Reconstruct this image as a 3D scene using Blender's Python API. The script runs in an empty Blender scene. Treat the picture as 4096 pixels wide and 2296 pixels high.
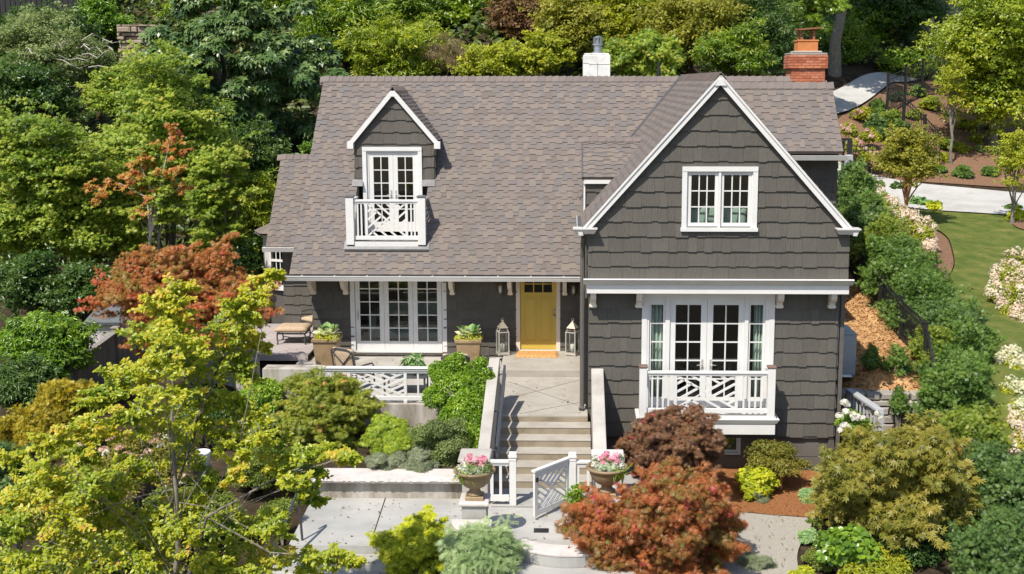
import bpy, math, random
import numpy as np
from mathutils import Vector

SC = bpy.context.scene
COL = SC.collection
R = math.radians

# ------------------------------------------------------------------ camera
EYE = 7.84
cam = bpy.data.cameras.new("camera")
cam.sensor_width = 36.0
cam.lens = 40.87
cam.shift_x = -0.0371
cam.shift_y = -0.0190
cam.clip_end = 2000
camo = bpy.data.objects.new("camera", cam)
COL.objects.link(camo)
camo.location = (0, 0, EYE)
PITCH, YAW = 9.042, 1.095
camo.rotation_euler = (R(90 - PITCH), 0, R(YAW))
SC.camera = camo

# ------------------------------------------------------------------ sky and sun
SUN_TO = Vector((-0.40, -0.62, 1.0)).normalized()
world = bpy.data.worlds.new("World")
SC.world = world
world.use_nodes = True
wn = world.node_tree.nodes
sky = wn.new("ShaderNodeTexSky")
sky.sky_type = 'NISHITA'
sky.sun_disc = False
sky.sun_elevation = math.asin(SUN_TO.z)
sky.sun_rotation = math.atan2(SUN_TO.x, SUN_TO.y)
wn["Background"].inputs[1].default_value = 0.14
world.node_tree.links.new(sky.outputs[0], wn["Background"].inputs[0])
sl = bpy.data.lights.new("sun", 'SUN')
sl.energy = 5.0
sl.angle = R(0.53)
sl.color = (1.0, 0.94, 0.83)
so = bpy.data.objects.new("sun", sl)
COL.objects.link(so)
so.location = (-20, -20, 60)
so.rotation_euler = (-SUN_TO).to_track_quat('-Z', 'Y').to_euler()
SC.view_settings.view_transform = 'Standard'
SC.view_settings.look = 'None'
SC.view_settings.exposure = 0.27
SC.view_settings.gamma = 1.0
SC.cycles.max_bounces = 8
SC.cycles.transparent_max_bounces = 12
SC.cycles.caustics_reflective = False
SC.cycles.caustics_refractive = False

# ------------------------------------------------------------------ picture -> world helper
_F, _PX, _PY, _S = 4650., 2200., 1070., 4096 / 2576
_th, _ps = R(PITCH), R(YAW)
_fw = (-math.sin(_ps) * math.cos(_th), math.cos(_ps) * math.cos(_th), -math.sin(_th))
_rt = (math.cos(_ps), math.sin(_ps), 0)
_up = (_rt[1] * _fw[2] - _rt[2] * _fw[1], _rt[2] * _fw[0] - _rt[0] * _fw[2], _rt[0] * _fw[1] - _rt[1] * _fw[0])
def at(dx, dy, Y=None, Z=None):
    a = (dx * _S - _PX) / _F; b = -(dy * _S - _PY) / _F
    d = [_fw[i] + a * _rt[i] + b * _up[i] for i in range(3)]
    t = Y / d[1] if Y is not None else (Z - EYE) / d[2]
    return Vector((d[0] * t, d[1] * t, EYE + d[2] * t))
def span(p, Y):            # metres spanned by p picture units at distance Y
    return p * _S * Y / _F

# ------------------------------------------------------------------ tagging
def tag(o, label, cat, group=None, kind=None):
    if label: o["label"] = label
    if cat: o["category"] = cat
    if group: o["group"] = group
    if kind: o["kind"] = kind
    return o
def empty(name, loc=(0, 0, 0), label=None, cat=None, group=None, rz=0):
    o = bpy.data.objects.new(name, None)
    COL.objects.link(o)
    o.location = loc
    o.rotation_euler = (0, 0, rz)
    o.empty_display_size = 0.2
    return tag(o, label, cat, group)
def copy_tree(o, parent=None):
    c = o.copy(); COL.objects.link(c); c.parent = parent
    for ch in list(o.children): copy_tree(ch, c)
    return c

# ------------------------------------------------------------------ materials
def _n(nt, t, **k):
    n = nt.nodes.new(t)
    for a, v in k.items(): setattr(n, a, v)
    return n
def ramp(nt, cols, pos=None):
    r = _n(nt, "ShaderNodeValToRGB")
    e = r.color_ramp.elements
    k = len(cols)
    for i, c in enumerate(cols):
        p = pos[i] if pos else i / max(1, k - 1)
        el = e[i] if i < 2 else e.new(p)
        el.position = p
        el.color = (*c, 1)
    return r
def coords(nt, scale=(1, 1, 1)):
    tc = _n(nt, "ShaderNodeTexCoord")
    mp = _n(nt, "ShaderNodeMapping")
    mp.inputs["Scale"].default_value = scale
    nt.links.new(tc.outputs["Object"], mp.inputs[0])
    return mp
def material(name, cols, rough=0.6, scale=(1, 1, 1), noise=4.0, detail=6, bump=0.0, bscale=None, bnoise=40.0,
             tint=False, metal=0.0, spec=0.4, mix=0.5, pos=None, stain=0.0, sscale=0.9):
    """procedural material: colour ramp driven by noise (and by the per-face tint when tint)"""
    m = bpy.data.materials.new(name)
    m.use_nodes = True
    nt = m.node_tree; L = nt.links
    b = nt.nodes["Principled BSDF"]
    b.inputs["Roughness"].default_value = rough
    b.inputs["Metallic"].default_value = metal
    b.inputs["Specular IOR Level"].default_value = spec
    mp = coords(nt, scale)
    nz = _n(nt, "ShaderNodeTexNoise")
    nz.inputs["Scale"].default_value = noise
    nz.inputs["Detail"].default_value = detail
    nz.inputs["Roughness"].default_value = 0.62
    L.new(mp.outputs[0], nz.inputs["Vector"])
    r = ramp(nt, cols, pos)
    if tint:
        at_ = _n(nt, "ShaderNodeAttribute"); at_.attribute_name = "tint"
        mx = _n(nt, "ShaderNodeMix"); mx.data_type = 'FLOAT'
        mx.inputs[0].default_value = mix
        L.new(at_.outputs["Fac"], mx.inputs[2]); L.new(nz.outputs["Fac"], mx.inputs[3])
        L.new(mx.outputs[0], r.inputs[0])
    else:
        mr = _n(nt, "ShaderNodeMapRange")
        mr.inputs[1].default_value = 0.28; mr.inputs[2].default_value = 0.72
        L.new(nz.outputs["Fac"], mr.inputs[0]); L.new(mr.outputs[0], r.inputs[0])
    col = r.outputs[0]
    if stain:       # blotches, drips and dirt of their own shape
        n3 = _n(nt, "ShaderNodeTexNoise"); n3.inputs["Scale"].default_value = sscale; n3.inputs["Detail"].default_value = 12; n3.inputs["Roughness"].default_value = 0.7
        L.new(coords(nt, (1, 1, 0.6)).outputs[0], n3.inputs["Vector"])
        m3 = _n(nt, "ShaderNodeMapRange"); m3.inputs[1].default_value = 0.50; m3.inputs[2].default_value = 0.72; m3.inputs[4].default_value = stain
        L.new(n3.outputs["Fac"], m3.inputs[0])
        x3 = _n(nt, "ShaderNodeMix"); x3.data_type = 'RGBA'; x3.inputs[7].default_value = (0.16, 0.135, 0.105, 1)
        L.new(m3.outputs[0], x3.inputs[0]); L.new(col, x3.inputs[6]); col = x3.outputs[2]
    L.new(col, b.inputs["Base Color"])
    if bump:
        mp2 = coords(nt, bscale or (1, 1, 1))
        n2 = _n(nt, "ShaderNodeTexNoise")
        n2.inputs["Scale"].default_value = bnoise; n2.inputs["Detail"].default_value = 5
        L.new(mp2.outputs[0], n2.inputs["Vector"])
        bp = _n(nt, "ShaderNodeBump")
        bp.inputs["Strength"].default_value = bump; bp.inputs["Distance"].default_value = 0.02
        L.new(n2.outputs["Fac"], bp.inputs["Height"]); L.new(bp.outputs[0], b.inputs["Normal"])
    return m
def leafmat(name, cols, trans=0.42, rough=0.42, spec=0.35, pos=None):
    m = bpy.data.materials.new(name)
    m.use_nodes = True
    nt = m.node_tree; L = nt.links
    b = nt.nodes["Principled BSDF"]
    b.inputs["Roughness"].default_value = rough
    b.inputs["Specular IOR Level"].default_value = spec
    at_ = _n(nt, "ShaderNodeAttribute"); at_.attribute_name = "tint"
    r = ramp(nt, cols, pos)
    L.new(at_.outputs["Fac"], r.inputs[0])
    L.new(r.outputs[0], b.inputs["Base Color"])
    tr = _n(nt, "ShaderNodeBsdfTranslucent")
    hs = _n(nt, "ShaderNodeHueSaturation")
    hs.inputs["Saturation"].default_value = 1.08; hs.inputs["Value"].default_value = 1.5
    L.new(r.outputs[0], hs.inputs["Color"]); L.new(hs.outputs[0], tr.inputs[0])
    mx = _n(nt, "ShaderNodeMixShader"); mx.inputs[0].default_value = trans
    L.new(b.outputs[0], mx.inputs[1]); L.new(tr.outputs[0], mx.inputs[2])
    L.new(mx.outputs[0], nt.nodes["Material Output"].inputs[0])
    return m
def glassmat(name, tint=(0.84, 0.88, 0.87)):
    m = bpy.data.materials.new(name)
    m.use_nodes = True
    nt = m.node_tree; L = nt.links
    nt.nodes.remove(nt.nodes["Principled BSDF"])
    tr = _n(nt, "ShaderNodeBsdfTransparent"); tr.inputs[0].default_value = (*tint, 1)
    gl = _n(nt, "ShaderNodeBsdfGlossy"); gl.inputs["Roughness"].default_value = 0.015
    fr = _n(nt, "ShaderNodeFresnel"); gm = _n(nt, "ShaderNodeNewGeometry"); ir = _n(nt, "ShaderNodeMapRange")
    ir.inputs[3].default_value = 1.55; ir.inputs[4].default_value = 1 / 1.55
    L.new(gm.outputs["Backfacing"], ir.inputs[0]); L.new(ir.outputs[0], fr.inputs[0])
    mx = _n(nt, "ShaderNodeMixShader")
    L.new(fr.outputs[0], mx.inputs[0]); L.new(tr.outputs[0], mx.inputs[1]); L.new(gl.outputs[0], mx.inputs[2])
    L.new(mx.outputs[0], nt.nodes["Material Output"].inputs[0])
    return m
def plain(name, c, rough=0.5, metal=0.0, var=0.12, noise=8.0, bump=0.0, spec=0.4, bnoise=60):
    lo = tuple(max(0, x * (1 - var)) for x in c); hi = tuple(min(1, x * (1 + var)) for x in c)
    return material(name, [lo, hi], rough, noise=noise, metal=metal, bump=bump, spec=spec, bnoise=bnoise)

M = {}
M['white'] = plain('white_paint', (0.67, 0.66, 0.645), 0.42, var=0.05, noise=3.0)
M['cream'] = plain('cream_paint', (0.70, 0.63, 0.54), 0.5, var=0.04, noise=3.0)
M['gutter'] = plain('gutter_paint', (0.60, 0.585, 0.56), 0.4, var=0.07, noise=2.5)
M['shake'] = material('painted_shake', [(0.072, 0.066, 0.057), (0.104, 0.096, 0.084), (0.134, 0.125, 0.110)], 0.72,
                      scale=(55, 55, 1.3), noise=1.0, detail=4, tint=True, mix=0.72, bump=0.7, bscale=(70, 70, 1.2), bnoise=1.0, spec=0.25, stain=0.25, sscale=0.9)
M['shake_back'] = plain('shake_backing', (0.09, 0.084, 0.075), 0.8)
M['darktrim'] = plain('dark_trim_paint', (0.11, 0.10, 0.088), 0.5)
M['roof'] = material('asphalt_shingle', [(0.130, 0.109, 0.102), (0.178, 0.149, 0.134), (0.158, 0.145, 0.142), (0.188, 0.157, 0.144), (0.212, 0.176, 0.150), (0.174, 0.153, 0.150)],
                     0.9, noise=26.0, detail=3, tint=True, mix=0.20, bump=0.5, bnoise=180.0, spec=0.2, stain=0.28, sscale=0.55)
M['ridgecap'] = material('ridge_shingle', [(0.15, 0.125, 0.117), (0.21, 0.175, 0.16)], 0.9, noise=20, tint=True, mix=0.4, bump=0.4, bnoise=150, spec=0.2)
M['moss'] = plain('moss', (0.11, 0.075, 0.012), 0.95, var=0.4, noise=40)
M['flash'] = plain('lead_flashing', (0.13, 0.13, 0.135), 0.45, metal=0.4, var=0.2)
M['found'] = material('painted_foundation', [(0.11, 0.10, 0.09), (0.15, 0.14, 0.127)], 0.8, noise=1.6, bump=0.3, bnoise=14, spec=0.25)
M['conc'] = material('weathered_concrete', [(0.31, 0.29, 0.262), (0.42, 0.395, 0.36), (0.48, 0.455, 0.42)], 0.85, noise=1.3, detail=9, bump=0.22, bnoise=60, spec=0.25, stain=0.4, sscale=1.2)
M['walk'] = material('walkway_concrete', [(0.30, 0.30, 0.29), (0.39, 0.383, 0.366), (0.46, 0.447, 0.424)], 0.85, noise=0.8, detail=10, bump=0.15, bnoise=70, spec=0.25, stain=0.35, sscale=1.3)
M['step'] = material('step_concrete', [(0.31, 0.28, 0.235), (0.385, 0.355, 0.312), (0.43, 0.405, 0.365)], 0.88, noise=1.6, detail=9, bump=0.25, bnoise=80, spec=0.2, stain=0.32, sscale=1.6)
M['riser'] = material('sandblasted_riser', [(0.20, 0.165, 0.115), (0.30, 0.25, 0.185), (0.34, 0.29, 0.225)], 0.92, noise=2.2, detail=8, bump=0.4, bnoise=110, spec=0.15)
M['stain'] = material('streaked_concrete', [(0.15, 0.13, 0.11), (0.29, 0.26, 0.22), (0.42, 0.385, 0.345), (0.52, 0.49, 0.455)], 0.9, scale=(2.2, 2.2, 0.55), noise=1.6, detail=9, bump=0.3, bnoise=50, spec=0.2)
M['stone'] = material('cap_stone', [(0.44, 0.395, 0.37), (0.55, 0.51, 0.487), (0.60, 0.57, 0.55)], 0.85, noise=2.5, detail=9, bump=0.5, bnoise=26, spec=0.25)
M['rock'] = material('wall_rock', [(0.17, 0.155, 0.135), (0.30, 0.275, 0.245), (0.43, 0.40, 0.36)], 0.9, noise=2.2, detail=8, tint=True, mix=0.5, bump=0.8, bnoise=12, spec=0.2)
M['hillrock'] = material('hill_rock', [(0.20, 0.155, 0.115), (0.34, 0.27, 0.205), (0.46, 0.375, 0.30)], 0.95, noise=2.2, detail=8, tint=True, mix=0.5, bump=0.8, bnoise=10, spec=0.1)
M['brick'] = None
M['yellow'] = plain('yellow_door_paint', (0.54, 0.385, 0.075), 0.38, var=0.03, noise=2)
M['metal'] = plain('brushed_steel', (0.50, 0.47, 0.42), 0.35, metal=0.35, var=0.15)
M['nickel'] = plain('satin_nickel', (0.42, 0.36, 0.28), 0.3, metal=0.5, var=0.1)
M['bronze'] = plain('bronze_lamp', (0.17, 0.125, 0.075), 0.4, metal=0.6)
M['iron'] = plain('black_iron', (0.018, 0.018, 0.019), 0.45, var=0.2, spec=0.5)
M['rail_iron'] = plain('grey_iron_rail', (0.07, 0.075, 0.085), 0.35, metal=0.3)
M['milk'] = plain('milk_glass', (0.8, 0.8, 0.78), 0.3, var=0.02)
M['wax'] = plain('candle_wax', (0.82, 0.78, 0.66), 0.5, var=0.05)
M['terra'] = material('glazed_stoneware', [(0.20, 0.135, 0.07), (0.30, 0.21, 0.115), (0.36, 0.26, 0.15)], 0.5, noise=3, detail=6, spec=0.4)
M['urn'] = material('urn_stoneware', [(0.17, 0.12, 0.06), (0.25, 0.18, 0.10), (0.30, 0.225, 0.135)], 0.55, noise=3, detail=6)
M['coir'] = material('coir_mat', [(0.34, 0.16, 0.06), (0.56, 0.30, 0.115), (0.66, 0.38, 0.16)], 0.95, noise=30, bump=0.9, bnoise=60, spec=0.1)
M['deck'] = material('deck_boards', [(0.36, 0.31, 0.295), (0.48, 0.425, 0.41)], 0.7, noise=2, tint=True, mix=0.5)
M['cushion'] = material('tan_cushion', [(0.40, 0.29, 0.19), (0.52, 0.40, 0.28)], 0.9, noise=14, bump=0.3, bnoise=90, spec=0.1)
M['greywood'] = material('grey_fence_wood', [(0.15, 0.13, 0.11), (0.25, 0.225, 0.195), (0.31, 0.28, 0.25)], 0.85, scale=(9, 9, 0.8), noise=2, detail=6, tint=True, mix=0.5, spec=0.2)
M['palewood'] = material('pale_shed_boards', [(0.42, 0.38, 0.39), (0.56, 0.52, 0.53)], 0.7, scale=(6, 6, 0.6), noise=2, tint=True, mix=0.5)
M['shedroof'] = plain('shed_metal_roof', (0.10, 0.11, 0.115), 0.4, metal=0.3, var=0.25)
M['mulch'] = material('bark_mulch', [(0.085, 0.048, 0.030), (0.20, 0.115, 0.072), (0.30, 0.18, 0.115)], 0.95, noise=22, detail=8, bump=0.9, bnoise=40, spec=0.1)
M['redmulch'] = material('red_bark_mulch', [(0.12, 0.048, 0.02), (0.26, 0.11, 0.045), (0.36, 0.165, 0.075)], 0.95, noise=22, detail=8, bump=0.9, bnoise=40, spec=0.1)
M['chips'] = material('cedar_chips', [(0.20, 0.10, 0.045), (0.46, 0.26, 0.115), (0.62, 0.41, 0.21)], 0.9, noise=20, detail=7, tint=True, mix=0.5, bump=0.9, bnoise=45, spec=0.1)
M['gravel'] = material('crushed_gravel', [(0.24, 0.215, 0.18), (0.37, 0.34, 0.295), (0.47, 0.44, 0.395)], 0.95, noise=45, detail=9, bump=0.7, bnoise=90, spec=0.15)
M['drive'] = material('driveway_concrete', [(0.36, 0.35, 0.335), (0.44, 0.43, 0.415), (0.49, 0.48, 0.465)], 0.85, noise=0.9, detail=9, bump=0.1, bnoise=50, spec=0.25, stain=0.2, sscale=0.5)
M['soil'] = material('dark_soil', [(0.022, 0.016, 0.010), (0.05, 0.036, 0.023), (0.085, 0.065, 0.04)], 0.95, noise=3, detail=9, bump=0.8, bnoise=12, spec=0.1)
M['lawn'] = material('lawn_grass', [(0.055, 0.088, 0.018), (0.098, 0.128, 0.028), (0.145, 0.155, 0.040), (0.24, 0.20, 0.08)], 0.9, noise=1.8, detail=14, pos=[0, .4, .75, 1], bump=1.0, bnoise=55, spec=0.1)
M['bark'] = material('grey_bark', [(0.10, 0.085, 0.065), (0.22, 0.195, 0.16), (0.30, 0.27, 0.225)], 0.9, scale=(3, 3, 1), noise=5, detail=8, bump=0.6, bnoise=18, spec=0.15)
M['darkbark'] = material('dark_bark', [(0.04, 0.032, 0.024), (0.10, 0.078, 0.058)], 0.92, scale=(3, 3, 0.7), noise=4, detail=8, bump=0.8, bnoise=14, spec=0.1)
M['palebark'] = material('pale_bark', [(0.30, 0.27, 0.22), (0.46, 0.42, 0.35)], 0.85, noise=6, detail=8, spec=0.2)
M['cinnabark'] = material('cinnamon_bark', [(0.26, 0.12, 0.055), (0.46, 0.27, 0.15)], 0.7, noise=7, detail=7)
M['clay'] = plain('orange_clay', (0.52, 0.19, 0.06), 0.7, var=0.2, noise=6)
M['chimney_paint'] = material('painted_masonry', [(0.45, 0.43, 0.41), (0.70, 0.685, 0.665), (0.78, 0.765, 0.75)], 0.85, noise=3.2, detail=9, bump=0.3, bnoise=25, spec=0.2)
M['galv'] = plain('galvanised_steel', (0.42, 0.44, 0.47), 0.35, metal=0.75, var=0.15)
M['capwood'] = plain('brown_cap_wood', (0.17, 0.105, 0.08), 0.6, var=0.25, noise=7)
M['rustcap'] = plain('rusty_cap', (0.28, 0.11, 0.055), 0.7, var=0.35, noise=7)
M['glass'] = glassmat('window_glass')
M['lampglass'] = glassmat('lantern_glass', (0.9, 0.92, 0.92))
M['inside'] = plain('room_interior', (0.24, 0.215, 0.19), 0.9, var=0.1)
M['curtain'] = plain('pale_green_curtain', (0.66, 0.73, 0.65), 0.9, var=0.05)
M['pillow'] = plain('sage_pillow', (0.42, 0.52, 0.44), 0.9, var=0.08)
M['acunit'] = plain('grey_unit_paint', (0.36, 0.37, 0.385), 0.45, var=0.06)
M['pot_white'] = plain('white_pot', (0.78, 0.77, 0.75), 0.35, var=0.04)
M['greyrail'] = plain('grey_rail_paint', (0.40, 0.41, 0.42), 0.5, var=0.05)
M['darkclad'] = material('dark_cladding', [(0.012, 0.012, 0.012), (0.03, 0.029, 0.028)], 0.5, scale=(8, 8, 0.3), noise=3, detail=3)

def brick_material():
    m = bpy.data.materials.new('red_brick'); m.use_nodes = True
    nt = m.node_tree; L = nt.links
    b = nt.nodes["Principled BSDF"]; b.inputs["Roughness"].default_value = 0.9
    at_ = _n(nt, "ShaderNodeAttribute"); at_.attribute_name = "tint"
    mp = coords(nt); nz = _n(nt, "ShaderNodeTexNoise"); nz.inputs["Scale"].default_value = 14; nz.inputs["Detail"].default_value = 6
    L.new(mp.outputs[0], nz.inputs["Vector"])
    mx = _n(nt, "ShaderNodeMix"); mx.data_type = 'FLOAT'; mx.inputs[0].default_value = 0.35
    L.new(at_.outputs["Fac"], mx.inputs[2]); L.new(nz.outputs["Fac"], mx.inputs[3])
    r = ramp(nt, [(0.22, 0.07, 0.035), (0.40, 0.115, 0.055), (0.50, 0.17, 0.085), (0.48, 0.24, 0.16)])
    L.new(mx.outputs[0], r.inputs[0]); L.new(r.outputs[0], b.inputs["Base Color"])
    bp = _n(nt, "ShaderNodeBump"); bp.inputs["Strength"].default_value = 0.5; bp.inputs["Distance"].default_value = 0.02
    L.new(nz.outputs["Fac"], bp.inputs["Height"]); L.new(bp.outputs[0], b.inputs["Normal"])
    return m
M['brick'] = brick_material()
M['mortar'] = plain('lime_mortar', (0.34, 0.30, 0.26), 0.95, var=0.2, noise=20)

# ------------------------------------------------------------------ mesh builder
def attach(o, parent):
    """parent o, keeping its mesh in world coordinates"""
    if parent is None: return o
    o.parent = parent
    if parent.type == 'EMPTY': o.matrix_parent_inverse = parent.matrix_basis.inverted()
    return o
class MB:
    def __init__(s): s.v = []; s.f = []; s.t = []; s.g = []
    def add(s, vs, fs, t=0.5):
        s.g.append((len(s.v), len(s.f))); o = len(s.v); s.v += [tuple(p) for p in vs]
        for f in fs: s.f.append(tuple(i + o for i in f)); s.t.append(t)
        return s
    def box(s, x0, x1, y0, y1, z0, z1, t=0.5):
        vs = [(x, y, z) for z in (z0, z1) for y in (y0, y1) for x in (x0, x1)]
        return s.add(vs, [(0, 2, 3, 1), (4, 5, 7, 6), (0, 1, 5, 4), (2, 6, 7, 3), (0, 4, 6, 2), (1, 3, 7, 5)], t)
    def cbox(s, x0, x1, y0, y1, z0, z1, c=0.01, t=0.5):
        """box with chamfered edges"""
        h = MB()
        def ring(dx, z): return [(x0 + dx, y0 + dx, z), (x1 - dx, y0 + dx, z), (x1 - dx, y1 - dx, z), (x0 + dx, y1 - dx, z)]
        r = [ring(c, z0), ring(0, z0 + c), ring(0, z1 - c), ring(c, z1)]
        vs = sum(r, []); fs = [(3, 2, 1, 0), (12, 13, 14, 15)]
        for k in range(3):
            for i in range(4):
                j = (i + 1) % 4
                fs.append((k * 4 + i, k * 4 + j, k * 4 + 4 + j, k * 4 + 4 + i))
        return s.add(vs, fs, t)
    def beam(s, a, b, w, h, up=(0, 0, 1), t=0.5):
        a, b = Vector(a), Vector(b); d = (b - a).normalized(); u = Vector(up)
        r = d.cross(u)
        if r.length < 1e-4: r = d.cross(Vector((0, 1, 0)))
        r.normalize(); u = r.cross(d).normalized()
        c = [r * (w / 2 * i) + u * (h / 2 * j) for i, j in ((-1, -1), (1, -1), (1, 1), (-1, 1))]
        return s.add([a + q for q in c] + [b + q for q in c], [(3, 2, 1, 0), (4, 5, 6, 7)] + [(i, (i + 1) % 4, 4 + (i + 1) % 4, 4 + i) for i in range(4)], t)
    def prism(s, poly, ext, t=0.5, caps=True):
        k = len(poly); e = Vector(ext); a = [Vector(p) for p in poly]
        vs = a + [p + e for p in a]
        fs = [(i, (i + 1) % k, k + (i + 1) % k, k + i) for i in range(k)]
        if caps: fs += [tuple(range(k - 1, -1, -1)), tuple(range(k, 2 * k))]
        return s.add(vs, fs, t)
    def tube(s, path, rad, n=8, t=0.5, cap=True):
        P = [Vector(p) for p in path]; k = len(P)
        if not hasattr(rad, '__len__'): rad = [rad] * k
        vs = []; ref = Vector((0.13, 0.97, 0.2))
        for i, p in enumerate(P):
            d = (P[min(i + 1, k - 1)] - P[max(i - 1, 0)]).normalized()
            a = d.cross(ref)
            if a.length < 0.05: a = d.cross(Vector((1, 0, 0)))
            a.normalize(); b = d.cross(a)
            for j in range(n):
                an = 2 * math.pi * j / n
                vs.append(p + (a * math.cos(an) + b * math.sin(an)) * rad[i])
        fs = []
        for i in range(k - 1):
            for j in range(n):
                fs.append((i * n + j, i * n + (j + 1) % n, (i + 1) * n + (j + 1) % n, (i + 1) * n + j))
        if cap: fs += [tuple(range(n - 1, -1, -1)), tuple(range((k - 1) * n, k * n))]
        return s.add(vs, fs, t)
    def lathe(s, prof, c, n=24, t=0.5):
        vs = []; fs = []
        for r, z in prof:
            for j in range(n):
                a = 2 * math.pi * j / n
                vs.append((c[0] + r * math.cos(a), c[1] + r * math.sin(a), c[2] + z))
        for i in range(len(prof) - 1):
            for j in range(n):
                fs.append((i * n + j, i * n + (j + 1) % n, (i + 1) * n + (j + 1) % n, (i + 1) * n + j))
        fs.append(tuple(range((len(prof) - 1) * n, len(prof) * n)))
        fs.append(tuple(range(n - 1, -1, -1)))
        return s.add(vs, fs, t)
    def build(s, name, mat, parent=None, smooth=False, bevel=0.0):
        me = bpy.data.meshes.new(name)
        me.from_pydata(s.v, [], s.f)
        a = me.attributes.new("tint", 'FLOAT', 'FACE')
        a.data.foreach_set("value", np.array(s.t, dtype=np.float32))
        me.materials.append(mat)
        if smooth: me.polygons.foreach_set("use_smooth", [True] * len(me.polygons))
        me.update()
        o = bpy.data.objects.new(name, me); COL.objects.link(o)
        attach(o, parent)
        if bevel:
            b = o.modifiers.new("bevel", 'BEVEL'); b.width = bevel; b.segments = 2; b.limit_method = 'ANGLE'; b.angle_limit = R(40)
        return o

def each(mb, name, mat, parent, k=1, **kw):
    """every k added shapes become a part of their own"""
    g = mb.g[::k] + [(len(mb.v), len(mb.f))]
    for (a, c), (b, d) in zip(g, g[1:]):
        m = MB(); m.v = mb.v[a:b]; m.f = [tuple(i - a for i in f) for f in mb.f[c:d]]; m.t = mb.t[c:d]; m.build(name, mat, parent, **kw)

def np_mesh(name, V, F, tint, mat, parent=None):
    me = bpy.data.meshes.new(name)
    me.vertices.add(len(V)); me.vertices.foreach_set("co", np.ascontiguousarray(V, dtype=np.float32).ravel())
    m = F.shape[1]
    me.loops.add(F.size); me.loops.foreach_set("vertex_index", np.ascontiguousarray(F, dtype=np.int32).ravel())
    me.polygons.add(len(F)); me.polygons.foreach_set("loop_start", np.arange(0, F.size, m, dtype=np.int32))
    a = me.attributes.new("tint", 'FLOAT', 'FACE'); a.data.foreach_set("value", np.ascontiguousarray(tint, dtype=np.float32))
    me.materials.append(mat)
    me.update(calc_edges=True)
    o = bpy.data.objects.new(name, me); COL.objects.link(o)
    attach(o, parent)
    return o

# ------------------------------------------------------------------ clipped shingle coverings
def clip(poly, a, b, c):
    out = []
    for i in range(len(poly)):
        p, q = poly[i], poly[(i + 1) % len(poly)]
        dp = a * p[0] + b * p[1] - c; dq = a * q[0] + b * q[1] - c
        if dp <= 1e-9: out.append(p)
        if (dp < -1e-9 and dq > 1e-9) or (dp > 1e-9 and dq < -1e-9):
            k = dp / (dp - dq); out.append((p[0] + (q[0] - p[0]) * k, p[1] + (q[1] - p[1]) * k))
    return out
def minus(pieces, rect):
    x0, x1, y0, y1 = rect; res = []
    for p in pieces:
        for q in (clip(p, 1, 0, x0), clip(p, -1, 0, -x1),
                  clip(clip(clip(p, -1, 0, -x0), 1, 0, x1), 0, 1, y0),
                  clip(clip(clip(p, -1, 0, -x0), 1, 0, x1), 0, -1, -y1)):
            if len(q) >= 3 and area(q) > 1e-5: res.append(q)
    return res
def area(p):
    return abs(sum(p[i][0] * p[(i + 1) % len(p)][1] - p[(i + 1) % len(p)][0] * p[i][1] for i in range(len(p)))) / 2
def inside_clip(poly, conv):
    s = sum(conv[i][0] * conv[(i + 1) % len(conv)][1] - conv[(i + 1) % len(conv)][0] * conv[i][1] for i in range(len(conv)))
    sg = 1 if s > 0 else -1
    for i in range(len(conv)):
        p, q = conv[i], conv[(i + 1) % len(conv)]
        nx, ny = (q[1] - p[1]) * sg, -(q[0] - p[0]) * sg
        poly = clip(poly, nx, ny, nx * p[0] + ny * p[1])
        if len(poly) < 3: return []
    return poly
def cover(mb, pieces, org, u, v, row, wr, thick, stag, seed, t0=0.15, gap=0.0, voff=0.0):
    """tilted, staggered tiles laid in rows over the convex pieces (given in u,v metres)"""
    rng = random.Random(seed)
    org, u, v = Vector(org), Vector(u).normalized(), Vector(v).normalized(); n = u.cross(v).normalized()
    xs = [p[0] for q in pieces for p in q]; ys = [p[1] for q in pieces for p in q]
    x0, x1, y0, y1 = min(xs), max(xs), min(ys), max(ys)
    boxes = [(min(p[0] for p in q), max(p[0] for p in q), min(p[1] for p in q), max(p[1] for p in q)) for q in pieces]
    r = int((y0 - voff) // row) - 1
    while r * row + voff < y1:
        b = r * row + voff
        x = x0 - rng.random() * wr[1]
        flip = rng.random() < 0.5
        while x < x1:
            w = rng.uniform(*wr); flip = not flip
            lo = b - (stag * rng.uniform(0.6, 1.0) if flip else stag * rng.uniform(0, 0.25))
            tt = rng.random(); th = thick * rng.uniform(0.85, 1.15)
            for q, bb in zip(pieces, boxes):
                if x > bb[1] or x + w < bb[0] or b + row < bb[2] or lo > bb[3]: continue
                c = inside_clip([(x, lo), (x + w - gap, lo), (x + w - gap, b + row), (x, b + row)], q)
                if len(c) < 3 or area(c) < 1e-6: continue
                k = len(c)
                top = [org + u * p[0] + v * p[1] + n * (th * (1 - (1 - t0) * (p[1] - lo) / (b + row - lo))) for p in c]
                bot = [org + u * p[0] + v * p[1] - n * 0.004 for p in c]
                mb.add(top + bot, [tuple(range(k))] + [(i, k + i, k + (i + 1) % k, (i + 1) % k) for i in range(k)], tt)
            x += w
        r += 1
    return mb

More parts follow.
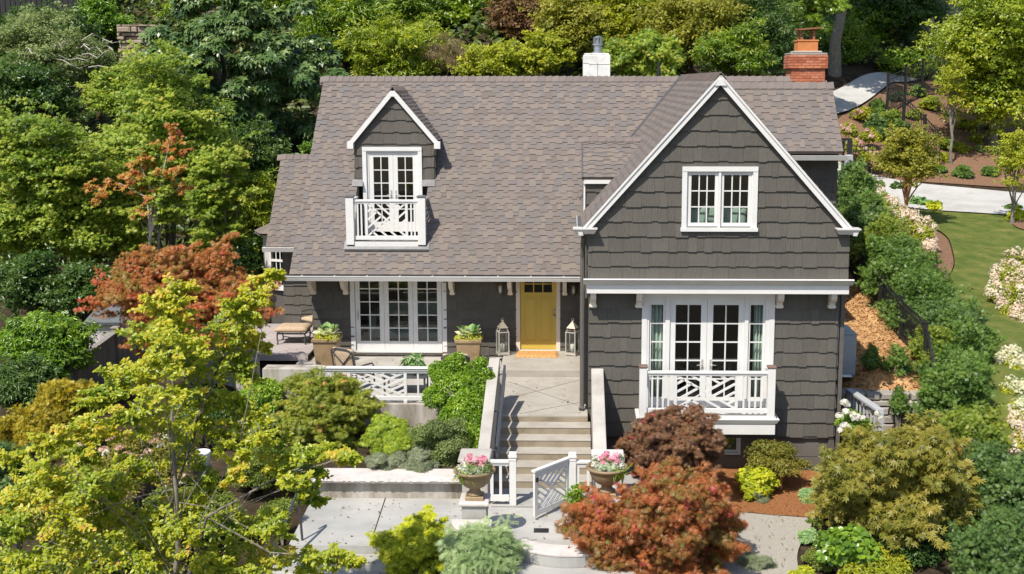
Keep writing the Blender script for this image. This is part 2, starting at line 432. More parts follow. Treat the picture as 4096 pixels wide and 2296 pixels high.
# ------------------------------------------------------------------ foliage
def kite(base, ang, ln, hw, droop=0.0, at_=0.45):
    s, c = math.sin(ang), math.cos(ang)
    def p(along, side): return (base[0] + s * along + c * side, base[1] + c * along - s * side, -droop * along * along)
    return [p(0, 0), p(ln * at_, -hw), p(ln, 0), p(ln * at_, hw)]
def tmpl(kites):
    V = []; F = []
    for k in kites: F.append([len(V) + i for i in range(4)]); V += k
    return np.array(V, dtype=np.float64), np.array(F)
T = {}
T['ovate'] = (np.array([(0, 0, 0), (-.27, .3, .07), (-.25, .65, .05), (0, 1, -.08), (.25, .65, .05), (.27, .3, .07)], float), np.array([[0, 3, 2, 1], [0, 5, 4, 3]]))
T['lance'] = (np.array([(0, 0, 0), (-.15, .35, .05), (-.13, .65, .02), (0, 1, -.14), (.13, .65, .02), (.15, .35, .05)], float), np.array([[0, 3, 2, 1], [0, 5, 4, 3]]))
T['round'] = (np.array([(0, 0, 0), (-.42, .3, .05), (-.36, .75, .03), (0, 1, -.04), (.36, .75, .03), (.42, .3, .05)], float), np.array([[0, 3, 2, 1], [0, 5, 4, 3]]))
T['maple'] = tmpl([kite((0, .12), a, l, w, .22) for a, l, w in ((-1.75, .45, .12), (-.85, .78, .17), (0, .92, .19), (.85, .78, .17), (1.75, .45, .12))])
T['star'] = tmpl([kite((0, .1), a, l, w, .25) for a, l, w in ((-1.5, .55, .10), (-.75, .85, .13), (0, 1, .14), (.75, .85, .13), (1.5, .55, .10))])
T['lace'] = tmpl([kite((0, 0), a, l, .065, .30) for a, l in ((-1.3, .65), (-.8, .85), (-.38, 1), (0, 1.1), (.38, 1), (.8, .85), (1.3, .65))])
T['palm'] = tmpl([kite((0, 0), a, l, .085, .28) for a, l in ((-1.6, .5), (-1.05, .78), (-.5, .95), (0, 1.05), (.5, .95), (1.05, .78), (1.6, .5))])
T['sprig'] = tmpl([kite((0, 0), 0, 1, .05, .15)] + [kite((0, .15 + .17 * i), s * .85, .42 - .04 * i, .055, .1) for i in range(4) for s in (-1, 1)])
T['cedar'] = tmpl([kite((0, 0), 0, 1, .03, .3)] + [kite((0, .1 + .14 * i), s * 1.0, .22, .035, .1) for i in range(6) for s in (-1, 1)])
T['blade'] = tmpl([kite((0, 0), 0, 1, .05, .5, .3)])
T['tuft'] = tmpl([kite((0, 0), a, l, .05, .25) for a, l in ((-.9, .7), (-.45, .9), (0, 1), (.45, .9), (.9, .7))])
T['petal'] = tmpl([kite((0, 0), a, .55, .22, -.15, .6) for a in (0, 1.57, 3.14, 4.71)])
T['fern'] = tmpl([kite((0, .12 * i + .05), s * 1.15, .34 * (1 - i / 8.5) + .05, .05, .2) for i in range(8) for s in (-1, 1)])

def _norm(a): return a / np.maximum(np.linalg.norm(a, axis=1, keepdims=True), 1e-9)
def leaves(P, N, D, size, t):
    """place leaf template t at points P with normals N and long axes D"""
    V, F = T[t]; N = _norm(N); D = _norm(D - N * (D * N).sum(1, keepdims=True)); B = np.cross(D, N)
    s = np.asarray(size)[:, None, None]
    W = P[:, None, :] + s * (V[None, :, 0, None] * B[:, None, :] + V[None, :, 1, None] * D[:, None, :] + V[None, :, 2, None] * N[:, None, :])
    k = len(V); FF = (F[None] + (np.arange(len(P)) * k)[:, None, None]).reshape(-1, 4)
    return W.reshape(-1, 3), FF, len(F)
def sphere(rng, n, zmin=-1.0):
    d = _norm(rng.normal(size=(n * 3 + 20, 3)))
    d = d[d[:, 2] > zmin][:n]
    while len(d) < n: d = np.concatenate([d, d])[:n]
    return d
def foliage(name, blobs, n, size, t, mat, parent=None, seed=0, up=0.55, droop=0.35, shell=0.55, zmin=-0.45, rnd=0.5, tvar=0.3):
    """n leaves over blobs [(x,y,z,rx,ry,rz)]; leaves sit in the outer shell of each clump"""
    rng = np.random.default_rng(seed)
    B = np.array(blobs, float)
    w = (B[:, 3] * B[:, 5] + B[:, 3] * B[:, 4] + B[:, 4] * B[:, 5]); w = w / w.sum()
    idx = rng.choice(len(B), size=n, p=w)
    d = sphere(rng, n, zmin)
    r = 1 - shell * rng.random(n) ** 1.6
    c = B[idx]
    P = c[:, :3] + c[:, 3:6] * d * r[:, None]
    N = up * np.array([-.14, -.32, .94]) + (1 - up) * d + rnd * rng.normal(size=(n, 3)) * 0.6
    D = d * [1, 1, 0.3] + [0, 0, -droop] + rng.normal(size=(n, 3)) * 0.45
    s = size * rng.uniform(0.7, 1.2, n)
    V, F, k = leaves(P, N, D, s, t)
    bt = rng.random(len(B))
    tint = np.clip(bt[idx] * (1 - tvar) * 0.9 + 0.05 + rng.normal(size=n) * tvar * 0.5 + tvar * 0.4, 0, 1)
    return np_mesh(name, V, F, np.repeat(tint, k), mat, parent)
def envelope(c, rr, nb, br, seed, flat=0.65, low=-0.75, inner=0.45, jit=0.25):
    """clump ellipsoids scattered through an ellipsoidal crown"""
    rng = np.random.default_rng(seed + 991)
    out = []
    ds = sphere(rng, nb, low)
    for i in range(nb):
        rad = rng.uniform(inner, 0.92) if i % 4 else rng.uniform(0.1, 0.6)
        s = br * rng.uniform(1 - jit * 1.2, 1 + jit * 1.4)
        p = [c[k] + rr[k] * ds[i][k] * rad * rng.uniform(0.85, 1.08) for k in range(3)]
        out.append((*p, s, s, s * flat))
    return out
def limbs(mb, base, top, r0, r1, targets, seed, bend=0.12, n=7, limb=0.45, start=0.25, thin=0.012):
    """tapered trunk with limbs running out to the clumps"""
    rng = random.Random(seed); base, top = Vector(base), Vector(top)
    L = (top - base).length; K = 7
    off = Vector((rng.uniform(-1, 1), rng.uniform(-1, 1), 0)) * bend * L * 0.4
    path = []; rad = []
    for i in range(K + 1):
        q = i / K; p = base.lerp(top, q) + off * math.sin(q * math.pi) + Vector((rng.uniform(-1, 1), rng.uniform(-1, 1), 0)) * L * 0.012
        path.append(p); rad.append(r0 * (1 - q) ** 0.8 + r1)
    rad[0] *= 1.25
    mb.tube(path, rad, n)
    for t in targets:
        t = Vector(t[:3]); q = rng.uniform(start, 0.92); i = min(K - 1, int(q * K)); p = path[i].lerp(path[i + 1], q * K - i)
        rr = max(thin * 1.6, rad[i] * limb); mid = p.lerp(t, 0.5) + Vector((rng.uniform(-1, 1), rng.uniform(-1, 1), rng.uniform(0.1, 1))) * (t - p).length * 0.1
        mb.tube([p, p.lerp(mid, 0.5) + Vector((0, 0, (t - p).length * 0.03)), mid, mid.lerp(t, 0.55), t], [rr, rr * 0.8, rr * 0.6, max(thin, rr * 0.4), thin * 0.6], 5, cap=False)
    return mb

# ================================================================== THE SETTING: terrain
def rbf_fit(pts):
    P = np.array(pts, float); n = len(P)
    d = np.linalg.norm(P[:, None, :2] - P[None, :, :2], axis=2)
    A = np.zeros((n + 3, n + 3)); A[:n, :n] = d; A[:n, n] = 1; A[:n, n + 1:] = P[:, :2]; A[n, :n] = 1; A[n + 1:, :n] = P[:, :2].T
    b = np.zeros(n + 3); b[:n] = P[:, 2]
    return P[:, :2], np.linalg.solve(A, b)
TP = [(-3, 20, -.2), (-3, 17, -.6), (0, 20, -.25), (0, 17, -.7), (3.5, 19, -.66), (3, 23, -.62), (5.5, 24, -.6), (5.5, 20, -.64), (7.5, 20, -.4), (8, 23, -.1), (6.8, 24.4, -.6),
      (6.8, 25.4, -.58), (7.6, 25.4, -.52), (6.8, 25.85, .98), (7.6, 25.85, .98), (8.5, 25.7, .85), (7.5, 29, 1.35), (8.5, 31, 1.8), (7.6, 35, 2.3), (9, 38, 2.7), (10.5, 24, .6), (12, 29, 1.1), (10.5, 34, 1.8), (13.5, 36, 1.95), (12, 42, 2.6), (17, 42, 2.5), (14, 29, 1.0), (16, 25, .4), (11, 16, -.7), (20, 20, -.6),
      (-5, 20.8, -.35), (-3, 21.3, -.35), (-1.6, 22, -.35), (-4.6, 21.9, -.3), (-5.6, 20.0, -.3), (-4.7, 18.6, -.6), (-2.5, 23, .1), (-5, 23.5, .1), (-6.7, 22, .12), (-8, 20, -.3), (-9, 24, .2), (-12, 25, .5), (-11, 20, -.3), (-8, 16, -.8), (-15, 15, -1), (-9, 28, .5), (-8.6, 32, .6), (-12.5, 30, .9), (-16, 27, .8),
      (-3, 29, 0), (3, 29, 0), (0, 26, 0), (5.5, 28, .3), (-3, 34, 1.0), (4, 34, 1.6), (0, 38.5, 3.0), (-6, 38, 2.6), (6, 38, 2.8), (-11, 36, 1.5), (-16, 36, 1.6), (-22, 36, 1.6), (-26, 30, 1.2),
      (-12, 42, 4.2), (-20, 43, 3.6), (-5, 43, 6.2), (2, 43, 6.4), (6.5, 43, 4.6), (-14, 50, 8.6), (-24, 50, 7.5), (-4, 50, 10.2), (4, 50, 9.8), (-10, 62, 14), (0, 62, 14.5), (-25, 65, 14), (-35, 45, 5),
      (9.0, 46, 3.0), (12, 46.5, 2.9), (16, 46, 2.9), (21, 45, 2.6), (10, 50, 3.7), (14, 51, 3.9), (18, 50.5, 3.7), (24, 49, 3.3), (16.4, 56, 5.75), (21, 56, 5.4), (12.6, 56, 6.3), (9.5, 55, 6.1), (26, 62, 6.9),
      (10, 58.5, 6.9), (13.4, 60, 7.15), (16.7, 62, 7.8), (17.7, 66, 8.35), (22.1, 69, 9.1), (24, 73, 9.7), (20.7, 62.5, 6.95), (7, 55, 6.6), (7, 62, 8.8), (12, 67, 10.5), (17, 78, 13), (30, 74, 10.0), (34, 60, 6.5), (34, 46, 2.6), (34, 30, .5),
      (0, 80, 19), (-20, 85, 19), (25, 92, 15), (45, 80, 11), (0, 5, -1.6), (15, 5, -1.6), (-15, 5, -1.8), (0, -40, -4), (60, 0, -3), (-60, 0, -3), (-70, 60, 6), (80, 60, 5), (0, 160, 34), (60, 160, 28), (-60, 160, 30)]
_tp, _tw = rbf_fit(TP)
def hgt(x, y):
    x = np.asarray(x, float); y = np.asarray(y, float); sh = x.shape
    q = np.stack([x.ravel(), y.ravel()], 1); out = np.empty(len(q))
    for i in range(0, len(q), 4000):
        s = q[i:i + 4000]; d = np.linalg.norm(s[:, None] - _tp[None], axis=2); n = len(_tp)
        out[i:i + 4000] = d @ _tw[:n] + _tw[n] + s @ _tw[n + 1:]
    return out.reshape(sh)
def H(x, y): return float(hgt([x], [y])[0])
def grid_mesh(name, X, Y, Z, mat, kind='structure'):
    a, b = X.shape
    V = np.stack([X.ravel(), Y.ravel(), Z.ravel()], 1)
    i = np.arange(a * b).reshape(a, b)
    F = np.stack([i[:-1, :-1].ravel(), i[:-1, 1:].ravel(), i[1:, 1:].ravel(), i[1:, :-1].ravel()], 1)
    o = np_mesh(name, V, F, np.random.default_rng(1).random(len(F)), mat)
    o.data.polygons.foreach_set("use_smooth", [True] * len(F))
    if kind: o["kind"] = kind
    return o
def axis(lo, hi, a, b, st):
    core = list(np.arange(a, b + .01, st)); l = []; q = st
    x = a
    while x > lo: q *= 1.35; x -= q; l.append(x)
    r = []; q = st; x = b
    while x < hi: q *= 1.35; x += q; r.append(x)
    return np.array(l[::-1] + core + r)
gx, gy = np.meshgrid(axis(-400, 400, -30, 30, 0.5), axis(-300, 420, 14, 82, 0.5))
gz = hgt(gx, gy) + 0.02 * np.sin(gx * 2.1 + np.cos(gy * 1.7) * 2) * np.cos(gy * 2.3)
grid_mesh('ground', gx, gy, gz, M['soil'])
def resample(pts, n):
    P = np.array(pts, float); d = np.r_[0, np.cumsum(np.linalg.norm(np.diff(P, axis=0), axis=1))]
    t = np.linspace(0, d[-1], n); return np.stack([np.interp(t, d, P[:, k]) for k in range(P.shape[1])], 1)
def smooth_path(pts, n):
    P = resample(pts, n)
    for _ in range(max(1, n // 5)): P[1:-1] = (P[:-2] + 2 * P[1:-1] + P[2:]) / 4
    return P
def drape(name, left, right, mat, off=0.10, n=60, m=24, kind='structure', bumpy=0.0):
    """sheet laid over the terrain between two ground lines"""
    A = smooth_path(left, n); B = smooth_path(right, n); t = np.linspace(0, 1, m)[None, :, None]
    Q = A[:, None, :] * (1 - t) + B[:, None, :] * t
    z = hgt(Q[..., 0], Q[..., 1]) + off
    if bumpy: z = z + bumpy * np.random.default_rng(3).normal(size=z.shape)
    return grid_mesh(name, Q[..., 0], Q[..., 1], z, mat, kind)
# lawn, drive and beds on the right-hand slope
drape('lawn', [(9.2, 24), (9.2, 29), (9.6, 32), (12.0, 36), (13.3, 41), (13.0, 46.8)], [(26, 22), (26, 31), (26, 37), (26, 41), (26, 45.5)], M['lawn'], 0.06, 70, 60)
drape('driveway', [(9.2, 54.6), (11, 52.3), (13.1, 50.6), (14.6, 49.7), (16.2, 49.2), (19, 48.2), (28, 46)], [(8.4, 51.2), (10.2, 49.2), (11.8, 47.4), (13.5, 46), (15.1, 45.2), (17.4, 44.5), (28, 42)], M['drive'], 0.11, 80, 14)
drape('upper_drive', [(8.5, 57.5), (13.4, 60.2), (17.7, 66), (23.9, 73), (30, 79)], [(8.8, 53), (12.4, 55.6), (16.4, 61.6), (22.1, 68.8), (29, 75.5)], M['drive'], 0.10, 70, 14)
drape('mulch_slope', [(10.0, 51.0), (11.3, 53.2), (12.6, 55.7), (16.6, 61.8), (21, 67)], [(28, 47.5), (29, 51), (29, 56), (28, 64)], M['mulch'], 0.045, 60, 50)
drape('planting_bed', [(9.2, 31.5), (9.3, 38), (9.8, 43), (10.9, 47.7)], [(9.6, 31.5), (12.0, 36.2), (13.1, 40.5), (12.9, 46.5)], M['mulch'], 0.085, 60, 20)
drape('side_bed', [(12.9, 26), (14.2, 30), (15.0, 33), (15.5, 36.4)], [(17, 26), (18, 31), (18.5, 34), (19, 37)], M['mulch'], 0.10, 50, 20)
drape('round_bed', [(16.7, 41.2), (16.2, 42.3), (16.3, 43.3), (17.4, 44.2)], [(20, 40.6), (20.5, 41.8), (21, 42.8), (21.5, 43.9)], M['mulch'], 0.105, 30, 16)
drape('chip_path', [(5.9, 25.75), (5.9, 29), (6.3, 33), (7.2, 38), (7.6, 42)], [(8.25, 25.3), (8.3, 29), (8.45, 33), (8.6, 38), (8.7, 42)], M['chips'], 0.06, 90, 30, bumpy=0.012)
drape('gravel_path', [(1.8, 15), (2.2, 18), (2.4, 20), (2.6, 21.6), (3.2, 22.4), (4.6, 22.5)], [(3.9, 15), (3.9, 18), (4.05, 20), (4.4, 21.0), (4.8, 21.8), (5.0, 22.3)], M['gravel'], 0.035, 60, 30)
drape('bark_bed', [(1.6, 22.6), (3.0, 22.2), (4.6, 21.9), (6.6, 21.3)], [(1.6, 24.4), (3.2, 24.4), (4.6, 24.4), (6.6, 24.4)], M['redmulch'], 0.05, 50, 24, bumpy=0.006)
# loose cedar chips lying on the side path
def scatter_chips():
    rng = np.random.default_rng(5); n = 11000
    y = 25.5 + rng.random(n) ** 1.3 * 14; x = 5.9 + rng.random(n) * 2.45 + (y - 25) * 0.03
    P = np.stack([x, y, hgt(x, y) + 0.085], 1); N = rng.normal(size=(n, 3)) * 0.5 + [0, 0, 1]; D = rng.normal(size=(n, 3))
    V, F, k = leaves(P, N, D, rng.uniform(0.035, 0.085, n), 'ovate')
    tag(np_mesh('wood_chips', V, F, np.repeat(rng.random(n), k), M['chips']), 'loose orange cedar chips covering the side path', 'wood chips', kind='stuff')
scatter_chips()

# ------------------------------------------------------------------ concrete: terrace, landings, steps, walkway
def structure(mb, name, mat, bevel=0.0):
    o = mb.build(name, mat, bevel=bevel); o["kind"] = 'structure'; return o
mb = MB(); mb.box(-6.9, -1.77, 24.62, 29.1, -0.6, 0.89); structure(mb, 'terrace', M['conc'])
mb = MB(); mb.box(-1.72, 0.345, 27.06, 29.1, -0.6, 1.055); structure(mb, 'porch_landing', M['step'], 0.012)
mb = MB(); mb.box(-1.56, 0.345, 23.82, 27.055, -0.6, 0.885); structure(mb, 'lower_landing', M['step'], 0.012)
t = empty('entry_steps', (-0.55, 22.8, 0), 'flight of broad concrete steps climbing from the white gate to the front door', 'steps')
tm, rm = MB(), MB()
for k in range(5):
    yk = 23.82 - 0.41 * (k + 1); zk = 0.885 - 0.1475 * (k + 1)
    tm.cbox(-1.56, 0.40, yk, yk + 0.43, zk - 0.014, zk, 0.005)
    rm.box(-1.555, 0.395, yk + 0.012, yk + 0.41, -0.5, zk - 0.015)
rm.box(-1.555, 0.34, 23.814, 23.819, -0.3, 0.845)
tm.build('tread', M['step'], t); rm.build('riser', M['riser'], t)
# walkway with the two lower steps and the bowed front edge
mb = MB()
wy = []
for k in range(25):
    a = k / 24; x = -1.75 + 3.4 * a; wy.append((x, 18.42 + 1.25 * (abs(2 * a - 1) ** 2.0)))
mb.prism([(-4.85, 18.86, -0.6), (-3.15, 18.86, -0.6), (-2.9, 19.25, -0.6), (-1.75, 19.67, -0.6)] + [(x, y, -0.6) for x, y in wy] + [(1.75, 23.0, -0.6), (-1.5, 23.0, -0.6), (-1.5, 21.3, -0.6), (-4.95, 21.3, -0.6)], (0, 0, 0.6))
structure(mb, 'walkway', M['walk'])
jm = MB()
for p, q in (((-3.55, 21.18), (-3.45, 18.88)), ((-1.5, 20.75), (1.7, 20.75)), ((-1.55, 20.75), (-1.6, 19.8))):
    jm.beam((*p, 0.002), (*q, 0.002), 0.018, 0.006)
for p, q in (((-1.5, 25.0), (0.3, 26.9)), ((-1.5, 26.6), (0.3, 24.4)), ((-1.1, 23.9), (0.3, 24.9))):
    jm.beam((*p, 0.887), (*q, 0.887), 0.005, 0.006)
o = structure(jm, 'walkway_joints', M['soil'])
mb = MB(); mb.box(-5.1, -3.1, 18.42, 18.855, -0.6, -0.135); mb.box(-5.2, -3.2, 17.95, 18.415, -0.6, -0.27); mb.box(-5.3, -3.3, 15.0, 17.945, -0.7, -0.41); structure(mb, 'walkway_steps', M['walk'], 0.012)
mb = MB()
mb.prism([(x, y - 0.01, 0.004) for x, y in wy[3:]] + [(x, y + 0.42, 0.004) for x, y in wy[3:][::-1]], (0, 0, 0.05)); structure(mb, 'stone_edging', M['stone'], 0.012)
mb = MB(); mb.prism([(x, y - 0.75, -0.6) for x, y in wy] + [(x, y - 0.02, -0.6) for x, y in wy[::-1]], (0, 0, 0.42)); mb.prism([(x, y - 1.6, -0.6) for x, y in wy] + [(x, y - 0.78, -0.6) for x, y in wy[::-1]], (0, 0, 0.26)); structure(mb, 'curved_steps', M['walk'])
mb = MB(); mb.box(-9.6, -6.92, 24.8, 28.48, -.3, .62); structure(mb, 'corner_bed', M['soil'])
# garden bed behind the bench wall
mb = MB(); mb.box(-6.0, -1.82, 21.52, 24.5, -0.3, 0.38); structure(mb, 'front_bed', M['soil'])

# deck of slanting boards at the far left
mb = MB()
a = R(40); du = Vector((math.cos(a), math.sin(a), 0)); dv = Vector((-math.sin(a), math.cos(a), 0))
rng = random.Random(4)
deckpoly = [(-9.3, 28.55), (-6.66, 28.55), (-6.66, 32.3), (-9.3, 32.3)]
for k in range(-10, 50):
    o0 = Vector((-9.3, 28.55, 0)) + dv * (k * 0.15 - 2.0)
    q = [o0 - du * 8, o0 + du * 8, o0 + du * 8 + dv * 0.135, o0 - du * 8 + dv * 0.135]
    c = inside_clip([(p.x, p.y) for p in q], deckpoly)
    if len(c) > 2: mb.prism([(x, y, 1.02) for x, y in c], (0, 0, 0.035), rng.random())
mb.box(-9.3, -6.66, 28.5, 28.54, 0.9, 1.06, 0.9)
structure(mb, 'deck', M['deck'])
mb = MB(); mb.box(-9.3, -6.66, 28.56, 32.3, 0.6, 0.98); structure(mb, 'deck_frame', M['soil'])

# ================================================================== THE HOUSE
HS = empty('house', (0, 29, 0), 'dark shingled two-storey cottage with steep brown roofs, white trim and a yellow front door', 'house')
XV, YV, ZV = (1, 0, 0), (0, 1, 0), (0, 0, 1)
def wall(name, pieces, org, u, v, seed, row=0.312, wr=(0.12, 0.42), thick=0.036, stag=0.027, back=0.10, voff=0.0, parent=HS, label=None):
    mb = MB(); n = Vector(u).cross(Vector(v)).normalized(); o, uu, vv = Vector(org), Vector(u), Vector(v)
    for p in pieces: mb.prism([o + uu * q[0] + vv * q[1] - n * 0.006 for q in p], -n * back, 0.4)
    cover(mb, pieces, org, u, v, row, wr, thick, stag, seed, gap=0.003, voff=voff)
    ob = mb.build(name, M['shake'], parent)
    if label: ob["label"] = label
    return ob
def roof(name, polys, u, v, seed, row=0.195, wr=(0.11, 0.21), holes=(), parent=HS, slab=0.09, org=None):
    """shingled roof plane from convex 3-D polygons"""
    u, v = Vector(u).normalized(), Vector(v).normalized(); n = u.cross(v).normalized(); o = Vector(org or polys[0][0])
    pcs = [[((Vector(p) - o).dot(u), (Vector(p) - o).dot(v)) for p in q] for q in polys]
    for h in holes: pcs = minus(pcs, h)
    mb = MB()
    for p in pcs: mb.prism([o + u * q[0] + v * q[1] - n * 0.006 for q in p], -n * slab, 0.1)
    cover(mb, pcs, o, u, v, row, wr, 0.021, row * .46, seed, t0=0.06)
    return mb.build(name, M['roof'], parent)
def ridge_caps(mb, a, b, s1, s2, step=0.19, w=0.17, rng=random.Random(2)):
    """overlapping bent caps along a ridge from a to b; s1, s2: downhill directions"""
    a, b = Vector(a), Vector(b); d = (b - a).normalized(); L = (b - a).length; s1, s2 = Vector(s1).normalized(), Vector(s2).normalized()
    k = max(1, int(L / step)); st = L / k; up = -(s1 + s2).normalized()
    for i in range(k):
        p = a + d * st * i; q = p + d * (st * 1.28); h0, h1 = 0.02, 0.05
        t = rng.random()
        P = [p + s1 * w + up * h1, p + up * (h1 + .012), p + s2 * w + up * h1, q + s1 * w + up * h0, q + up * (h0 + .012), q + s2 * w + up * h0]
        B = [x - up * 0.025 for x in P]
        mb.add(P + B, [(0, 1, 4, 3), (1, 2, 5, 4), (0, 6, 7, 1), (1, 7, 8, 2), (0, 3, 9, 6), (2, 8, 11, 5), (3, 4, 10, 9), (4, 5, 11, 10)], t)
def gutter(mb, x0, x1, y, z, d=0.12, h=0.125):
    """K-style gutter along X, its back edge at y, top at z"""
    pr = [(0, 0), (-d, 0), (-d, -0.018), (-d + 0.012, -0.03), (-d + 0.02, -0.06), (-d + 0.045, -h), (0, -h)]
    mb.prism([(x0, y + a, z + b) for a, b in pr], (x1 - x0, 0, 0))
def gutter_y(mb, y0, y1, x, z, s, d=0.12, h=0.125):
    pr = [(0, 0), (s * d, 0), (s * d, -0.018), (s * (d - 0.012), -0.03), (s * (d - 0.02), -0.06), (s * (d - 0.045), -h), (0, -h)]
    mb.prism([(x + a, y0, z + b) for a, b in pr], (0, y1 - y0, 0))
def casing(mb, x0, x1, z0, z1, y, w=0.09, d=0.035, sill=0.0, top=0.0, bottom=True):
    mb.box(x0, x0 + w, y - d, y + 0.03, z0, z1); mb.box(x1 - w, x1, y - d, y + 0.03, z0, z1)
    mb.box(x0 - top, x1 + top, y - d - 0.008, y + 0.03, z1 + 0.001, z1 + w)
    if bottom: mb.box(x0 - sill, x1 + sill, y - d - 0.02 - sill, y + 0.03, z0 - w * 0.75, z0 - 0.001)
def sash(name, x0, x1, z0, z1, y, cols, rows, stile=0.055, top=0.055, bottom=0.07, mun=0.02, dep=0.045, mat='white', parent=HS, handle=None, inset=0.0, label=None):
    """glazed frame with muntins; pane is a sub-part"""
    mb = MB()
    mb.box(x0, x0 + stile, y, y + dep, z0, z1); mb.box(x1 - stile, x1, y, y + dep, z0, z1)
    mb.box(x0 + stile, x1 - stile, y + .002, y + dep, z1 - top, z1); mb.box(x0 + stile, x1 - stile, y + .002, y + dep, z0, z0 + bottom)
    gx0, gx1, gz0, gz1 = x0 + stile, x1 - stile, z0 + bottom, z1 - top
    for i in range(1, cols):
        x = gx0 + (gx1 - gx0) * i / cols; mb.box(x - mun / 2, x + mun / 2, y + .006, y + dep - .006, gz0, gz1)
    for j in range(1, rows):
        z = gz0 + (gz1 - gz0) * j / rows; mb.box(gx0, gx1, y + .009, y + dep - .009, z - mun / 2, z + mun / 2)
    f = mb.build(name, M[mat], parent)
    if label: f["label"] = label
    g = MB().box(gx0 - .004, gx1 + .004, y + dep * .5 - .002, y + dep * .5 + .002, gz0 - .004, gz1 + .004)
    g.build('pane', M['glass'], f)
    if handle:
        hx, hz, s = handle
        h = MB(); h.cbox(hx - .018, hx + .018, y - .012, y + .001, hz - .14, hz + .12, .004)
        h.tube([(hx, y - .012, hz), (hx, y - .05, hz), (hx + s * .05, y - .055, hz + .006), (hx + s * .12, y - .05, hz - .008)], [.011, .011, .009, .007], 6)
        h.build('handle', M['metal'], f)
    return f
def lattice(mb, x0, x1, z0, z1, y, w=0.056, d=0.03, k=4, fy=None):
    """Chinese-Chippendale panel: crossed diagonals with parallel slats in each quarter"""
    W, Hh = x1 - x0, z1 - z0
    segs = [((0, Hh), (W, 0)), ((0, 0), (W, Hh))]
    for i in range(1, k):
        c = Hh * i / k
        segs += [((0, c), (W * (Hh - c) / (2 * Hh), c + (Hh - c) / 2)), ((W * (Hh + c) / (2 * Hh), (Hh - c) / 2), (W, Hh - c)),
                 ((W * c / Hh, Hh), (W * (Hh + c) / (2 * Hh), (Hh + c) / 2)), ((W * (Hh - c) / (2 * Hh), (Hh - c) / 2), (W * (Hh - c) / Hh, 0))]
    for i, (p, q) in enumerate(segs):
        dy = 0.003 if i % 2 else 0
        mb.beam((x0 + p[0], y + dy, z0 + p[1]), (x0 + q[0], y + dy, z0 + q[1]), d, w * 0.8, up=(0, 0, 1))
def balustrade(mb_rail, mb_bal, mb_lat, x0, x1, zb, zt, y, lat, nb, bw=0.038):
    mb_rail.cbox(x0, x1, y - .055, y + .055, zt - .05, zt, .008); mb_rail.box(x0, x1, y - .03, y + .03, zt - .095, zt - .051)
    mb_rail.cbox(x0, x1, y - .032, y + .032, zb, zb + .095, .006)
    l0, l1 = lat; z0, z1 = zb + .095, zt - .095
    for xx in (l0, l1): mb_lat.box(xx - .032, xx + .032, y - .027, y + .027, z0, z1)
    lattice(mb_lat, l0 + .032, l1 - .032, z0, z1, y)
    for (a, b, n) in ((x0, l0 - .03, nb[0]), (l1 + .03, x1, nb[1])):
        for i in range(n):
            x = a + (b - a) * (i + 1) / (n + 1); mb_bal.box(x - bw / 2, x + bw / 2, y - .018, y + .018, z0, z1)

# ---- main body
LEN = math.hypot(4.1, 4.76); SV = (0, 4.1, 4.76)
def mz(y): return 3.19 + (y - 28.0) * 4.76 / 4.1
def mainp(x, y): return (x, y, mz(y))
yr = 32.1
def vv(y): return (y - 28.0) / 4.1 * LEN
well = (-5.52, -3.70, vv(28.62), vv(30.9))
roof('main_roof', [[mainp(-6.93, 28), mainp(.33, 28), mainp(.33, yr), mainp(-6.80, yr)], [mainp(.33, 29.56), mainp(3.04, yr), mainp(.33, yr)],
                   [mainp(3.04, yr), mainp(3.04, 31.0), mainp(5.95, 31.0), mainp(5.95, yr)]], XV, SV, 11,
     holes=[(well[0], well[1], well[2], well[3])], org=(0, 28.0, 3.19))
o2 = 0.13
def rp(x, y): return (x, y - o2 * .76, mz(y) + o2 * .3)
roof('side_roof', [[rp(4.70, 30.45), rp(7.02, 30.45), rp(6.98, 31.88), rp(3.05, 31.88)]], XV, SV, 12, wr=(.13, .24), row=.215)
MB().prism([(-6.9, 32.1, 7.90), (-6.9, 36.2, 3.2), (-6.9, 36.1, 3.1), (-6.9, 32.0, 7.78)], (13.8, 0, 0)).build('rear_roof', M['ridgecap'], HS)
mb = MB(); ridge_caps(mb, (5.9, yr, 7.965), (-6.84, yr, 7.965), (0, -.652, -.758), (0, .652, -.758)); ridge_caps(mb, (7.02, 31.82, 7.80), (3.2, 31.82, 7.80), (0, -.652, -.758), (0, .652, -.758), step=.22, w=.2)
mb.build('ridge_cap', M['ridgecap'], HS)
# front wall of the main body
front = minus([[(-6.62, .89), (.34, .89), (.34, 3.3), (-6.62, 3.3)]], (-5.56, -3.27, 1.02, 3.14))
front = minus(front, (-1.40, -.31, 1.0, 3.16))
wall('front_wall', front, (0, 29.06, 0), XV, ZV, 21, row=.235, stag=.022, voff=.95)
wall('left_wall', [[(0, .9), (3.0, .9), (3.0, 4.15), (0, 7.55)]], (-6.62, 32.06, 0), (0, -1, 0), ZV, 22, row=.25)
mb = MB()
mb.prism([(-6.60, 29.2, 0), (-6.60, 35.4, 0), (-6.60, 35.4, 3.6), (-6.60, 32.1, 7.6), (-6.60, 29.2, 4.3)], (.1, 0, 0))
mb.prism([(6.86, 31.05, 0), (6.86, 35.4, 0), (6.86, 35.4, 3.6), (6.86, 32.1, 7.5), (6.86, 31.05, 6.2)], (.1, 0, 0))
mb.box(-6.6, 6.9, 35.3, 35.4, 0, 3.8); mb.build('rear_wall', M['shake_back'], HS)
mb = MB(); mb.box(-6.5, .33, 29.2, 35.2, .95, 1.03); mb.box(-6.5, .30, 33.0, 33.06, 1.04, 3.4); mb.box(-6.5, 6.8, 29.3, 35.2, 3.46, 3.52)
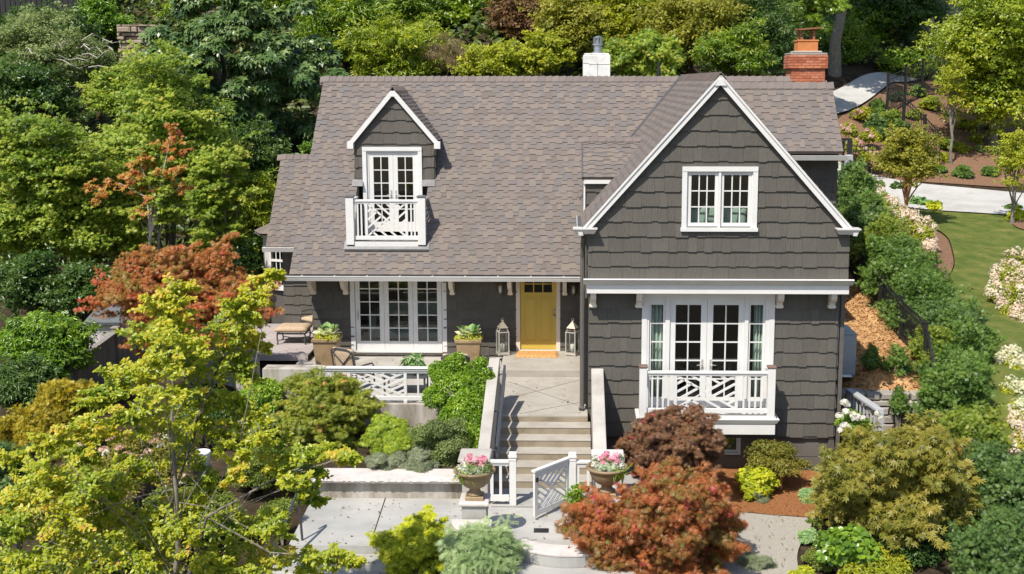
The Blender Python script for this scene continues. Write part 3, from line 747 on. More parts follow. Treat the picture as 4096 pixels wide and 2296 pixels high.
mb.box(-5.75, -3.5, 31.2, 35.0, 3.94, 4.0); mb.box(-6.3, -2.9, 32.6, 32.65, 4.0, 6.6); mb.box(.5, 5.6, 24.5, 31, .78, .84); mb.box(.5, 5.6, 24.3, 30, 3.70, 3.74); mb.box(.5, 5.6, 27.4, 27.46, .85, 3.7); mb.box(1.6, 4.4, 26.8, 26.86, 3.75, 6.2)
mb.build('room_floor', M['inside'], HS)
# eave: soffit, gutter, brackets
mb = MB(); mb.box(-6.95, .33, 28.06, 29.05, 3.085, 3.11); mb.box(-6.98, .33, 28.02, 28.055, 3.04, 3.17); mb.build('soffit', M['cream'], HS)
mb = MB(); gutter(mb, -7.02, .30, 28.015, 3.165); g = mb.build('gutter', M['gutter'], HS)
mb = MB(); mb.box(-7.05, .28, 27.935, 28.03, 3.168, 3.176); mb.build('gutter_dark_top', M['flash'], g)
mb = MB()
for k in range(9): x = -6.6 + k * .8; mb.box(x - .02, x + .02, 27.90, 27.95, 3.166, 3.185)
each(mb, 'gutter_clip', M['gutter'], g)
def bracket(x, yw, zt, dep, hh, w=.10, mat='cream'):
    pr = [(yw - .03, zt), (yw - dep, zt), (yw - dep, zt - .09)]
    for k in range(1, 7):
        a = k / 7 * math.pi / 2; pr.append((yw - .14 - (dep - .14) * math.cos(a), zt - .09 - (hh - .22) * math.sin(a)))
    pr += [(yw - .14, zt - hh), (yw - .03, zt - hh)]
    mb = MB(); mb.prism([(x - w / 2, a, b) for a, b in pr], (w, 0, 0)); mb.box(x - w / 2 - .02, x + w / 2 + .02, yw - .16, yw - .02, zt - hh + .02, zt - hh + .06)
    return mb.build('bracket', M[mat], HS)
for x in (-6.56, -5.74, -3.03, -1.56, -.18): bracket(x, 29.06, 3.083, .62, .56)
for k in range(6):
    x = -6.2 + k * 1.25; MB().box(x - .09, x + .09, 28.15, 29.0, 3.05, 3.084).build('soffit_vent', M['cream'], HS)

# ---- terrace French doors (three leaves) and the yellow front door
mb = MB(); casing(mb, -5.65, -3.19, 1.02, 3.10, 29.06, w=.115, bottom=False); mb.box(-5.53, -3.31, 29.02, 29.15, 1.0, 1.045); mb.build('door_casing', M['white'], HS)
for i in range(3):
    x0 = -5.525 + i * .737
    sash('french_door', x0, x0 + .731, 1.05, 3.09, 29.07, 2, 5, stile=.115, top=.10, bottom=.24, mun=.026,
         handle=(x0 + .06, 1.98, 0.4) if i == 0 else None)
mb = MB(); casing(mb, -1.42, -.295, 1.06, 3.12, 29.06, w=.10, bottom=False); mb.box(-1.33, -.385, 28.98, 29.12, 1.057, 1.085); mb.build('door_casing', M['cream'], HS)
fd = MB(); X0, X1, Z0, Z1 = -1.315, -.395, 1.10, 3.10
fd.box(X0, X1, 29.075, 29.115, Z0, Z1 - .53); fd.box(X0, X0 + .11, 29.074, 29.115, Z1 - .53, Z1); fd.box(X1 - .11, X1, 29.074, 29.115, Z1 - .53, Z1); fd.box(X0 + .11, X1 - .11, 29.074, 29.115, Z1 - .10, Z1)
for i in (1, 2): x = X0 + .11 + (X1 - X0 - .22) * i / 3; fd.box(x - .013, x + .013, 29.08, 29.11, Z1 - .53, Z1 - .10)
fd.box(X0 + .11, X1 - .11, 29.083, 29.108, Z1 - .325, Z1 - .30)
for a, b in ((X0 + .11, X0 + .42), (X1 - .42, X1 - .11)):    # panel mouldings
    z0, z1 = Z0 + .20, Z1 - .65
    for q in ((a, a + .022, z0, z1), (b - .022, b, z0, z1), (a + .022, b - .022, z0, z0 + .022), (a + .022, b - .022, z1 - .022, z1)):
        fd.box(q[0], q[1], 29.064, 29.076, q[2], q[3])
    fd.cbox(a + .05, b - .05, 29.067, 29.08, z0 + .05, z1 - .05, .006)
fd = fd.build('front_door', M['yellow'], HS)
MB().box(X0 + .108, X1 - .108, 29.093, 29.097, Z1 - .532, Z1 - .098).build('pane', M['glass'], fd)
h = MB(); h.lathe([(.001, 0), (.03, 0), (.03, .012), (.014, .014), (.014, .045), (.03, .055), (.034, .075), (.026, .095), (.001, .1)], (0, 0, 0), 14)
h.v = [(X1 - .055 + a, 29.074 - c, 1.98 + b) for a, b, c in h.v]; h.build('handle', M['nickel'], fd, smooth=True)
h = MB(); h.lathe([(.001, 0), (.03, 0), (.03, .016), (.012, .02), (.012, .03), (.001, .03)], (0, 0, 0), 14)
h.v = [(X1 - .055 + a, 29.074 - c, 2.13 + b) for a, b, c in h.v]; h.build('deadbolt', M['metal'], fd, smooth=True)
MB().cbox(-.215, -.195, 29.02, 29.035, 1.93, 2.03, .003).build('doorbell', M['bronze'], HS)
for x in (-1.81, .045):
    l = MB(); l.box(x - .05, x + .05, 29.02, 29.05, 2.72, 2.9); l.tube([(x, 29.03, 2.85), (x, 28.95, 2.92), (x, 28.90, 2.88)], .012, 6)
    l.lathe([(.001, .15), (.02, .145), (.07, .10), (.115, .075), (.11, .062), (.06, .06), (.06, .04)], (x, 28.90, 2.73), 18)
    for k in range(6): a = k * math.pi / 3; l.tube([(x + .057 * math.cos(a), 28.9 + .057 * math.sin(a), 2.79), (x + .057 * math.cos(a), 28.9 + .057 * math.sin(a), 2.57)], .007, 5)
    l.lathe([(.04, 0), (.066, .005), (.066, .03), (.04, .035)], (x, 28.90, 2.545), 18)
    l = l.build('wall_lamp', M['bronze'], HS)
    MB().lathe([(.046, 0), (.046, .21)], (x, 28.90, 2.575), 16).build('shade', M['milk'], l, smooth=True)

# ---- the left wing with its bay
LS = (0, 2.0, 2.36)
def lw(x, y): return (x, y, 3.38 + (y - 31.5) * 1.18)
roof('wing_roof', [[lw(-8.42, 31.5), lw(-6.7, 31.5), lw(-6.7, 33.5), lw(-8.40, 33.5)]], XV, LS, 13, row=.195)
mb = MB(); ridge_caps(mb, (-6.8, 33.5, 5.75), (-8.45, 33.5, 5.75), (0, -.65, -.76), (0, .65, -.76)); mb.build('ridge_cap', M['ridgecap'], HS)
MB().prism([(-8.4, 33.5, 5.70), (-8.4, 35.6, 3.2), (-8.4, 35.5, 3.1), (-8.4, 33.4, 5.6)], (1.8, 0, 0)).build('rear_roof', M['ridgecap'], HS)
wall('left_wing_wall', [[(-8.12, .95), (-6.6, .95), (-6.6, 3.45), (-8.12, 3.45)]], (0, 32.1, 0), XV, ZV, 23, row=.27, voff=.05)
MB().prism([(-8.12, 32.21, .5), (-8.12, 35.2, .5), (-8.12, 35.2, 3.4), (-8.12, 33.5, 5.5), (-8.12, 32.21, 3.6)], (.1, 0, 0)).build('left_wing_side', M['shake_back'], HS)
mb = MB(); mb.box(-8.36, -6.7, 31.55, 32.05, 3.29, 3.315); mb.build('soffit', M['cream'], HS)
mb = MB(); gutter(mb, -8.5, -6.75, 31.52, 3.37); mb.build('gutter', M['gutter'], HS)
# bay window on the far left, its front sash facing the garden
bw = MB()
bw.prism([(-8.12, 32.6, .5), (-8.62, 32.75, .5), (-8.95, 33.3, .5), (-8.95, 34.6, .5), (-8.12, 34.9, .5)], (0, 0, 1.55))
bay = bw.build('bay_base', M['shake_back'], HS)
rf = MB(); c = (-8.05, 33.7, 4.15)
ring = [(-8.02, 32.28, 3.62), (-8.85, 32.45, 3.62), (-9.2, 33.2, 3.62), (-9.2, 34.8, 3.62), (-8.02, 35.0, 3.62)]
for i in range(4): rf.add([ring[i], ring[i + 1], c], [(0, 1, 2)], random.Random(i).random())
rf.add([(a, b, d - .06) for a, b, d in ring], [(0, 1, 2, 3, 4)]); rf.build('bay_roof', M['roof'], HS)
mb = MB(); p0, p1 = Vector((-8.62, 32.72, 0)), Vector((-8.12, 32.5, 0))
for a, b, z0, z1, d in ((0, .09, 2.02, 3.58, .1), (.91, 1, 2.02, 3.58, .1)):
    q, r_ = p0.lerp(p1, a), p0.lerp(p1, b); mb.beam((q.x, q.y, (z0 + z1) / 2), (r_.x, r_.y, (z0 + z1) / 2), d, z1 - z0)
for z0, z1, d in ((1.98, 2.12, .14), (2.80, 2.86, .09), (3.44, 3.56, .10)): mb.beam((p0.x, p0.y, (z0 + z1) / 2), (p1.x, p1.y, (z0 + z1) / 2), d, z1 - z0)
for q in (.37, .63): s = p0.lerp(p1, q); mb.box(s.x - .012, s.x + .012, s.y - .02, s.y + .02, 2.1, 3.46)
for z in (2.46, 3.14): mb.beam((p0.x, p0.y, z), (p1.x, p1.y, z), .035, .024)
bm_ = mb.build('bay_window', M['white'], HS)
g = MB(); g.beam((p0.x, p0.y + .01, 2.78), (p1.x, p1.y + .01, 2.78), .008, 1.36); g.build('pane', M['glass'], bm_)
mb = MB(); mb.prism([(-8.66, 32.76, 2.0), (-8.98, 33.3, 2.0), (-8.93, 33.3, 2.0), (-8.61, 32.76, 2.0)], (0, 0, 1.58)); mb.box(-8.97, -8.92, 33.31, 34.5, 2.0, 3.58); mb.build('bay_side', M['white'], HS)

# ---- dormer with its balcony
DX, DZ, DY = -4.565, 7.69, 29.83
ys = 31.9
def dl(s, f, y): return (DX + s * 1.12 * f, y, DZ - 1.32 * f)
def my(z): return 28 + (z - 3.19) / (4.76 / 4.1)
for s, nm in ((1, 'right'), (-1, 'left')):
    e = dl(s, 1, DY - .06); ze = e[2]
    roof('dormer_roof', [[dl(s, 1, DY - .06), dl(s, 1, my(ze) + .05), dl(s, 0, my(DZ) + .02), dl(s, 0, DY - .06)]], (0, s, 0), (-s * 1.12, 0, 1.32), 30 + s, row=.115, wr=(.10, .2), slab=.06)
mb = MB(); ridge_caps(mb, (DX, DY - .1, DZ + .0), (DX, my(DZ) - .12, DZ), (1.12, 0, -1.32), (-1.12, 0, -1.32), step=.08, w=.13); mb.build('ridge_cap', M['ridgecap'], HS)
mb = MB(); rng = random.Random(8)
for k in range(14):
    f = rng.uniform(.04, .5); p = dl(1, f, DY + rng.uniform(-.02, .16)); mb.cbox(p[0] - .02, p[0] + .03, p[1] - .02, p[1] + .03, p[2] + .01, p[2] + .03, .008)
each(mb, 'moss', M['moss'], HS)
mb = MB()
for s in (1, -1):
    a, b = Vector(dl(s, 1.0, DY - .075)), Vector(dl(s, 0, DY - .075)); a.z -= .08; b.z -= .08
    mb.beam(a, b, .045, .11); mb.cbox(a.x - .085 if s > 0 else a.x - .07, a.x + .07 if s > 0 else a.x + .085, DY - .105, DY + .05, a.z - .125, a.z + .06, .006)
mb.prism([(DX - .10, DY - .10, DZ - .20), (DX + .10, DY - .10, DZ - .20), (DX, DY - .10, DZ - .05)], (0, .05, 0)); mb.build('bargeboard', M['white'], HS)
dw = [[(-5.58, 5.33), (-3.55, 5.33), (-3.55, 6.40), (-4.565, 7.60), (-5.58, 6.40)]]
dw = minus(dw, (-5.37, -3.88, 5.2, 6.16))
wall('dormer_wall', dw, (0, 29.87, 0), XV, ZV, 33, row=.30, wr=(.12, .36))
wall('dormer_cheek', [[(0, 5.3), (1.1, 6.5), (0, 6.5)]], (-3.545, 29.87, 0), YV, ZV, 34, row=.3)
wall('dormer_cheek', [[(-1.1, 6.5), (0, 5.3), (0, 6.5)]], (-5.585, 29.87, 0), (0, -1, 0), ZV, 35, row=.3)
mb = MB(); casing(mb, -5.39, -3.86, 3.98, 6.11, 29.86, w=.10, d=.05, bottom=False); mb.box(-5.29, -3.96, 29.84, 29.92, 6.07, 6.11); mb.build('door_casing', M['white'], HS)
mb = MB(); mb.box(-5.29, -5.235, 29.86, 29.93, 3.98, 6.07); mb.box(-3.985, -3.96, 29.86, 29.93, 3.98, 6.07); mb.build('door_jamb', M['white'], HS)
sash('balcony_door', -5.234, -4.613, 4.02, 6.065, 29.875, 2, 5, stile=.115, top=.115, bottom=.25, mun=.024, handle=(-4.67, 4.98, -.9))
sash('balcony_door', -4.608, -3.987, 4.02, 6.065, 29.875, 2, 5, stile=.115, top=.115, bottom=.25, mun=.024, handle=(-4.55, 4.98, .9))
mb = MB(); mb.box(-5.52, -3.70, 28.62, 29.86, 3.86, 3.92); mb.build('balcony_floor', M['deck'], HS)
mb = MB()
for x in (-5.53, -3.72): mb.prism([(x, 28.62, 3.85), (x, 29.86, 3.85), (x, 29.86, 5.30), (x, 28.62, 3.88)], (.03, 0, 0))
each(mb, 'well_wall', M['shake_back'], HS)
mb = MB(); mb.box(-5.64, -3.56, 28.42, 28.52, 3.70, 3.735)
mb.add([mainp(-5.66, 28.44), mainp(-3.54, 28.44), mainp(-3.54, 28.63), mainp(-5.66, 28.63)], [(0, 1, 2, 3)])
mb.v = [(a, b - .02, c + .028) for a, b, c in mb.v]
for x0, x1 in ((-5.66, -5.38), (-3.86, -3.52)): mb.add([(x0, 29.70, mz(29.70) + .05), (x1, 29.70, mz(29.70) + .05), (x1, 29.84, mz(29.84) + .05), (x0, 29.84, mz(29.84) + .05)], [(0, 1, 2, 3)])
each(mb, 'flashing', M['flash'], HS)
def balcony_rail(posts, y, zb, zt, ztop, lat, nb, name, depth=None, capmat='flash', pw=.20):
    ra, ba, la, po, ca = MB(), MB(), MB(), MB(), MB()
    for x in posts:
        po.cbox(x - pw / 2, x + pw / 2, y - pw / 2, y + pw / 2, zb - .06, ztop, .006); ca.cbox(x - pw / 2 - .018, x + pw / 2 + .018, y - pw / 2 - .018, y + pw / 2 + .018, ztop + .001, ztop + .045, .012)
    balustrade(ra, ba, la, posts[0] + pw / 2, posts[1] - pw / 2, zb + .06, zt, y, lat, nb)
    if depth:
        for x in posts:
            ra.cbox(x - .05, x + .05, y + pw / 2, y + depth, zt - .05, zt, .006); ra.box(x - .03, x + .03, y + pw / 2, y + depth, zb + .06, zb + .14)
            n = max(2, int(depth / .14))
            for i in range(1, n): yy = y + pw / 2 + (depth - pw / 2) * i / n; ba.box(x - .018, x + .018, yy - .018, yy + .018, zb + .14, zt - .05)
    r_ = ra.build(name, M['white'], HS)
    each(ba, 'baluster', M['white'], r_); la.build('lattice_panel', M['white'], r_); each(po, 'post', M['white'], r_); each(ca, 'post_cap', M[capmat], r_)
    return r_
balcony_rail((-5.50, -3.72), 28.57, 3.92, 4.98, 5.04, (-5.10, -4.10), (2, 2), 'balcony_railing', depth=.85, pw=.19)
mb = MB(); mb.box(-5.40, -3.82, 28.50, 28.53, 3.80, 3.94); mb.build('balcony_skirt', M['white'], HS)
# ---- gabled wing on the right
WX, WZ, WS = 2.99, 8.0, 1.125
def wp(s, x, y): return (WX + s * x, y, WZ - WS * x)
yv0, yv1 = my(WZ - WS * 2.78), 32.10
roof('gable_roof', [[wp(-1, 2.78, 23.84), wp(-1, 0, 23.84), wp(-1, 0, yv1), wp(-1, 2.78, yv0)]], (0, -1, 0), (1, 0, WS), 41, row=.17, wr=(.11, .2))
roof('gable_roof', [[wp(1, 2.78, 23.84), wp(1, 2.78, 30.9), wp(1, 1.75, 30.9), wp(1, 0, yv1), wp(1, 0, 23.84)]], (0, 1, 0), (-1, 0, WS), 42, row=.17, wr=(.11, .2))
mb = MB(); ridge_caps(mb, (WX, 23.80, WZ), (WX, 32.5, WZ), (1, 0, -WS), (-1, 0, -WS), step=.17, w=.17)
mb.build('ridge_cap', M['ridgecap'], HS)
mb = MB()    # lead in the valley
mb.beam((WX - 2.78, yv0 - .02, WZ - WS * 2.78 + .03), (WX, yv1 - .02, WZ + .03), .10, .012, up=(.45, -.6, .65)); mb.build('valley_flashing', M['flash'], HS)
mb = MB()
for s in (1, -1):
    a, b = Vector(wp(s, 2.76, 23.83)), Vector(wp(s, 0, 23.83)); a.z -= .115; b.z -= .115
    mb.beam(a, b, .05, .125); a2 = a + Vector((0, -.03, .085)); b2 = b + Vector((0, -.03, .085)); mb.beam(a2, b2, .04, .04)
mb.build('bargeboard', M['white'], HS)
mb = MB(); mb.prism([(WX - .12, 23.775, WZ - .22), (WX + .12, 23.775, WZ - .22), (WX, 23.775, WZ - .05)], (0, .05, 0)); mb.build('gable_peak', M['white'], HS)
up_ = [[(.33, 3.80), (5.74, 3.80), (5.74, 4.78), (2.99, 7.86), (.33, 4.86)]]
up_ = minus(up_, (2.28, 3.75, 4.90, 6.12))
wall('gable_wall', up_, (0, 23.95, 0), XV, ZV, 51, voff=.02)
low = minus([[(.36, .26), (5.64, .26), (5.64, 3.55), (.36, 3.55)]], (1.58, 4.21, .93, 3.36))
wall('wing_wall', low, (0, 24.3, 0), XV, ZV, 52)
wall('wing_side_wall', [[(-29.0, .9), (-24.31, .9), (-24.31, 4.7), (-29.0, 4.7)]], (.345, 0, 0), (0, -1, 0), ZV, 53)
wall('wing_side_wall', [[(24.31, 0), (30.9, 0), (30.9, 4.7), (24.31, 4.7)]], (5.65, 0, 0), YV, ZV, 54)
wall('rear_side_wall', [[(5.7, 1.5), (7.02, 1.5), (7.02, 6.05), (5.0, 6.05), (5.0, 4.8), (5.7, 4.8)]], (0, 30.92, 0), XV, ZV, 55) if False else None
wall('rear_side_wall', [[(5.74, 1.5), (7.0, 1.5), (7.0, 6.05), (5.74, 6.05)], [(4.6, 4.7), (5.74, 4.7), (5.74, 6.05), (4.6, 6.05)]], (0, 30.92, 0), XV, ZV, 55)
wall('right_wall', [[(30.93, 1.5), (35.3, 1.5), (35.3, 4), (32.1, 7.6), (30.93, 6.2)]], (7.01, 0, 0), YV, ZV, 56)
mb = MB(); mb.box(.40, 5.62, 24.36, 24.6, -.9, .25); mb.box(5.5, 5.61, 24.61, 30.9, -.6, .25)
for z in (-.16, -.45): mb.box(.4, 5.615, 24.352, 24.359, z, z + .012)
mb.build('foundation', M['found'], HS)
# jetty band, crown and brackets
mb = MB(); mb.box(.31, 5.75, 23.86, 24.29, 3.50, 3.685); mb.build('band_board', M['white'], HS)
mb = MB(); mb.prism([(.24, 23.945, 3.80), (.24, 23.74, 3.83), (.24, 23.72, 3.81), (.24, 23.74, 3.79), (.24, 23.83, 3.69), (.24, 23.945, 3.69)], (5.58, 0, 0)); mb.build('band_crown', M['gutter'], HS)
for x in (.45, 1.42, 4.38, 5.48): bracket(x, 24.3, 3.495, .33, .36, w=.12)
# boxed eave ends and gutters
mb = MB()
for x0, x1 in ((.08, .46), (5.48, 5.85)):
    mb.prism([(x0 - .05, 23.70, 4.86), (x1 + .05, 23.70, 4.86), (x1, 23.76, 4.76), (x0, 23.76, 4.76)], (0, .26, 0)); mb.box(x0 - .06, x1 + .06, 23.685, 23.98, 4.861, 4.885)
each(mb, 'eave_return', M['gutter'], HS, 2)
mb = MB(); gutter_y(mb, 23.72, 26.25, .22, 4.86, -1); gutter_y(mb, 23.72, 30.8, 5.76, 4.86, 1)
gutter(mb, 4.70, 7.12, 30.27, 5.98); each(mb, 'gutter', M['gutter'], HS); g = HS
mb = MB(); mb.box(.115, .205, 23.8, 26.2, 4.8605, 4.8645); mb.box(5.775, 5.865, 23.8, 30.7, 4.8605, 4.8645); mb.box(4.75, 7.08, 30.17, 30.26, 5.981, 5.985); each(mb, 'gutter_dark_top', M['flash'], HS)  # dark strips painted on for the shaded inside of open gutters
mb = MB(); mb.box(4.7, 7.1, 30.3, 30.9, 5.86, 5.88); mb.build('soffit', M['gutter'], HS)
mb = MB(); gutter(mb, 5.74, 6.26, 26.6, 3.68); mb.box(5.76, 6.2, 26.62, 29.6, 3.68, 3.71); mb.box(5.74, 5.95, 26.75, 29.5, .9, 3.55); o = mb.build('side_bump', M['gutter'], HS)
wall('side_bump_wall', [[(5.73, .9), (6.0, .9), (6.0, 3.56), (5.73, 3.56)]], (0, 26.7, 0), XV, ZV, 57)
# downspouts
mb = MB()
mb.tube([(.235, 24.02, 4.66), (.225, 24.12, 4.45), (.225, 24.20, 4.2), (.225, 24.20, .98), (.20, 24.12, .92)], .05, 8)
mb.box(.20, .29, 28.2, 28.30, .95, 3.06)
mb.box(.25, .32, 24.9, 25.0, 1.2, 4.6)
mb.cbox(.24, .33, 24.34, 24.44, .98, 3.3, .01); mb.box(5.715, 5.80, 24.36, 24.46, -.4, 3.5); each(mb, 'downspout', M['darktrim'], HS)
# wing French window with sidelights, curtains, balcony
mb = MB(); casing(mb, 1.49, 4.30, .92, 3.36, 24.29, w=.11, d=.045, bottom=False)
for a, b in ((1.60, 1.646), (1.991, 2.083), (3.671, 3.751), (4.108, 4.19)): mb.box(a, b, 24.26, 24.36, .92, 3.355)
mb.box(1.646, 4.108, 24.285, 24.355, 3.30, 3.355); mb.build('window_casing', M['white'], HS)
sash('sidelight', 1.647, 1.990, .94, 3.299, 24.30, 1, 5, stile=.045, top=.12, bottom=.22, mun=.026)
sash('sidelight', 3.752, 4.107, .94, 3.299, 24.30, 1, 5, stile=.045, top=.12, bottom=.22, mun=.026)
sash('balcony_door', 2.084, 2.874, .94, 3.299, 24.295, 2, 5, stile=.125, top=.12, bottom=.22, mun=.028, handle=(2.79, 1.88, -1))
sash('balcony_door', 2.880, 3.670, .94, 3.299, 24.295, 2, 5, stile=.125, top=.12, bottom=.22, mun=.028, handle=(2.965, 1.88, 1))
mb = MB(); mb.box(1.36, 4.29, 23.70, 24.27, .86, .91); mb.build('balcony_floor', M['white'], HS)
mb = MB(); mb.prism([(1.36, 23.63, .855), (4.36, 23.63, .855), (4.31, 23.68, .76), (1.41, 23.68, .76)], (0, .60, 0)); mb.box(1.40, 4.28, 23.70, 24.27, .52, .755); mb.build('balcony_fascia', M['white'], HS)
balcony_rail((1.50, 4.18), 23.76, .915, 1.87, 1.95, (2.18, 3.46), (4, 4), 'balcony_railing', depth=.5, capmat='capwood', pw=.155)
# upper casement window
mb = MB(); casing(mb, 2.26, 3.81, 4.88, 6.04, 23.94, w=.10, d=.05, sill=.02); mb.box(3.005, 3.055, 23.90, 24.0, 4.88, 6.04); mb.box(2.36, 2.385, 23.93, 24.02, 4.88, 6.04); mb.box(3.69, 3.71, 23.93, 24.02, 4.88, 6.04); mb.build('window_casing', M['white'], HS)
sash('casement_window', 2.386, 3.003, 4.90, 6.03, 23.945, 3, 3, stile=.065, top=.065, bottom=.075, mun=.024)
sash('casement_window', 3.057, 3.688, 4.90, 6.03, 23.945, 3, 3, stile=.065, top=.065, bottom=.075, mun=.024)
# basement window under the balcony
mb = MB(); casing(mb, 2.7, 3.66, -.08, .42, 24.345, w=.05, d=.03); mb.build('window_casing', M['white'], HS)
sash('basement_window', 2.75, 3.61, -.07, .45, 24.322, 2, 1, stile=.04, top=.04, bottom=.05)
# ---- small cross dormer tucked against the gabled wing
def cp(x, y): return (x, y, 5.72 + (y - 26.3) * .6)
roof('small_dormer_roof', [[cp(.24, 26.3), cp(.97, 26.3), cp(1.67, 27.6), cp(.24, 27.6)]], XV, (0, 1, .6), 61, row=.17, slab=.05)
MB().prism([(.24, 27.6, 6.49), (1.67, 27.6, 6.49), (.97, 28.9, 5.71), (.24, 28.9, 5.71)], (0, 0, -.05)).build('small_dormer_rear', M['ridgecap'], HS)
mb = MB(); ridge_caps(mb, (1.62, 27.6, 6.51), (.20, 27.6, 6.51), (0, -1, -.6), (0, 1, -.6), step=.2, w=.14); mb.build('ridge_cap', M['ridgecap'], HS)
mb = MB(); mb.box(.255, 1.0, 26.32, 26.36, 5.575, 5.665); mb.box(.258, .298, 26.37, 26.43, 4.85, 5.574); each(mb, 'small_dormer_trim', M['white'], HS)
wall('small_dormer_wall', [[(.30, 4.75), (1.0, 4.75), (1.0, 5.66), (.30, 5.66)]], (0, 26.43, 0), XV, ZV, 62, row=.3)
MB().prism([(.262, 26.44, 4.6), (.262, 28.8, 4.6), (.262, 28.8, 5.66), (.262, 27.6, 6.36), (.262, 26.44, 5.68)], (.034, 0, 0)).build('small_dormer_side', M['shake_back'], HS)
mb = MB(); mb.beam((.228, 26.28, 5.70), (.228, 27.6, 6.49), .03, .07); mb.build('rake_shade_strip', M['flash'], HS)  # dark strip added for the thin shade line on the left rake
# ---- chimneys
mb = MB(); mb.cbox(.29, 1.04, 32.65, 33.35, 6.5, 8.60, .03); mb.cbox(.32, 1.01, 32.68, 33.32, 8.601, 8.64, .015)
ch = mb.build('painted_chimney', M['chimney_paint'], HS)
mb = MB(); mb.box(.296, .45, 32.646, 32.649, 8.36, 8.37); mb.box(.69, .70, 32.646, 32.649, 8.0, 8.37); mb.box(.45, 1.08, 32.646, 32.649, 8.33, 8.34); mb.build('crack', M['flash'], ch)
mb = MB(); mb.lathe([(.16, 0), (.16, .04), (.11, .05), (.11, .22), (.15, .23), (.15, .26)], (.70, 33.0, 8.64), 16); mb.lathe([(.07, .26), (.07, .42), (.12, .43), (.12, .45), (.02, .48)], (.70, 33.0, 8.64), 16)
for k in range(8): a = k * math.pi / 4; mb.tube([(.70 + .115 * math.cos(a), 33 + .115 * math.sin(a), 8.88), (.70 + .115 * math.cos(a), 33 + .115 * math.sin(a), 9.08)], .012, 5)
mb.build('flue_cap', M['galv'], ch)
def bricks(mb, x0, x1, y0, y1, z0, z1, rng, bw=.215, bh=.072, g=.011, irr=.006):
    z = z0; r = 0
    while z < z1 - .03:
        off = (r % 2) * bw / 2
        for (a, b, fix, ax) in ((x0, x1, y0, 'x'), (y0, y1, x0, 'y'), (y0, y1, x1, 'Y')):
            p = a - off
            while p < b - .02:
                q0, q1 = max(a, p), min(b, p + bw - g); p += bw
                if q1 - q0 < .03: continue
                e = rng.uniform(0, irr)
                if ax == 'x': mb.cbox(q0, q1, fix - e - .006, fix + .06, z, z + bh - g, .004, rng.random())
                elif ax == 'y': mb.cbox(fix - e - .004, fix + .05, q0, q1, z, z + bh - g, .004, rng.random())
                else: mb.cbox(fix - .05, fix + e + .004, q0, q1, z, z + bh - g, .004, rng.random())
        z += bh; r += 1
mb = MB(); rng = random.Random(6)
bricks(mb, 5.93, 6.83, 32.05, 32.85, 7.3, 8.22, rng); bricks(mb, 5.87, 6.89, 31.99, 32.91, 8.22, 8.60, rng)
ch = mb.build('brick_chimney', M['brick'], HS)
mb = MB(); mb.box(5.95, 6.81, 32.06, 32.83, 7.2, 8.57); mb.box(5.89, 6.87, 32.01, 32.89, 8.225, 8.59); mb.cbox(5.88, 6.88, 32.0, 32.9, 8.592, 8.63, .015); mb.cbox(6.0, 6.76, 32.12, 32.78, 8.625, 8.69, .03); mb.build('mortar', M['mortar'], ch)
mb = MB(); mb.cbox(6.11, 6.65, 32.2, 32.74, 8.66, 8.97, .02); mb.cbox(6.09, 6.67, 32.18, 32.76, 8.94, 8.985, .01); mb.build('chimney_pot', M['clay'], ch)
mb = MB(); mb.prism([(6.12, 32.1, 9.24), (6.72, 32.1, 9.28), (6.72, 32.85, 9.30), (6.12, 32.85, 9.26)], (0, 0, .04)); 
for x in (6.22, 6.54):
    for y in (32.25, 32.7): mb.box(x - .03, x + .03, y - .03, y + .03, 8.98, 9.255)
mb.build('chimney_cap', M['rustcap'], ch)
mb = MB(); mb.tube([(2.42, 33.2, 7.0), (2.42, 33.2, 8.40)], .045, 10); mb.build('vent_pipe', M['iron'], HS)

# ================================================================== WALLS, RAILINGS AND GARDEN OBJECTS
def single(mb, name, mat, label, cat, group=None, **k):
    return tag(mb.build(name, mat, **k), label, cat, group)
mb = MB(); mb.cbox(-6.70, -5.43, 24.40, 24.78, -.4, 1.72, .012)
single(mb, 'concrete_parapet', M['stain'], 'thick stained concrete parapet block left of the white terrace railing', 'wall')
mb = MB(); mb.cbox(-5.425, -1.80, 24.46, 24.61, -.4, .93, .01)
single(mb, 'terrace_wall', M['stain'], 'streaked concrete retaining wall under the white terrace railing', 'wall')
mb = MB(); A = []; B = []
for k in range(15):
    a = R(-5 + 100 * k / 14); A.append((-9.0 + 2.0 * math.cos(a) * 1.0, 24.75 + 2.9 * math.sin(a))); B.append((-9.0 + 1.68 * math.cos(a), 24.75 + 2.58 * math.sin(a)))
for i in range(14): mb.prism([(*A[i], -.3), (*A[i + 1], -.3), (*B[i + 1], -.3), (*B[i], -.3)], (0, 0, 1.95))
single(mb, 'curved_wall', M['stain'], 'low curved concrete wall bending round the planted corner below the deck', 'wall')
# terrace railing
t = empty('terrace_railing', (-3.85, 24.5, .93), 'white terrace railing with a crossed lattice panel above the streaked concrete wall', 'railing')
ra, ba, la = MB(), MB(), MB()
balustrade(ra, ba, la, -5.42, -2.6, .99, 1.70, 24.55, (-4.85, -3.62), (2, 3))
ra.cbox(-5.44, -2.58, 24.47, 24.63, 1.701, 1.735, .01); ra.box(-5.42, -5.36, 24.5, 24.6, .935, .99); ra.box(-3.66, -3.58, 24.5, 24.6, .935, 1.0)
ra.build('rail', M['white'], t); each(ba, 'baluster', M['white'], t); la.build('lattice_panel', M['white'], t)
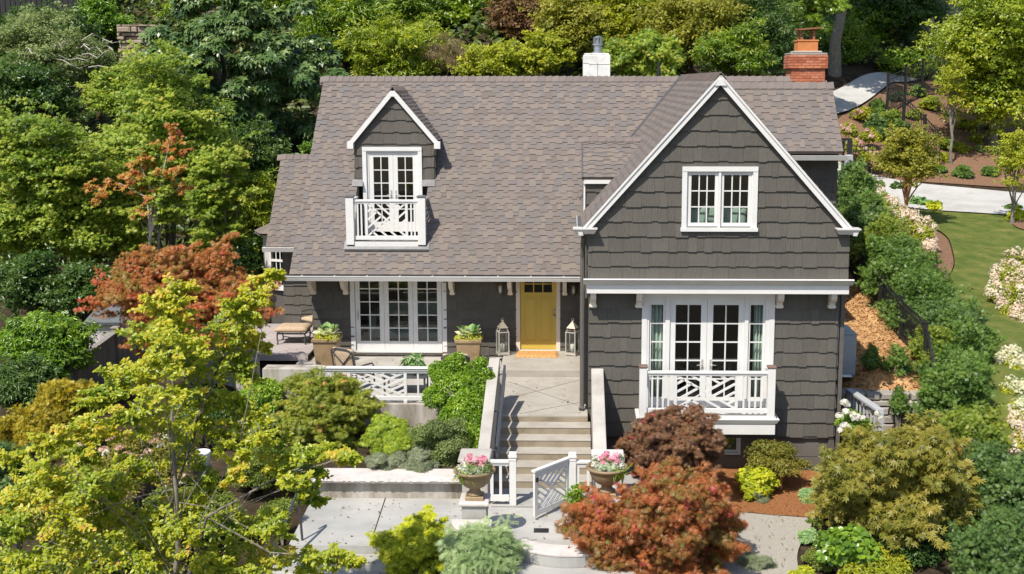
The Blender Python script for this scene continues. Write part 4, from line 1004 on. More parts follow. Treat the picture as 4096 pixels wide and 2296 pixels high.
# stair cheek walls
def cheek(name, x0, x1, ya, za, yb, zb, label, mat='conc', zlow=-.3):
    mb = MB(); mb.prism([(x0, ya, zlow), (x0, ya, za), (x0, yb, zb), (x0, yb, zlow)], (x1 - x0, 0, 0)); return single(mb, name, M[mat], label, 'wall', bevel=.012)
cheek('stair_wall', -1.80, -1.57, 24.75, 1.90, 21.5, .86, 'sloping concrete side wall between the flowering hedge and the steps')
cheek('stair_wall', .42, .68, 24.25, 1.80, 21.55, .86, 'sloping concrete side wall between the steps and the dark shingled wing')
mb = MB(); mb.box(.42, .95, 21.05, 21.54, -.6, .80); mb.cbox(.38, 1.0, 21.0, 21.54, .801, .88, .015)
single(mb, 'stair_pier', M['stone'], 'pale stone-capped pier closing the right-hand stair wall', 'pier')
mb = MB(); mb.box(-2.05, -1.57, 20.86, 21.48, -.1, .82); mb.cbox(-2.12, -1.52, 20.82, 21.49, .821, .90, .02)
single(mb, 'stair_pier', M['conc'], 'concrete pier with a rough cap where the left fence panel is fixed', 'pier')
# iron handrail beside the left cheek wall
t = empty('handrail', (-1.44, 23.4, .8), 'dark iron handrail fixed along the left stair wall', 'handrail')
mb = MB(); mb.beam((-1.44, 24.45, 1.62), (-1.44, 21.55, .66), .05, .05); mb.beam((-1.44, 24.35, 1.80), (-1.44, 21.55, .88), .05, .09); each(mb, 'rail', M['rail_iron'], t)
mb = MB()
for y in (24.3, 23.0, 21.7): z = 1.62 - (24.45 - y) * .331; mb.tube([(-1.58, y, z + .05), (-1.44, y, z + .10)], .014, 6)
each(mb, 'bracket', M['rail_iron'], t)
# white gate and its side panels
def gate_post(mb, cap, x, y):
    mb.cbox(x - .062, x + .062, y - .062, y + .062, .0, .93, .006)
    cap.cbox(x - .078, x + .078, y - .078, y + .078, .93, .985, .008); cap.prism([(x - .07, y - .07, .986), (x + .07, y - .07, .986), (x + .07, y + .07, .986), (x - .07, y + .07, .986)], (0, 0, .03)); cap.box(x - .07, x + .07, y - .07, y + .07, .88, .905)
for x0, x1, px, label in ((-1.52, -1.17, -1.095, 'short white fence panel with post left of the open gate'), (.09, .50, .02, 'short white fence panel with the hinge post right of the open gate')):
    t = empty('gate_side_panel', (px, 20.88, 0), label, 'fence panel', 'white panels beside the gate')
    mb = MB(); cp_ = MB(); gate_post(mb, cp_, px, 20.88); mb.build('post', M['white'], t); cp_.build('post_cap', M['white'], t)
    mb = MB(); mb.cbox(x0, x1, 20.83, 20.93, .82, .87, .006); mb.box(x0, x1, 20.855, 20.905, .77, .819); mb.cbox(x0, x1, 20.855, 20.905, .07, .19, .006); mb.box(x0, x0 + .06, 20.86, 20.90, .19, .77); each(mb, 'rail', M['white'], t)
    mb = MB(); x = (x0 + x1) / 2 + .02; mb.box(x - .025, x + .025, 20.865, 20.895, .19, .77); mb.build('baluster', M['white'], t)
t = empty('garden_gate', (-.05, 20.86, .06), 'white lattice garden gate standing open towards the walkway', 'gate', rz=R(180 + 51))
def loc_mb(mb):       # the leaf is drawn along +x from its hinge, then swung open
    c, s = math.cos(R(231)), math.sin(R(231)); mb.v = [(-.05 + a * c - b * s, 20.86 + a * s + b * c, d + .06) for a, b, d in mb.v]; return mb
W = .99
mb = MB(); mb.cbox(0, .075, -.022, .022, 0, .84, .005); mb.cbox(W - .085, W, -.022, .022, 0, .84, .005); mb.cbox(.076, W - .086, -.021, .021, .01, .12, .005); mb.cbox(.076, W - .086, -.021, .021, .73, .83, .005)
mb.cbox(-.01, W + .02, -.045, .045, .841, .885, .006); loc_mb(mb).build('gate_frame', M['white'], t)
mb = MB(); lattice(mb, .076, W - .086, .12, .73, 0, w=.04, d=.025, k=5); loc_mb(mb).build('lattice_panel', M['white'], t)
mb = MB(); mb.cbox(W - .07, W - .02, .023, .05, .66, .74, .004); mb.tube([(W - .045, .03, .7), (W - .045, .09, .7), (W - .10, .09, .69)], .009, 6)
for z in (.15, .7): mb.box(-.03, .05, -.03, -.0225, z - .05, z + .05)
loc_mb(mb).build('latch', M['iron'], t)
mb = MB(); mb.box(-.66, -.40, 19.5, 19.68, .006, .012)
for k in range(9): mb.box(-.66 + k * .03, -.645 + k * .03, 19.5, 19.68, .012, .02)
single(mb, 'drain_grate', M['iron'], 'small black slotted drain grate in the walkway under the open gate', 'drain grate')
# bench wall of concrete with a rough stone cap
t = empty('bench_wall', (-3.4, 22.1, 0), 'low concrete bench wall with a rough pale stone cap beside the walkway', 'wall')
mb = MB(); mb.box(-4.88, -2.06, 21.17, 21.5, -.3, .34); mb.build('wall', M['stain'], t).name = 'wall'
mb = MB(); rng = random.Random(12)
xs = np.linspace(-5.08, -2.0, 60); pr = []
ee = [rng.uniform(-.012, .012) for _ in range(60)]; ff = [rng.uniform(-.012, .012) for _ in range(60)]
for i in range(59):
    e0, e1, f0, f1 = ee[i], ee[i + 1], ff[i], ff[i + 1]
    x0, x1 = xs[i], xs[i + 1]
    mb.add([(x0, 21.03 + f0, .44), (x1, 21.03 + f1, .44), (x0, 21.01 + f0, .39 + e0), (x1, 21.01 + f1, .39 + e1), (x0, 21.04, .342), (x1, 21.04, .342), (x0, 21.62, .44), (x1, 21.62, .44), (x0, 21.5, .342), (x1, 21.5, .342)],
           [(0, 1, 7, 6), (0, 2, 3, 1), (2, 4, 5, 3), (4, 8, 9, 5)])
mb.add([(-5.08, 21.03, .44), (-5.08, 21.62, .44), (-5.08, 21.5, .342), (-5.08, 21.04, .342)], [(0, 1, 2, 3)])
mb.build('cap', M['stone'], t)
# urn pedestals and urns
def pedestal(x, y, z0, z1, label):
    t = empty('pedestal', (x, y, z0), label, 'pedestal', 'stone-capped urn pedestals')
    mb = MB(); mb.box(x - .21, x + .21, y - .21, y + .21, z0, z1 - .075); mb.build('shaft', M['walk'], t)
    mb = MB(); mb.cbox(x - .26, x + .26, y - .26, y + .26, z1 - .075, z1, .018); mb.build('cap', M['stone'], t, bevel=.008)
def urn(x, y, z, label):
    t = empty('urn', (x, y, z), label, 'urn', 'stoneware bowl urns')
    mb = MB(); mb.cbox(x - .17, x + .17, y - .17, y + .17, z, z + .07, .012); mb.build('base', M['terra'], t)
    mb = MB(); mb.lathe([(.15, .07), (.15, .10), (.11, .14), (.10, .19), (.13, .215), (.20, .25), (.28, .33), (.325, .43), (.345, .50), (.385, .52), (.40, .545), (.39, .57), (.36, .575), (.34, .555), (.32, .50), (.05, .47)], (x, y, z), 40)
    mb.build('bowl', M['urn'], t, smooth=True)
    for ch in t.children:
        k = ch.data; [setattr(v, 'co', Vector((x, y, z)) + (v.co - Vector((x, y, z))) * .92) for v in k.vertices]
pedestal(-1.67, 19.25, -.02, .73, 'concrete pedestal with a pale stone cap at the walkway edge')
urn(-1.67, 19.25, .73, 'tan stoneware bowl urn of pink flowers on the concrete pedestal left of the gate')
pedestal(.62, 19.45, -.4, .73, 'concrete pedestal behind the red maple under the right urn')
urn(.62, 19.45, .73, 'tan stoneware bowl urn of pink flowers right of the gate behind the red maple')
# low quarter-round bench in front of the pedestal
t = empty('curved_bench', (-1.6, 18.7, 0), 'low quarter-round bench wall with pale stone cap below the left pedestal', 'bench')
pts = [(-1.35, 19.0)] + [(-1.35 - .70 * math.cos(R(a)), 19.0 - .75 * math.sin(R(a))) for a in range(0, 91, 9)]
mb = MB(); mb.prism([(x, y, .34) for x, y in pts], (0, 0, .10)); mb.build('cap', M['stone'], t, bevel=.015)
mb = MB(); mb.prism([(-1.38 + (x + 1.38) * .86, 18.98 + (y - 19.0) * .85, -.4) for x, y in pts], (0, 0, .739)); mb.build('wall', M['walk'], t)

# lanterns, door mat, planters
def lantern(x, y, z, rz, label):
    t = empty('lantern', (x, y, z), label, 'lantern', 'steel lanterns by the front door')
    def L(mb): c, s = math.cos(rz), math.sin(rz); mb.v = [(x + a * c - b * s, y + a * s + b * c, z + d) for a, b, d in mb.v]; return mb
    w = .125
    mb = MB(); mb.cbox(-w - .02, w + .02, -w - .02, w + .02, .015, .055, .006)
    for i in (-1, 1):
        for j in (-1, 1): mb.box(i * w - .014, i * w + .014, j * w - .014, j * w + .014, .055, .60); mb.box(i * (w + .0) - .02, i * w + .02, j * w - .02, j * w + .02, 0, .015)
    for i in (-1, 1): mb.box(-w, w, i * w - .012, i * w + .012, .585, .61); mb.box(i * w - .012, i * w + .012, -w, w, .586, .609); mb.box(-w, w, i * w - .012, i * w + .012, .056, .085); mb.box(i * w - .012, i * w + .012, -w, w, .056, .084)
    for i in (-1, 1):
        for j in (-1, 1): mb.beam((i * w, j * w, .60), (i * .085, j * .085, .70), .018, .018)
    L(mb).build('frame', M['metal'], t)
    mb = MB(); q = .12; mb.add([(-q, -q, .70), (q, -q, .70), (q, q, .70), (-q, q, .70), (0, 0, .875)], [(0, 1, 4), (1, 2, 4), (2, 3, 4), (3, 0, 4), (3, 2, 1, 0)]); L(mb).build('roof', M['nickel'], t)
    mb = MB(); mb.tube([(.035 * math.cos(a), 0, .905 + .035 * math.sin(a)) for a in np.linspace(0, 2 * math.pi, 15)], .007, 6); L(mb).build('ring', M['metal'], t)
    mb = MB()
    for i in (-1, 1): mb.box(-w + .014, w - .014, i * w - .001, i * w + .001, .085, .585); mb.box(i * w - .001, i * w + .001, -w + .014, w - .014, .085, .585)
    L(mb).build('pane', M['lampglass'], t)
    mb = MB(); mb.lathe([(.055, .056), (.055, .27), (.05, .275), (.01, .268)], (0, 0, 0), 18); mb.tube([(0, 0, .268), (.004, 0, .29)], .003, 5)
    L(mb).build('candle', M['wax'], t, smooth=True)
lantern(-1.74, 28.62, 1.056, R(17), 'steel candle lantern on the landing left of the yellow door')
lantern(.02, 28.62, 1.056, R(-24), 'steel candle lantern on the landing right of the yellow door')
V = []; F = []; nx, ny = 60, 26; rng = random.Random(3)
for j in range(ny + 1):
    for i in range(nx + 1):
        a, b = i / nx, j / ny; e = min(a, 1 - a, b * .6, (1 - b) * .6)
        z = 1.056 + .045 * min(1, e * 18) + .012 * abs(math.sin(a * 26 + (math.pi / 2 if int(b * 5) % 2 else 0))) * abs(math.sin(b * 5 * math.pi)) + rng.uniform(0, .004)
        V.append((-1.40 + 1.06 * a + .008 * math.sin(b * 31), 28.30 + .60 * b + .006 * math.sin(a * 60), z))
for j in range(ny):
    for i in range(nx): k = j * (nx + 1) + i; F.append((k, k + 1, k + nx + 2, k + nx + 1))
mb = MB(); mb.add(V, F); single(mb, 'doormat', M['coir'], 'braided orange coir doormat in front of the yellow door', 'doormat', smooth=True)
def planter(x, y, z, label, w=.295):
    t = empty('planter', (x, y, z), label, 'planter', 'square stoneware planters on the terrace')
    b, c = w * .82, w; mb = MB()
    mb.add([(x - b, y - b, z), (x + b, y - b, z), (x + b, y + b, z), (x - b, y + b, z), (x - c, y - c, z + .62), (x + c, y - c, z + .62), (x + c, y + c, z + .62), (x - c, y + c, z + .62)], [(3, 2, 1, 0), (0, 1, 5, 4), (1, 2, 6, 5), (2, 3, 7, 6), (3, 0, 4, 7)])
    mb.build('pot', M['terra'], t)
    mb = MB(); r = c + .035
    for q in ((x - r, x + r, y - r, y - c + .05), (x - r, x + r, y + c - .05, y + r), (x - r, x - c + .05, y - c + .05, y + c - .05), (x + c - .05, x + r, y - c + .05, y + c - .05)): mb.box(*q, z + .62, z + .70)
    mb.build('rim', M['terra'], t, bevel=.012)
    mb = MB(); mb.box(x - c + .05, x + c - .05, y - c + .05, y + c - .05, z + .55, z + .66); mb.build('soil', M['soil'], t)
planter(-6.09, 28.2, .89, 'square tan planter of variegated hostas at the left corner of the front wall')
planter(-2.55, 28.2, .89, 'square tan planter of variegated hostas between the French doors and the porch')

# deck and terrace furniture
def metal_leg(mb, p, q, out, r=.02):
    p, q = Vector(p), Vector(q); mb.tube([p, p + Vector(out) * .6 + Vector((0, 0, -.06)), p.lerp(q, .55) + Vector(out) * .3, q - Vector(out) * .2 + Vector((0, 0, .05)), q + Vector(out) * .4], r, 7)
def cushion(mb, x0, x1, y0, y1, z0, z1):
    n = 8; P = []
    for s in (0, 1):
        for j in range(n + 1):
            for i in range(n + 1):
                a, b = i / n, j / n; e = min(1, 5 * min(a, 1 - a, b, 1 - b)); bulge = (1 - (1 - e) ** 2)
                P.append((x0 + (x1 - x0) * a, y0 + (y1 - y0) * b, (z0 + z1) / 2 + (1 if s else -1) * (z1 - z0) / 2 * (.45 + .55 * bulge)))
    m = n + 1; F = []
    for s in (0, 1):
        for j in range(n):
            for i in range(n): k = s * m * m + j * m + i; F.append((k, k + 1, k + m + 1, k + m) if s else (k, k + m, k + m + 1, k + 1))
    edge = [i for i in range(m)] + [j * m + n for j in range(1, m)] + [n * m + i for i in range(n - 1, -1, -1)] + [j * m for j in range(n - 1, 0, -1)]
    for a, b in zip(edge, edge[1:] + edge[:1]): F.append((a, b, b + m * m, a + m * m))
    mb.add(P, F)
def ottoman(x, y, z, label):
    t = empty('ottoman', (x, y, z), label, 'ottoman')
    mb = MB()
    for i in (-1, 1):
        for j in (-1, 1): metal_leg(mb, (x + i * .34, y + j * .27, z + .30), (x + i * .36, y + j * .29, z), (i * .05, j * .03, 0))
    mb.box(x - .38, x + .38, y - .31, y - .28, z + .27, z + .31); mb.box(x - .38, x + .38, y + .28, y + .31, z + .27, z + .31); mb.box(x - .38, x - .35, y - .28, y + .28, z + .27, z + .31); mb.box(x + .35, x + .38, y - .28, y + .28, z + .27, z + .31)
    mb.beam((x - .34, y - .25, z + .10), (x + .34, y + .25, z + .10), .02, .02); mb.beam((x - .34, y + .25, z + .105), (x + .34, y - .25, z + .105), .02, .02)
    mb.build('frame', M['rail_iron'], t); c = MB(); cushion(c, x - .42, x + .42, y - .35, y + .35, z + .31, z + .47); c.build('cushion', M['cushion'], t, smooth=True)
def armchair(x, y, z, rz, label, group=None):
    t = empty('patio_chair', (x, y, z), label, 'chair', group)
    def L(mb): c, s = math.cos(rz), math.sin(rz); mb.v = [(x + a * c - b * s, y + a * s + b * c, z + d) for a, b, d in mb.v]; return mb
    mb = MB()     # faces -y before turning
    for i in (-1, 1):
        metal_leg(mb, (i * .31, -.30, .36), (i * .31, -.32, 0), (0, -.04, 0)); mb.tube([(i * .31, -.30, .34), (i * .31, -.30, .58), (i * .31, -.26, .63), (i * .31, .10, .64), (i * .31, .30, .60)], .019, 7)
        mb.tube([(i * .31, .36, 0), (i * .31, .30, .36), (i * .30, .42, 1.0)], .019, 7); mb.tube([(i * .31, -.30, .34), (i * .31, .30, .34)], .018, 6)
    mb.tube([(-.30, .42, 1.0), (-.15, .43, 1.06), (.15, .43, 1.06), (.30, .42, 1.0)], .018, 7); mb.tube([(-.31, -.30, .35), (.31, -.30, .35)], .018, 6); mb.tube([(-.31, .30, .35), (.31, .30, .35)], .018, 6)
    for i in (-1, 1): mb.beam((-.3 * i, .31, .40), (.3 * i, .43, 1.0), .03, .012)
    L(mb).build('frame', M['rail_iron'], t)
    c = MB(); cushion(c, -.29, .29, -.31, .27, .36, .50); L(c).build('seat_cushion', M['cushion'], t, smooth=True)
    c = MB(); cushion(c, -.28, .28, -.28, .28, -.06, .06); c.v = [(a, .26 + .1 * (b + .28) / .56 + d, .50 + (b + .28)) for a, b, d in c.v]; L(c).build('back_cushion', M['cushion'], t, smooth=True)
ottoman(-7.35, 29.95, 1.055, 'tan cushioned iron ottoman on the slanting deck boards')
armchair(-6.95, 30.95, 1.055, R(-40), 'tan cushioned iron chair half hidden behind the front wall corner')
armchair(-2.55, 25.25, .89, R(180), 'tan cushioned chair seen through the right balusters of the terrace railing')
armchair(-4.95, 25.7, .89, R(150), 'tan cushioned chair seen through the left balusters of the terrace railing')
t = empty('side_table', (-3.75, 25.6, .89), 'low dark table behind the lattice of the terrace railing', 'table')
mb = MB(); mb.cbox(-4.25, -3.25, 25.25, 25.95, 1.29, 1.33, .008); mb.build('table_top', M['rail_iron'], t)
for x in (-4.2, -3.3):
    for y in (25.3, 25.9): MB().box(x - .02, x + .02, y - .02, y + .02, .89, 1.289).build('leg', M['rail_iron'], t)
mb = MB(); mb.lathe([(.09, 0), (.14, .03), (.17, .14), (.16, .2), (.14, .2), (.13, .17)], (-3.6, 25.6, 1.331), 22); single(mb, 'flower_pot', M['pot_white'], 'round white pot of leaves on the low terrace table', 'pot', smooth=True)
# curtains and pillows behind the glass
def curtain(x0, x1, y, z0, z1, label, folds=5):
    mb = MB(); n = folds * 8; V = []
    for k in range(n + 1):
        a = k / n; yy = y + .05 * math.sin(a * folds * 2 * math.pi); x = x0 + (x1 - x0) * a
        V += [(x, yy, z1), (x + .006 * math.sin(a * 9), yy * 1 + .01 * math.sin(a * 17), z0)]
    mb.add(V, [(2 * k, 2 * k + 2, 2 * k + 3, 2 * k + 1) for k in range(n)]); o = single(mb, 'curtain', M['curtain'], label, 'curtain', 'pale green curtains of the ground-floor window', smooth=True)
    s = o.modifiers.new('thickness', 'SOLIDIFY'); s.thickness = .006
curtain(1.58, 2.02, 24.50, .95, 3.35, 'pale green curtain filling the left sidelight of the balcony window')
curtain(3.90, 4.18, 24.50, .95, 3.35, 'pale green curtain drawn aside in the right sidelight of the balcony window', 4)
def pillow(x, y, z, w, h, tilt, label):
    c = MB(); cushion(c, -w / 2, w / 2, -h / 2, h / 2, -.09, .09); a = R(tilt); c.v = [(x + p * math.cos(a) - q * math.sin(a) * .3, y + r_ + q * .25, z + q + p * math.sin(a)) for p, q, r_ in c.v]
    single(c, 'pillow', M['pillow'], label, 'pillow', 'sage green pillows behind the upstairs window', smooth=True)
pillow(2.62, 24.35, 5.05, .46, .36, 8, 'sage pillow behind the left casement of the gable window')
pillow(2.95, 24.42, 5.10, .42, .36, -10, 'sage pillow nearest the centre post of the gable window')
pillow(3.42, 24.35, 5.06, .48, .38, -6, 'sage pillow behind the right casement of the gable window')
t = empty('sofa', (-4.3, 31.0, 1.03), 'pale cushioned sofa inside the room behind the terrace French doors', 'sofa')
mb = MB(); cushion(mb, -5.2, -4.3, 30.45, 31.25, 1.30, 1.55); cushion(mb, -4.28, -3.4, 30.45, 31.25, 1.30, 1.55); mb.build('seat_cushion', M['cushion'], t, smooth=True)
mb = MB(); mb.cbox(-5.25, -3.35, 31.26, 31.5, 1.04, 1.95, .06); mb.cbox(-5.45, -5.25, 30.45, 31.5, 1.04, 1.72, .05); mb.cbox(-3.35, -3.15, 30.45, 31.5, 1.04, 1.72, .05); mb.cbox(-5.25, -3.35, 30.5, 31.25, 1.04, 1.29, .03); mb.build('frame', M['curtain'], t)
# ---- right-hand side yard
t = empty('condenser_unit', (6.35, 26.9, 1.0), 'grey outdoor condenser unit on the chip path beside the house', 'condenser')
mb = MB(); mb.cbox(5.98, 6.62, 26.55, 27.55, 1.02, 2.05, .02); mb.build('body', M['acunit'], t)
mb = MB(); mb.cbox(5.97, 6.63, 26.54, 27.56, 2.051, 2.085, .012); mb.build('lid', M['acunit'], t)
mb = MB(); mb.tube([(5.95, 26.4, 1.12), (6.5, 26.42, 1.10), (6.52, 26.5, 1.10)], .05, 8); mb.tube([(6.6, 26.6, 1.6), (6.66, 26.5, 1.4), (6.3, 26.45, 1.3), (5.9, 26.5, 1.25)], .015, 6); mb.build('pipe', M['galv'], t)
def rockwall(mb, x0, x1, y, z0, z1, dep, seed, bw=(.22, .5), bh=(.14, .24)):
    rng = random.Random(seed); z = z0
    while z < z1 - .04:
        h = min(rng.uniform(*bh), z1 - z); x = x0 - rng.random() * .2
        while x < x1:
            w = rng.uniform(*bw); a, b = max(x0, x), min(x1, x + w); x += w
            if b - a < .06: continue
            g = .012; e = rng.uniform(0, .05 + dep * .12); j = lambda s=.03: rng.uniform(-s, s)
            P = [(a + g + j() * .4, y - e, z + g), (b - g, y - e + j(), z + g + j() * .3), (b - g + j() * .4, y - e, z + h - g), (a + g, y - e + j(), z + h - g + j() * .4)]
            c = (sum(p[0] for p in P) / 4, y - e - rng.uniform(.02, .05), sum(p[2] for p in P) / 4)
            Q = [(p[0] * .72 + c[0] * .28, c[1], p[2] * .72 + c[2] * .28) for p in P]; B = [(p[0], y + dep, p[2]) for p in P]
            t_ = rng.random(); mb.add(P + Q + B, [(4, 5, 6, 7)] + [(i, (i + 1) % 4, 4 + (i + 1) % 4, 4 + i) for i in range(4)] + [(8 + i, 8 + (i + 1) % 4, (i + 1) % 4, i) for i in range(4)], t_)
        z += h
mb = MB(); rockwall(mb, 5.85, 8.6, 25.62, -.75, .93, .4, 71); single(mb, 'stone_wall', M['rock'], 'dry-stacked grey stone retaining wall below the cedar chip path', 'wall')
t = empty('side_railing', (6.35, 24.6, -.2), 'grey sloping handrail with balusters beside the white roses', 'railing')
mb = MB(); mb.beam((6.22, 25.45, 1.04), (6.50, 23.8, 1.02), .17, .045); mb.beam((6.22, 25.45, .25), (6.50, 23.8, .22), .05, .08); each(mb, 'rail', M['greyrail'], t)
mb = MB()
for k in range(9): a = (k + .5) / 9; x, y = 6.22 + .28 * a, 25.45 - 1.65 * a; mb.box(x - .018, x + .018, y - .018, y + .018, .26, 1.01)
each(mb, 'baluster', M['greyrail'], t); mb = MB(); mb.box(6.45, 6.55, 23.72, 23.82, -.7, 1.0); mb.box(6.17, 6.27, 25.42, 25.52, -.4, 1.02); each(mb, 'post', M['greyrail'], t)

def iron_fence(pts, hh, name, label, step=.115, posts=2.2, rails=(.12, .86, .97), lift=.03, pr=.035, pw=.007):
    """picket fence following the terrain along pts"""
    P = resample(pts, max(2, int(sum(math.dist(a, b) for a, b in zip(pts, pts[1:])) / step)))
    Z = hgt(P[:, 0], P[:, 1]) + lift
    t = empty(name, (P[0][0], P[0][1], Z[0]), label, 'fence')
    pk, rl, po = MB(), MB(), MB(); n = len(P); pe = max(2, int(posts / step))
    for i in range(n):
        x, y, z = P[i][0], P[i][1], Z[i]
        if i % pe == 0 or i == n - 1: po.box(x - pr, x + pr, y - pr, y + pr, z - .2, z + hh + .06); po.cbox(x - pr * 1.3, x + pr * 1.3, y - pr * 1.3, y + pr * 1.3, z + hh + .06, z + hh + .10, .01)
        else: pk.box(x - pw, x + pw, y - pw, y + pw, z + .05, z + hh)
    for f in rails:
        rl = MB()
        for i in range(0, n - 1, 4):
            j = min(n - 1, i + 4); rl.beam((P[i][0], P[i][1], Z[i] + hh * f), (P[j][0], P[j][1], Z[j] + hh * f), .03, .035)
        rl.build('rail', M['iron'], t)
    pk.build('picket_panel', M['iron'], t); each(po, 'post', M['iron'], t, 2)
iron_fence([(8.12, 24.2), (8.2, 28), (8.26, 31), (8.34, 35), (8.45, 40)], 1.05, 'iron_fence', 'long black iron fence running between the yew hedge and the chip path')
iron_fence([(11.6, 50.2), (12.6, 50.1), (13.7, 50.3)], 1.55, 'driveway_gate', 'black iron driveway gate across the lower drive beside the motor post', pw=.010, pr=.05, step=.16)
iron_fence([(13.75, 50.35), (15.0, 50.9), (16.1, 51.3), (15.9, 53), (15.55, 55), (15.2, 57)], 1.65, 'iron_fence', 'black iron fence climbing the mulched slope between shrubs', pw=.010, pr=.05, step=.16)
iron_fence([(15.25, 57.2), (17.6, 60.2), (21.5, 65)], 1.9, 'iron_fence', 'black iron fence bordering the shaded upper drive', pw=.010, pr=.055, step=.16, rails=(.1, .88, .97))
t = empty('gate_motor', (11.75, 49.7, H(11.75, 49.7)), 'grey gate motor box on a black post beside the driveway gate', 'gate motor')
z = H(11.75, 49.7); mb = MB(); mb.box(11.67, 11.85, 49.62, 49.8, z - .2, z + 1.95); mb.box(11.35, 11.8, 49.65, 49.78, z + 1.93, z + 2.03); mb.build('post', M['iron'], t); mb = MB(); mb.cbox(11.52, 11.82, 49.3, 49.6, z + .75, z + 1.35, .03); mb.build('box', M['acunit'], t)
# ---- left-hand garden: board fences, shed, stump, far walls
def board_fence(pts, tops, base, name, label, bw=.14):
    t = empty(name, (*pts[0], base), label, 'fence')
    bd, cp2, po = MB(), MB(), MB(); rng = random.Random(9)
    for (p, q), (za, zb) in zip(zip(pts, pts[1:]), zip(tops, tops[1:])):
        L = math.dist(p, q); n = max(1, int(L / bw)); d = Vector((q[0] - p[0], q[1] - p[1], 0)).normalized()
        for i in range(n):
            a, b = i / n, (i + .94) / n; x0, y0, x1, y1 = p[0] + (q[0] - p[0]) * a, p[1] + (q[1] - p[1]) * a, p[0] + (q[0] - p[0]) * b, p[1] + (q[1] - p[1]) * b
            z0 = za + (zb - za) * a; z1 = za + (zb - za) * b; nn = Vector((-d.y, d.x, 0)) * .012
            bd.prism([(x0, y0, base), (x1, y1, base), (x1, y1, z1), (x0, y0, z0)], nn * 2, rng.random())
        cp2.beam((*p, za + .03), (*q, zb + .03), .14, .05)
    for p, z in zip(pts, tops): po.box(p[0] - .08, p[0] + .08, p[1] - .08, p[1] + .08, base, z + .12); po.cbox(p[0] - .10, p[0] + .10, p[1] - .1, p[1] + .1, z + .12, z + .17, .015)
    bd.build('board', M['greywood'], t); cp2.build('cap_rail', M['greywood'], t); each(po, 'post', M['greywood'], t, 2)
p = [at(95, 1000, Y=24.0), at(190, 905, Y=25.6), at(292, 850, Y=28.2), at(335, 850, Y=28.6)]
board_fence([(q.x, q.y) for q in p], [at(95, 985, Y=24.0).z, at(190, 912, Y=25.6).z, at(292, 838, Y=28.2).z, at(335, 835, Y=28.6).z], -.2, 'board_fence', 'grey board fence stepping down past the golden yews')
p = [at(565, 590, Y=36.5), at(645, 560, Y=38.5)]
board_fence([(q.x, q.y) for q in p], [p[0].z, p[1].z + .2], 1.0, 'board_fence', 'grey board fence behind the bay window with a climber on it')
a = at(262, 870, Y=28.8); t = empty('garden_shed', (a.x, a.y, .3), 'small pale board shed with a dark metal roof behind the grey fence', 'shed')
x0, x1 = at(222, 840, Y=28.8).x, at(330, 840, Y=28.8).x; zt = at(222, 810, Y=28.8).z
mb = MB(); rng = random.Random(2)
for k in range(7): q0, q1 = x0 + (x1 - x0) * k / 7, x0 + (x1 - x0) * (k + .97) / 7; mb.box(q0, q1, 28.8, 28.86, .2, zt, rng.random())
mb.box(x0, x0 + .05, 28.86, 29.9, .2, zt); mb.box(x1 - .05, x1, 28.86, 29.9, .2, zt); mb.build('wall', M['palewood'], t)
mb = MB(); cx = (x0 + x1) / 2; mb.add([(x0 - .08, 28.7, zt), (x1 + .08, 28.7, zt), (x1 + .08, 30, zt), (x0 - .08, 30, zt), (cx - .35, 29.2, zt + .42), (cx + .35, 29.2, zt + .42), (cx + .35, 29.5, zt + .42), (cx - .35, 29.5, zt + .42)], [(0, 1, 5, 4), (1, 2, 6, 5), (2, 3, 7, 6), (3, 0, 4, 7), (4, 5, 6, 7), (3, 2, 1, 0)]); mb.box(x0 - .1, x1 + .1, 28.68, 28.72, zt - .05, zt + .01); mb.build('roof', M['shedroof'], t)
q = at(510, 1205, Y=21.5); t = empty('tree_stump', (q.x, q.y, 0), 'grey tree stump carrying a white pot behind the foreground tree', 'stump')
mb = MB(); mb.tube([(q.x, q.y, -.1), (q.x, q.y, .15), (q.x + .01, q.y, .5)], [.24, .19, .17], 12); mb.build('trunk', M['bark'], t)
mb = MB(); mb.lathe([(.10, 0), (.14, .03), (.17, .26), (.175, .30), (.155, .30), (.15, .26)], (q.x, q.y, .502), 20); single(mb, 'flower_pot', M['pot_white'], 'white glazed pot standing on the grey tree stump', 'pot', smooth=True)
t = empty('step_handrail', (-4.95, 19.3, -.2), 'dark metal handrail beside the lower walkway steps', 'handrail')
mb = MB(); mb.tube([(-4.72, 19.25, .60), (-4.72, 19.3, .80), (-4.73, 19.2, .86), (-4.78, 18.5, .60), (-4.9, 17.2, .12), (-4.95, 16.4, -.15)], .026, 8); mb.build('rail', M['rail_iron'], t)
mb = MB(); mb.tube([(-4.66, 19.08, -.02), (-4.72, 19.15, .83)], .022, 7); mb.tube([(-4.9, 17.5, -.4), (-4.88, 17.5, .20)], .022, 7); each(mb, 'post', M['rail_iron'], t)
# path light in the bed
q = at(1087, 1165, Y=22.4); t = empty('path_light', (q.x, q.y, .38), 'small dark mushroom path light in front of the round grey-green shrub', 'path light')
mb = MB(); mb.tube([(q.x, q.y, .35), (q.x, q.y, .66)], .022, 8); mb.build('stake', M['rail_iron'], t); mb = MB(); mb.lathe([(.115, .64), (.105, .655), (.035, .72), (.015, .74)], (q.x, q.y, 0), 18); mb.build('shade', M['rail_iron'], t)
q = at(1800, 1314, Z=-.58); t = empty('spot_light', (q.x, q.y, -.6), 'tiny black spot light at the edge of the gravel', 'garden light')
mb = MB(); mb.tube([(q.x, q.y, -.62), (q.x, q.y, -.52)], .012, 6); mb.build('stake', M['iron'], t); mb = MB(); mb.tube([(q.x - .05, q.y, -.50), (q.x + .05, q.y - .03, -.46)], .035, 8); mb.build('lamp_head', M['iron'], t)
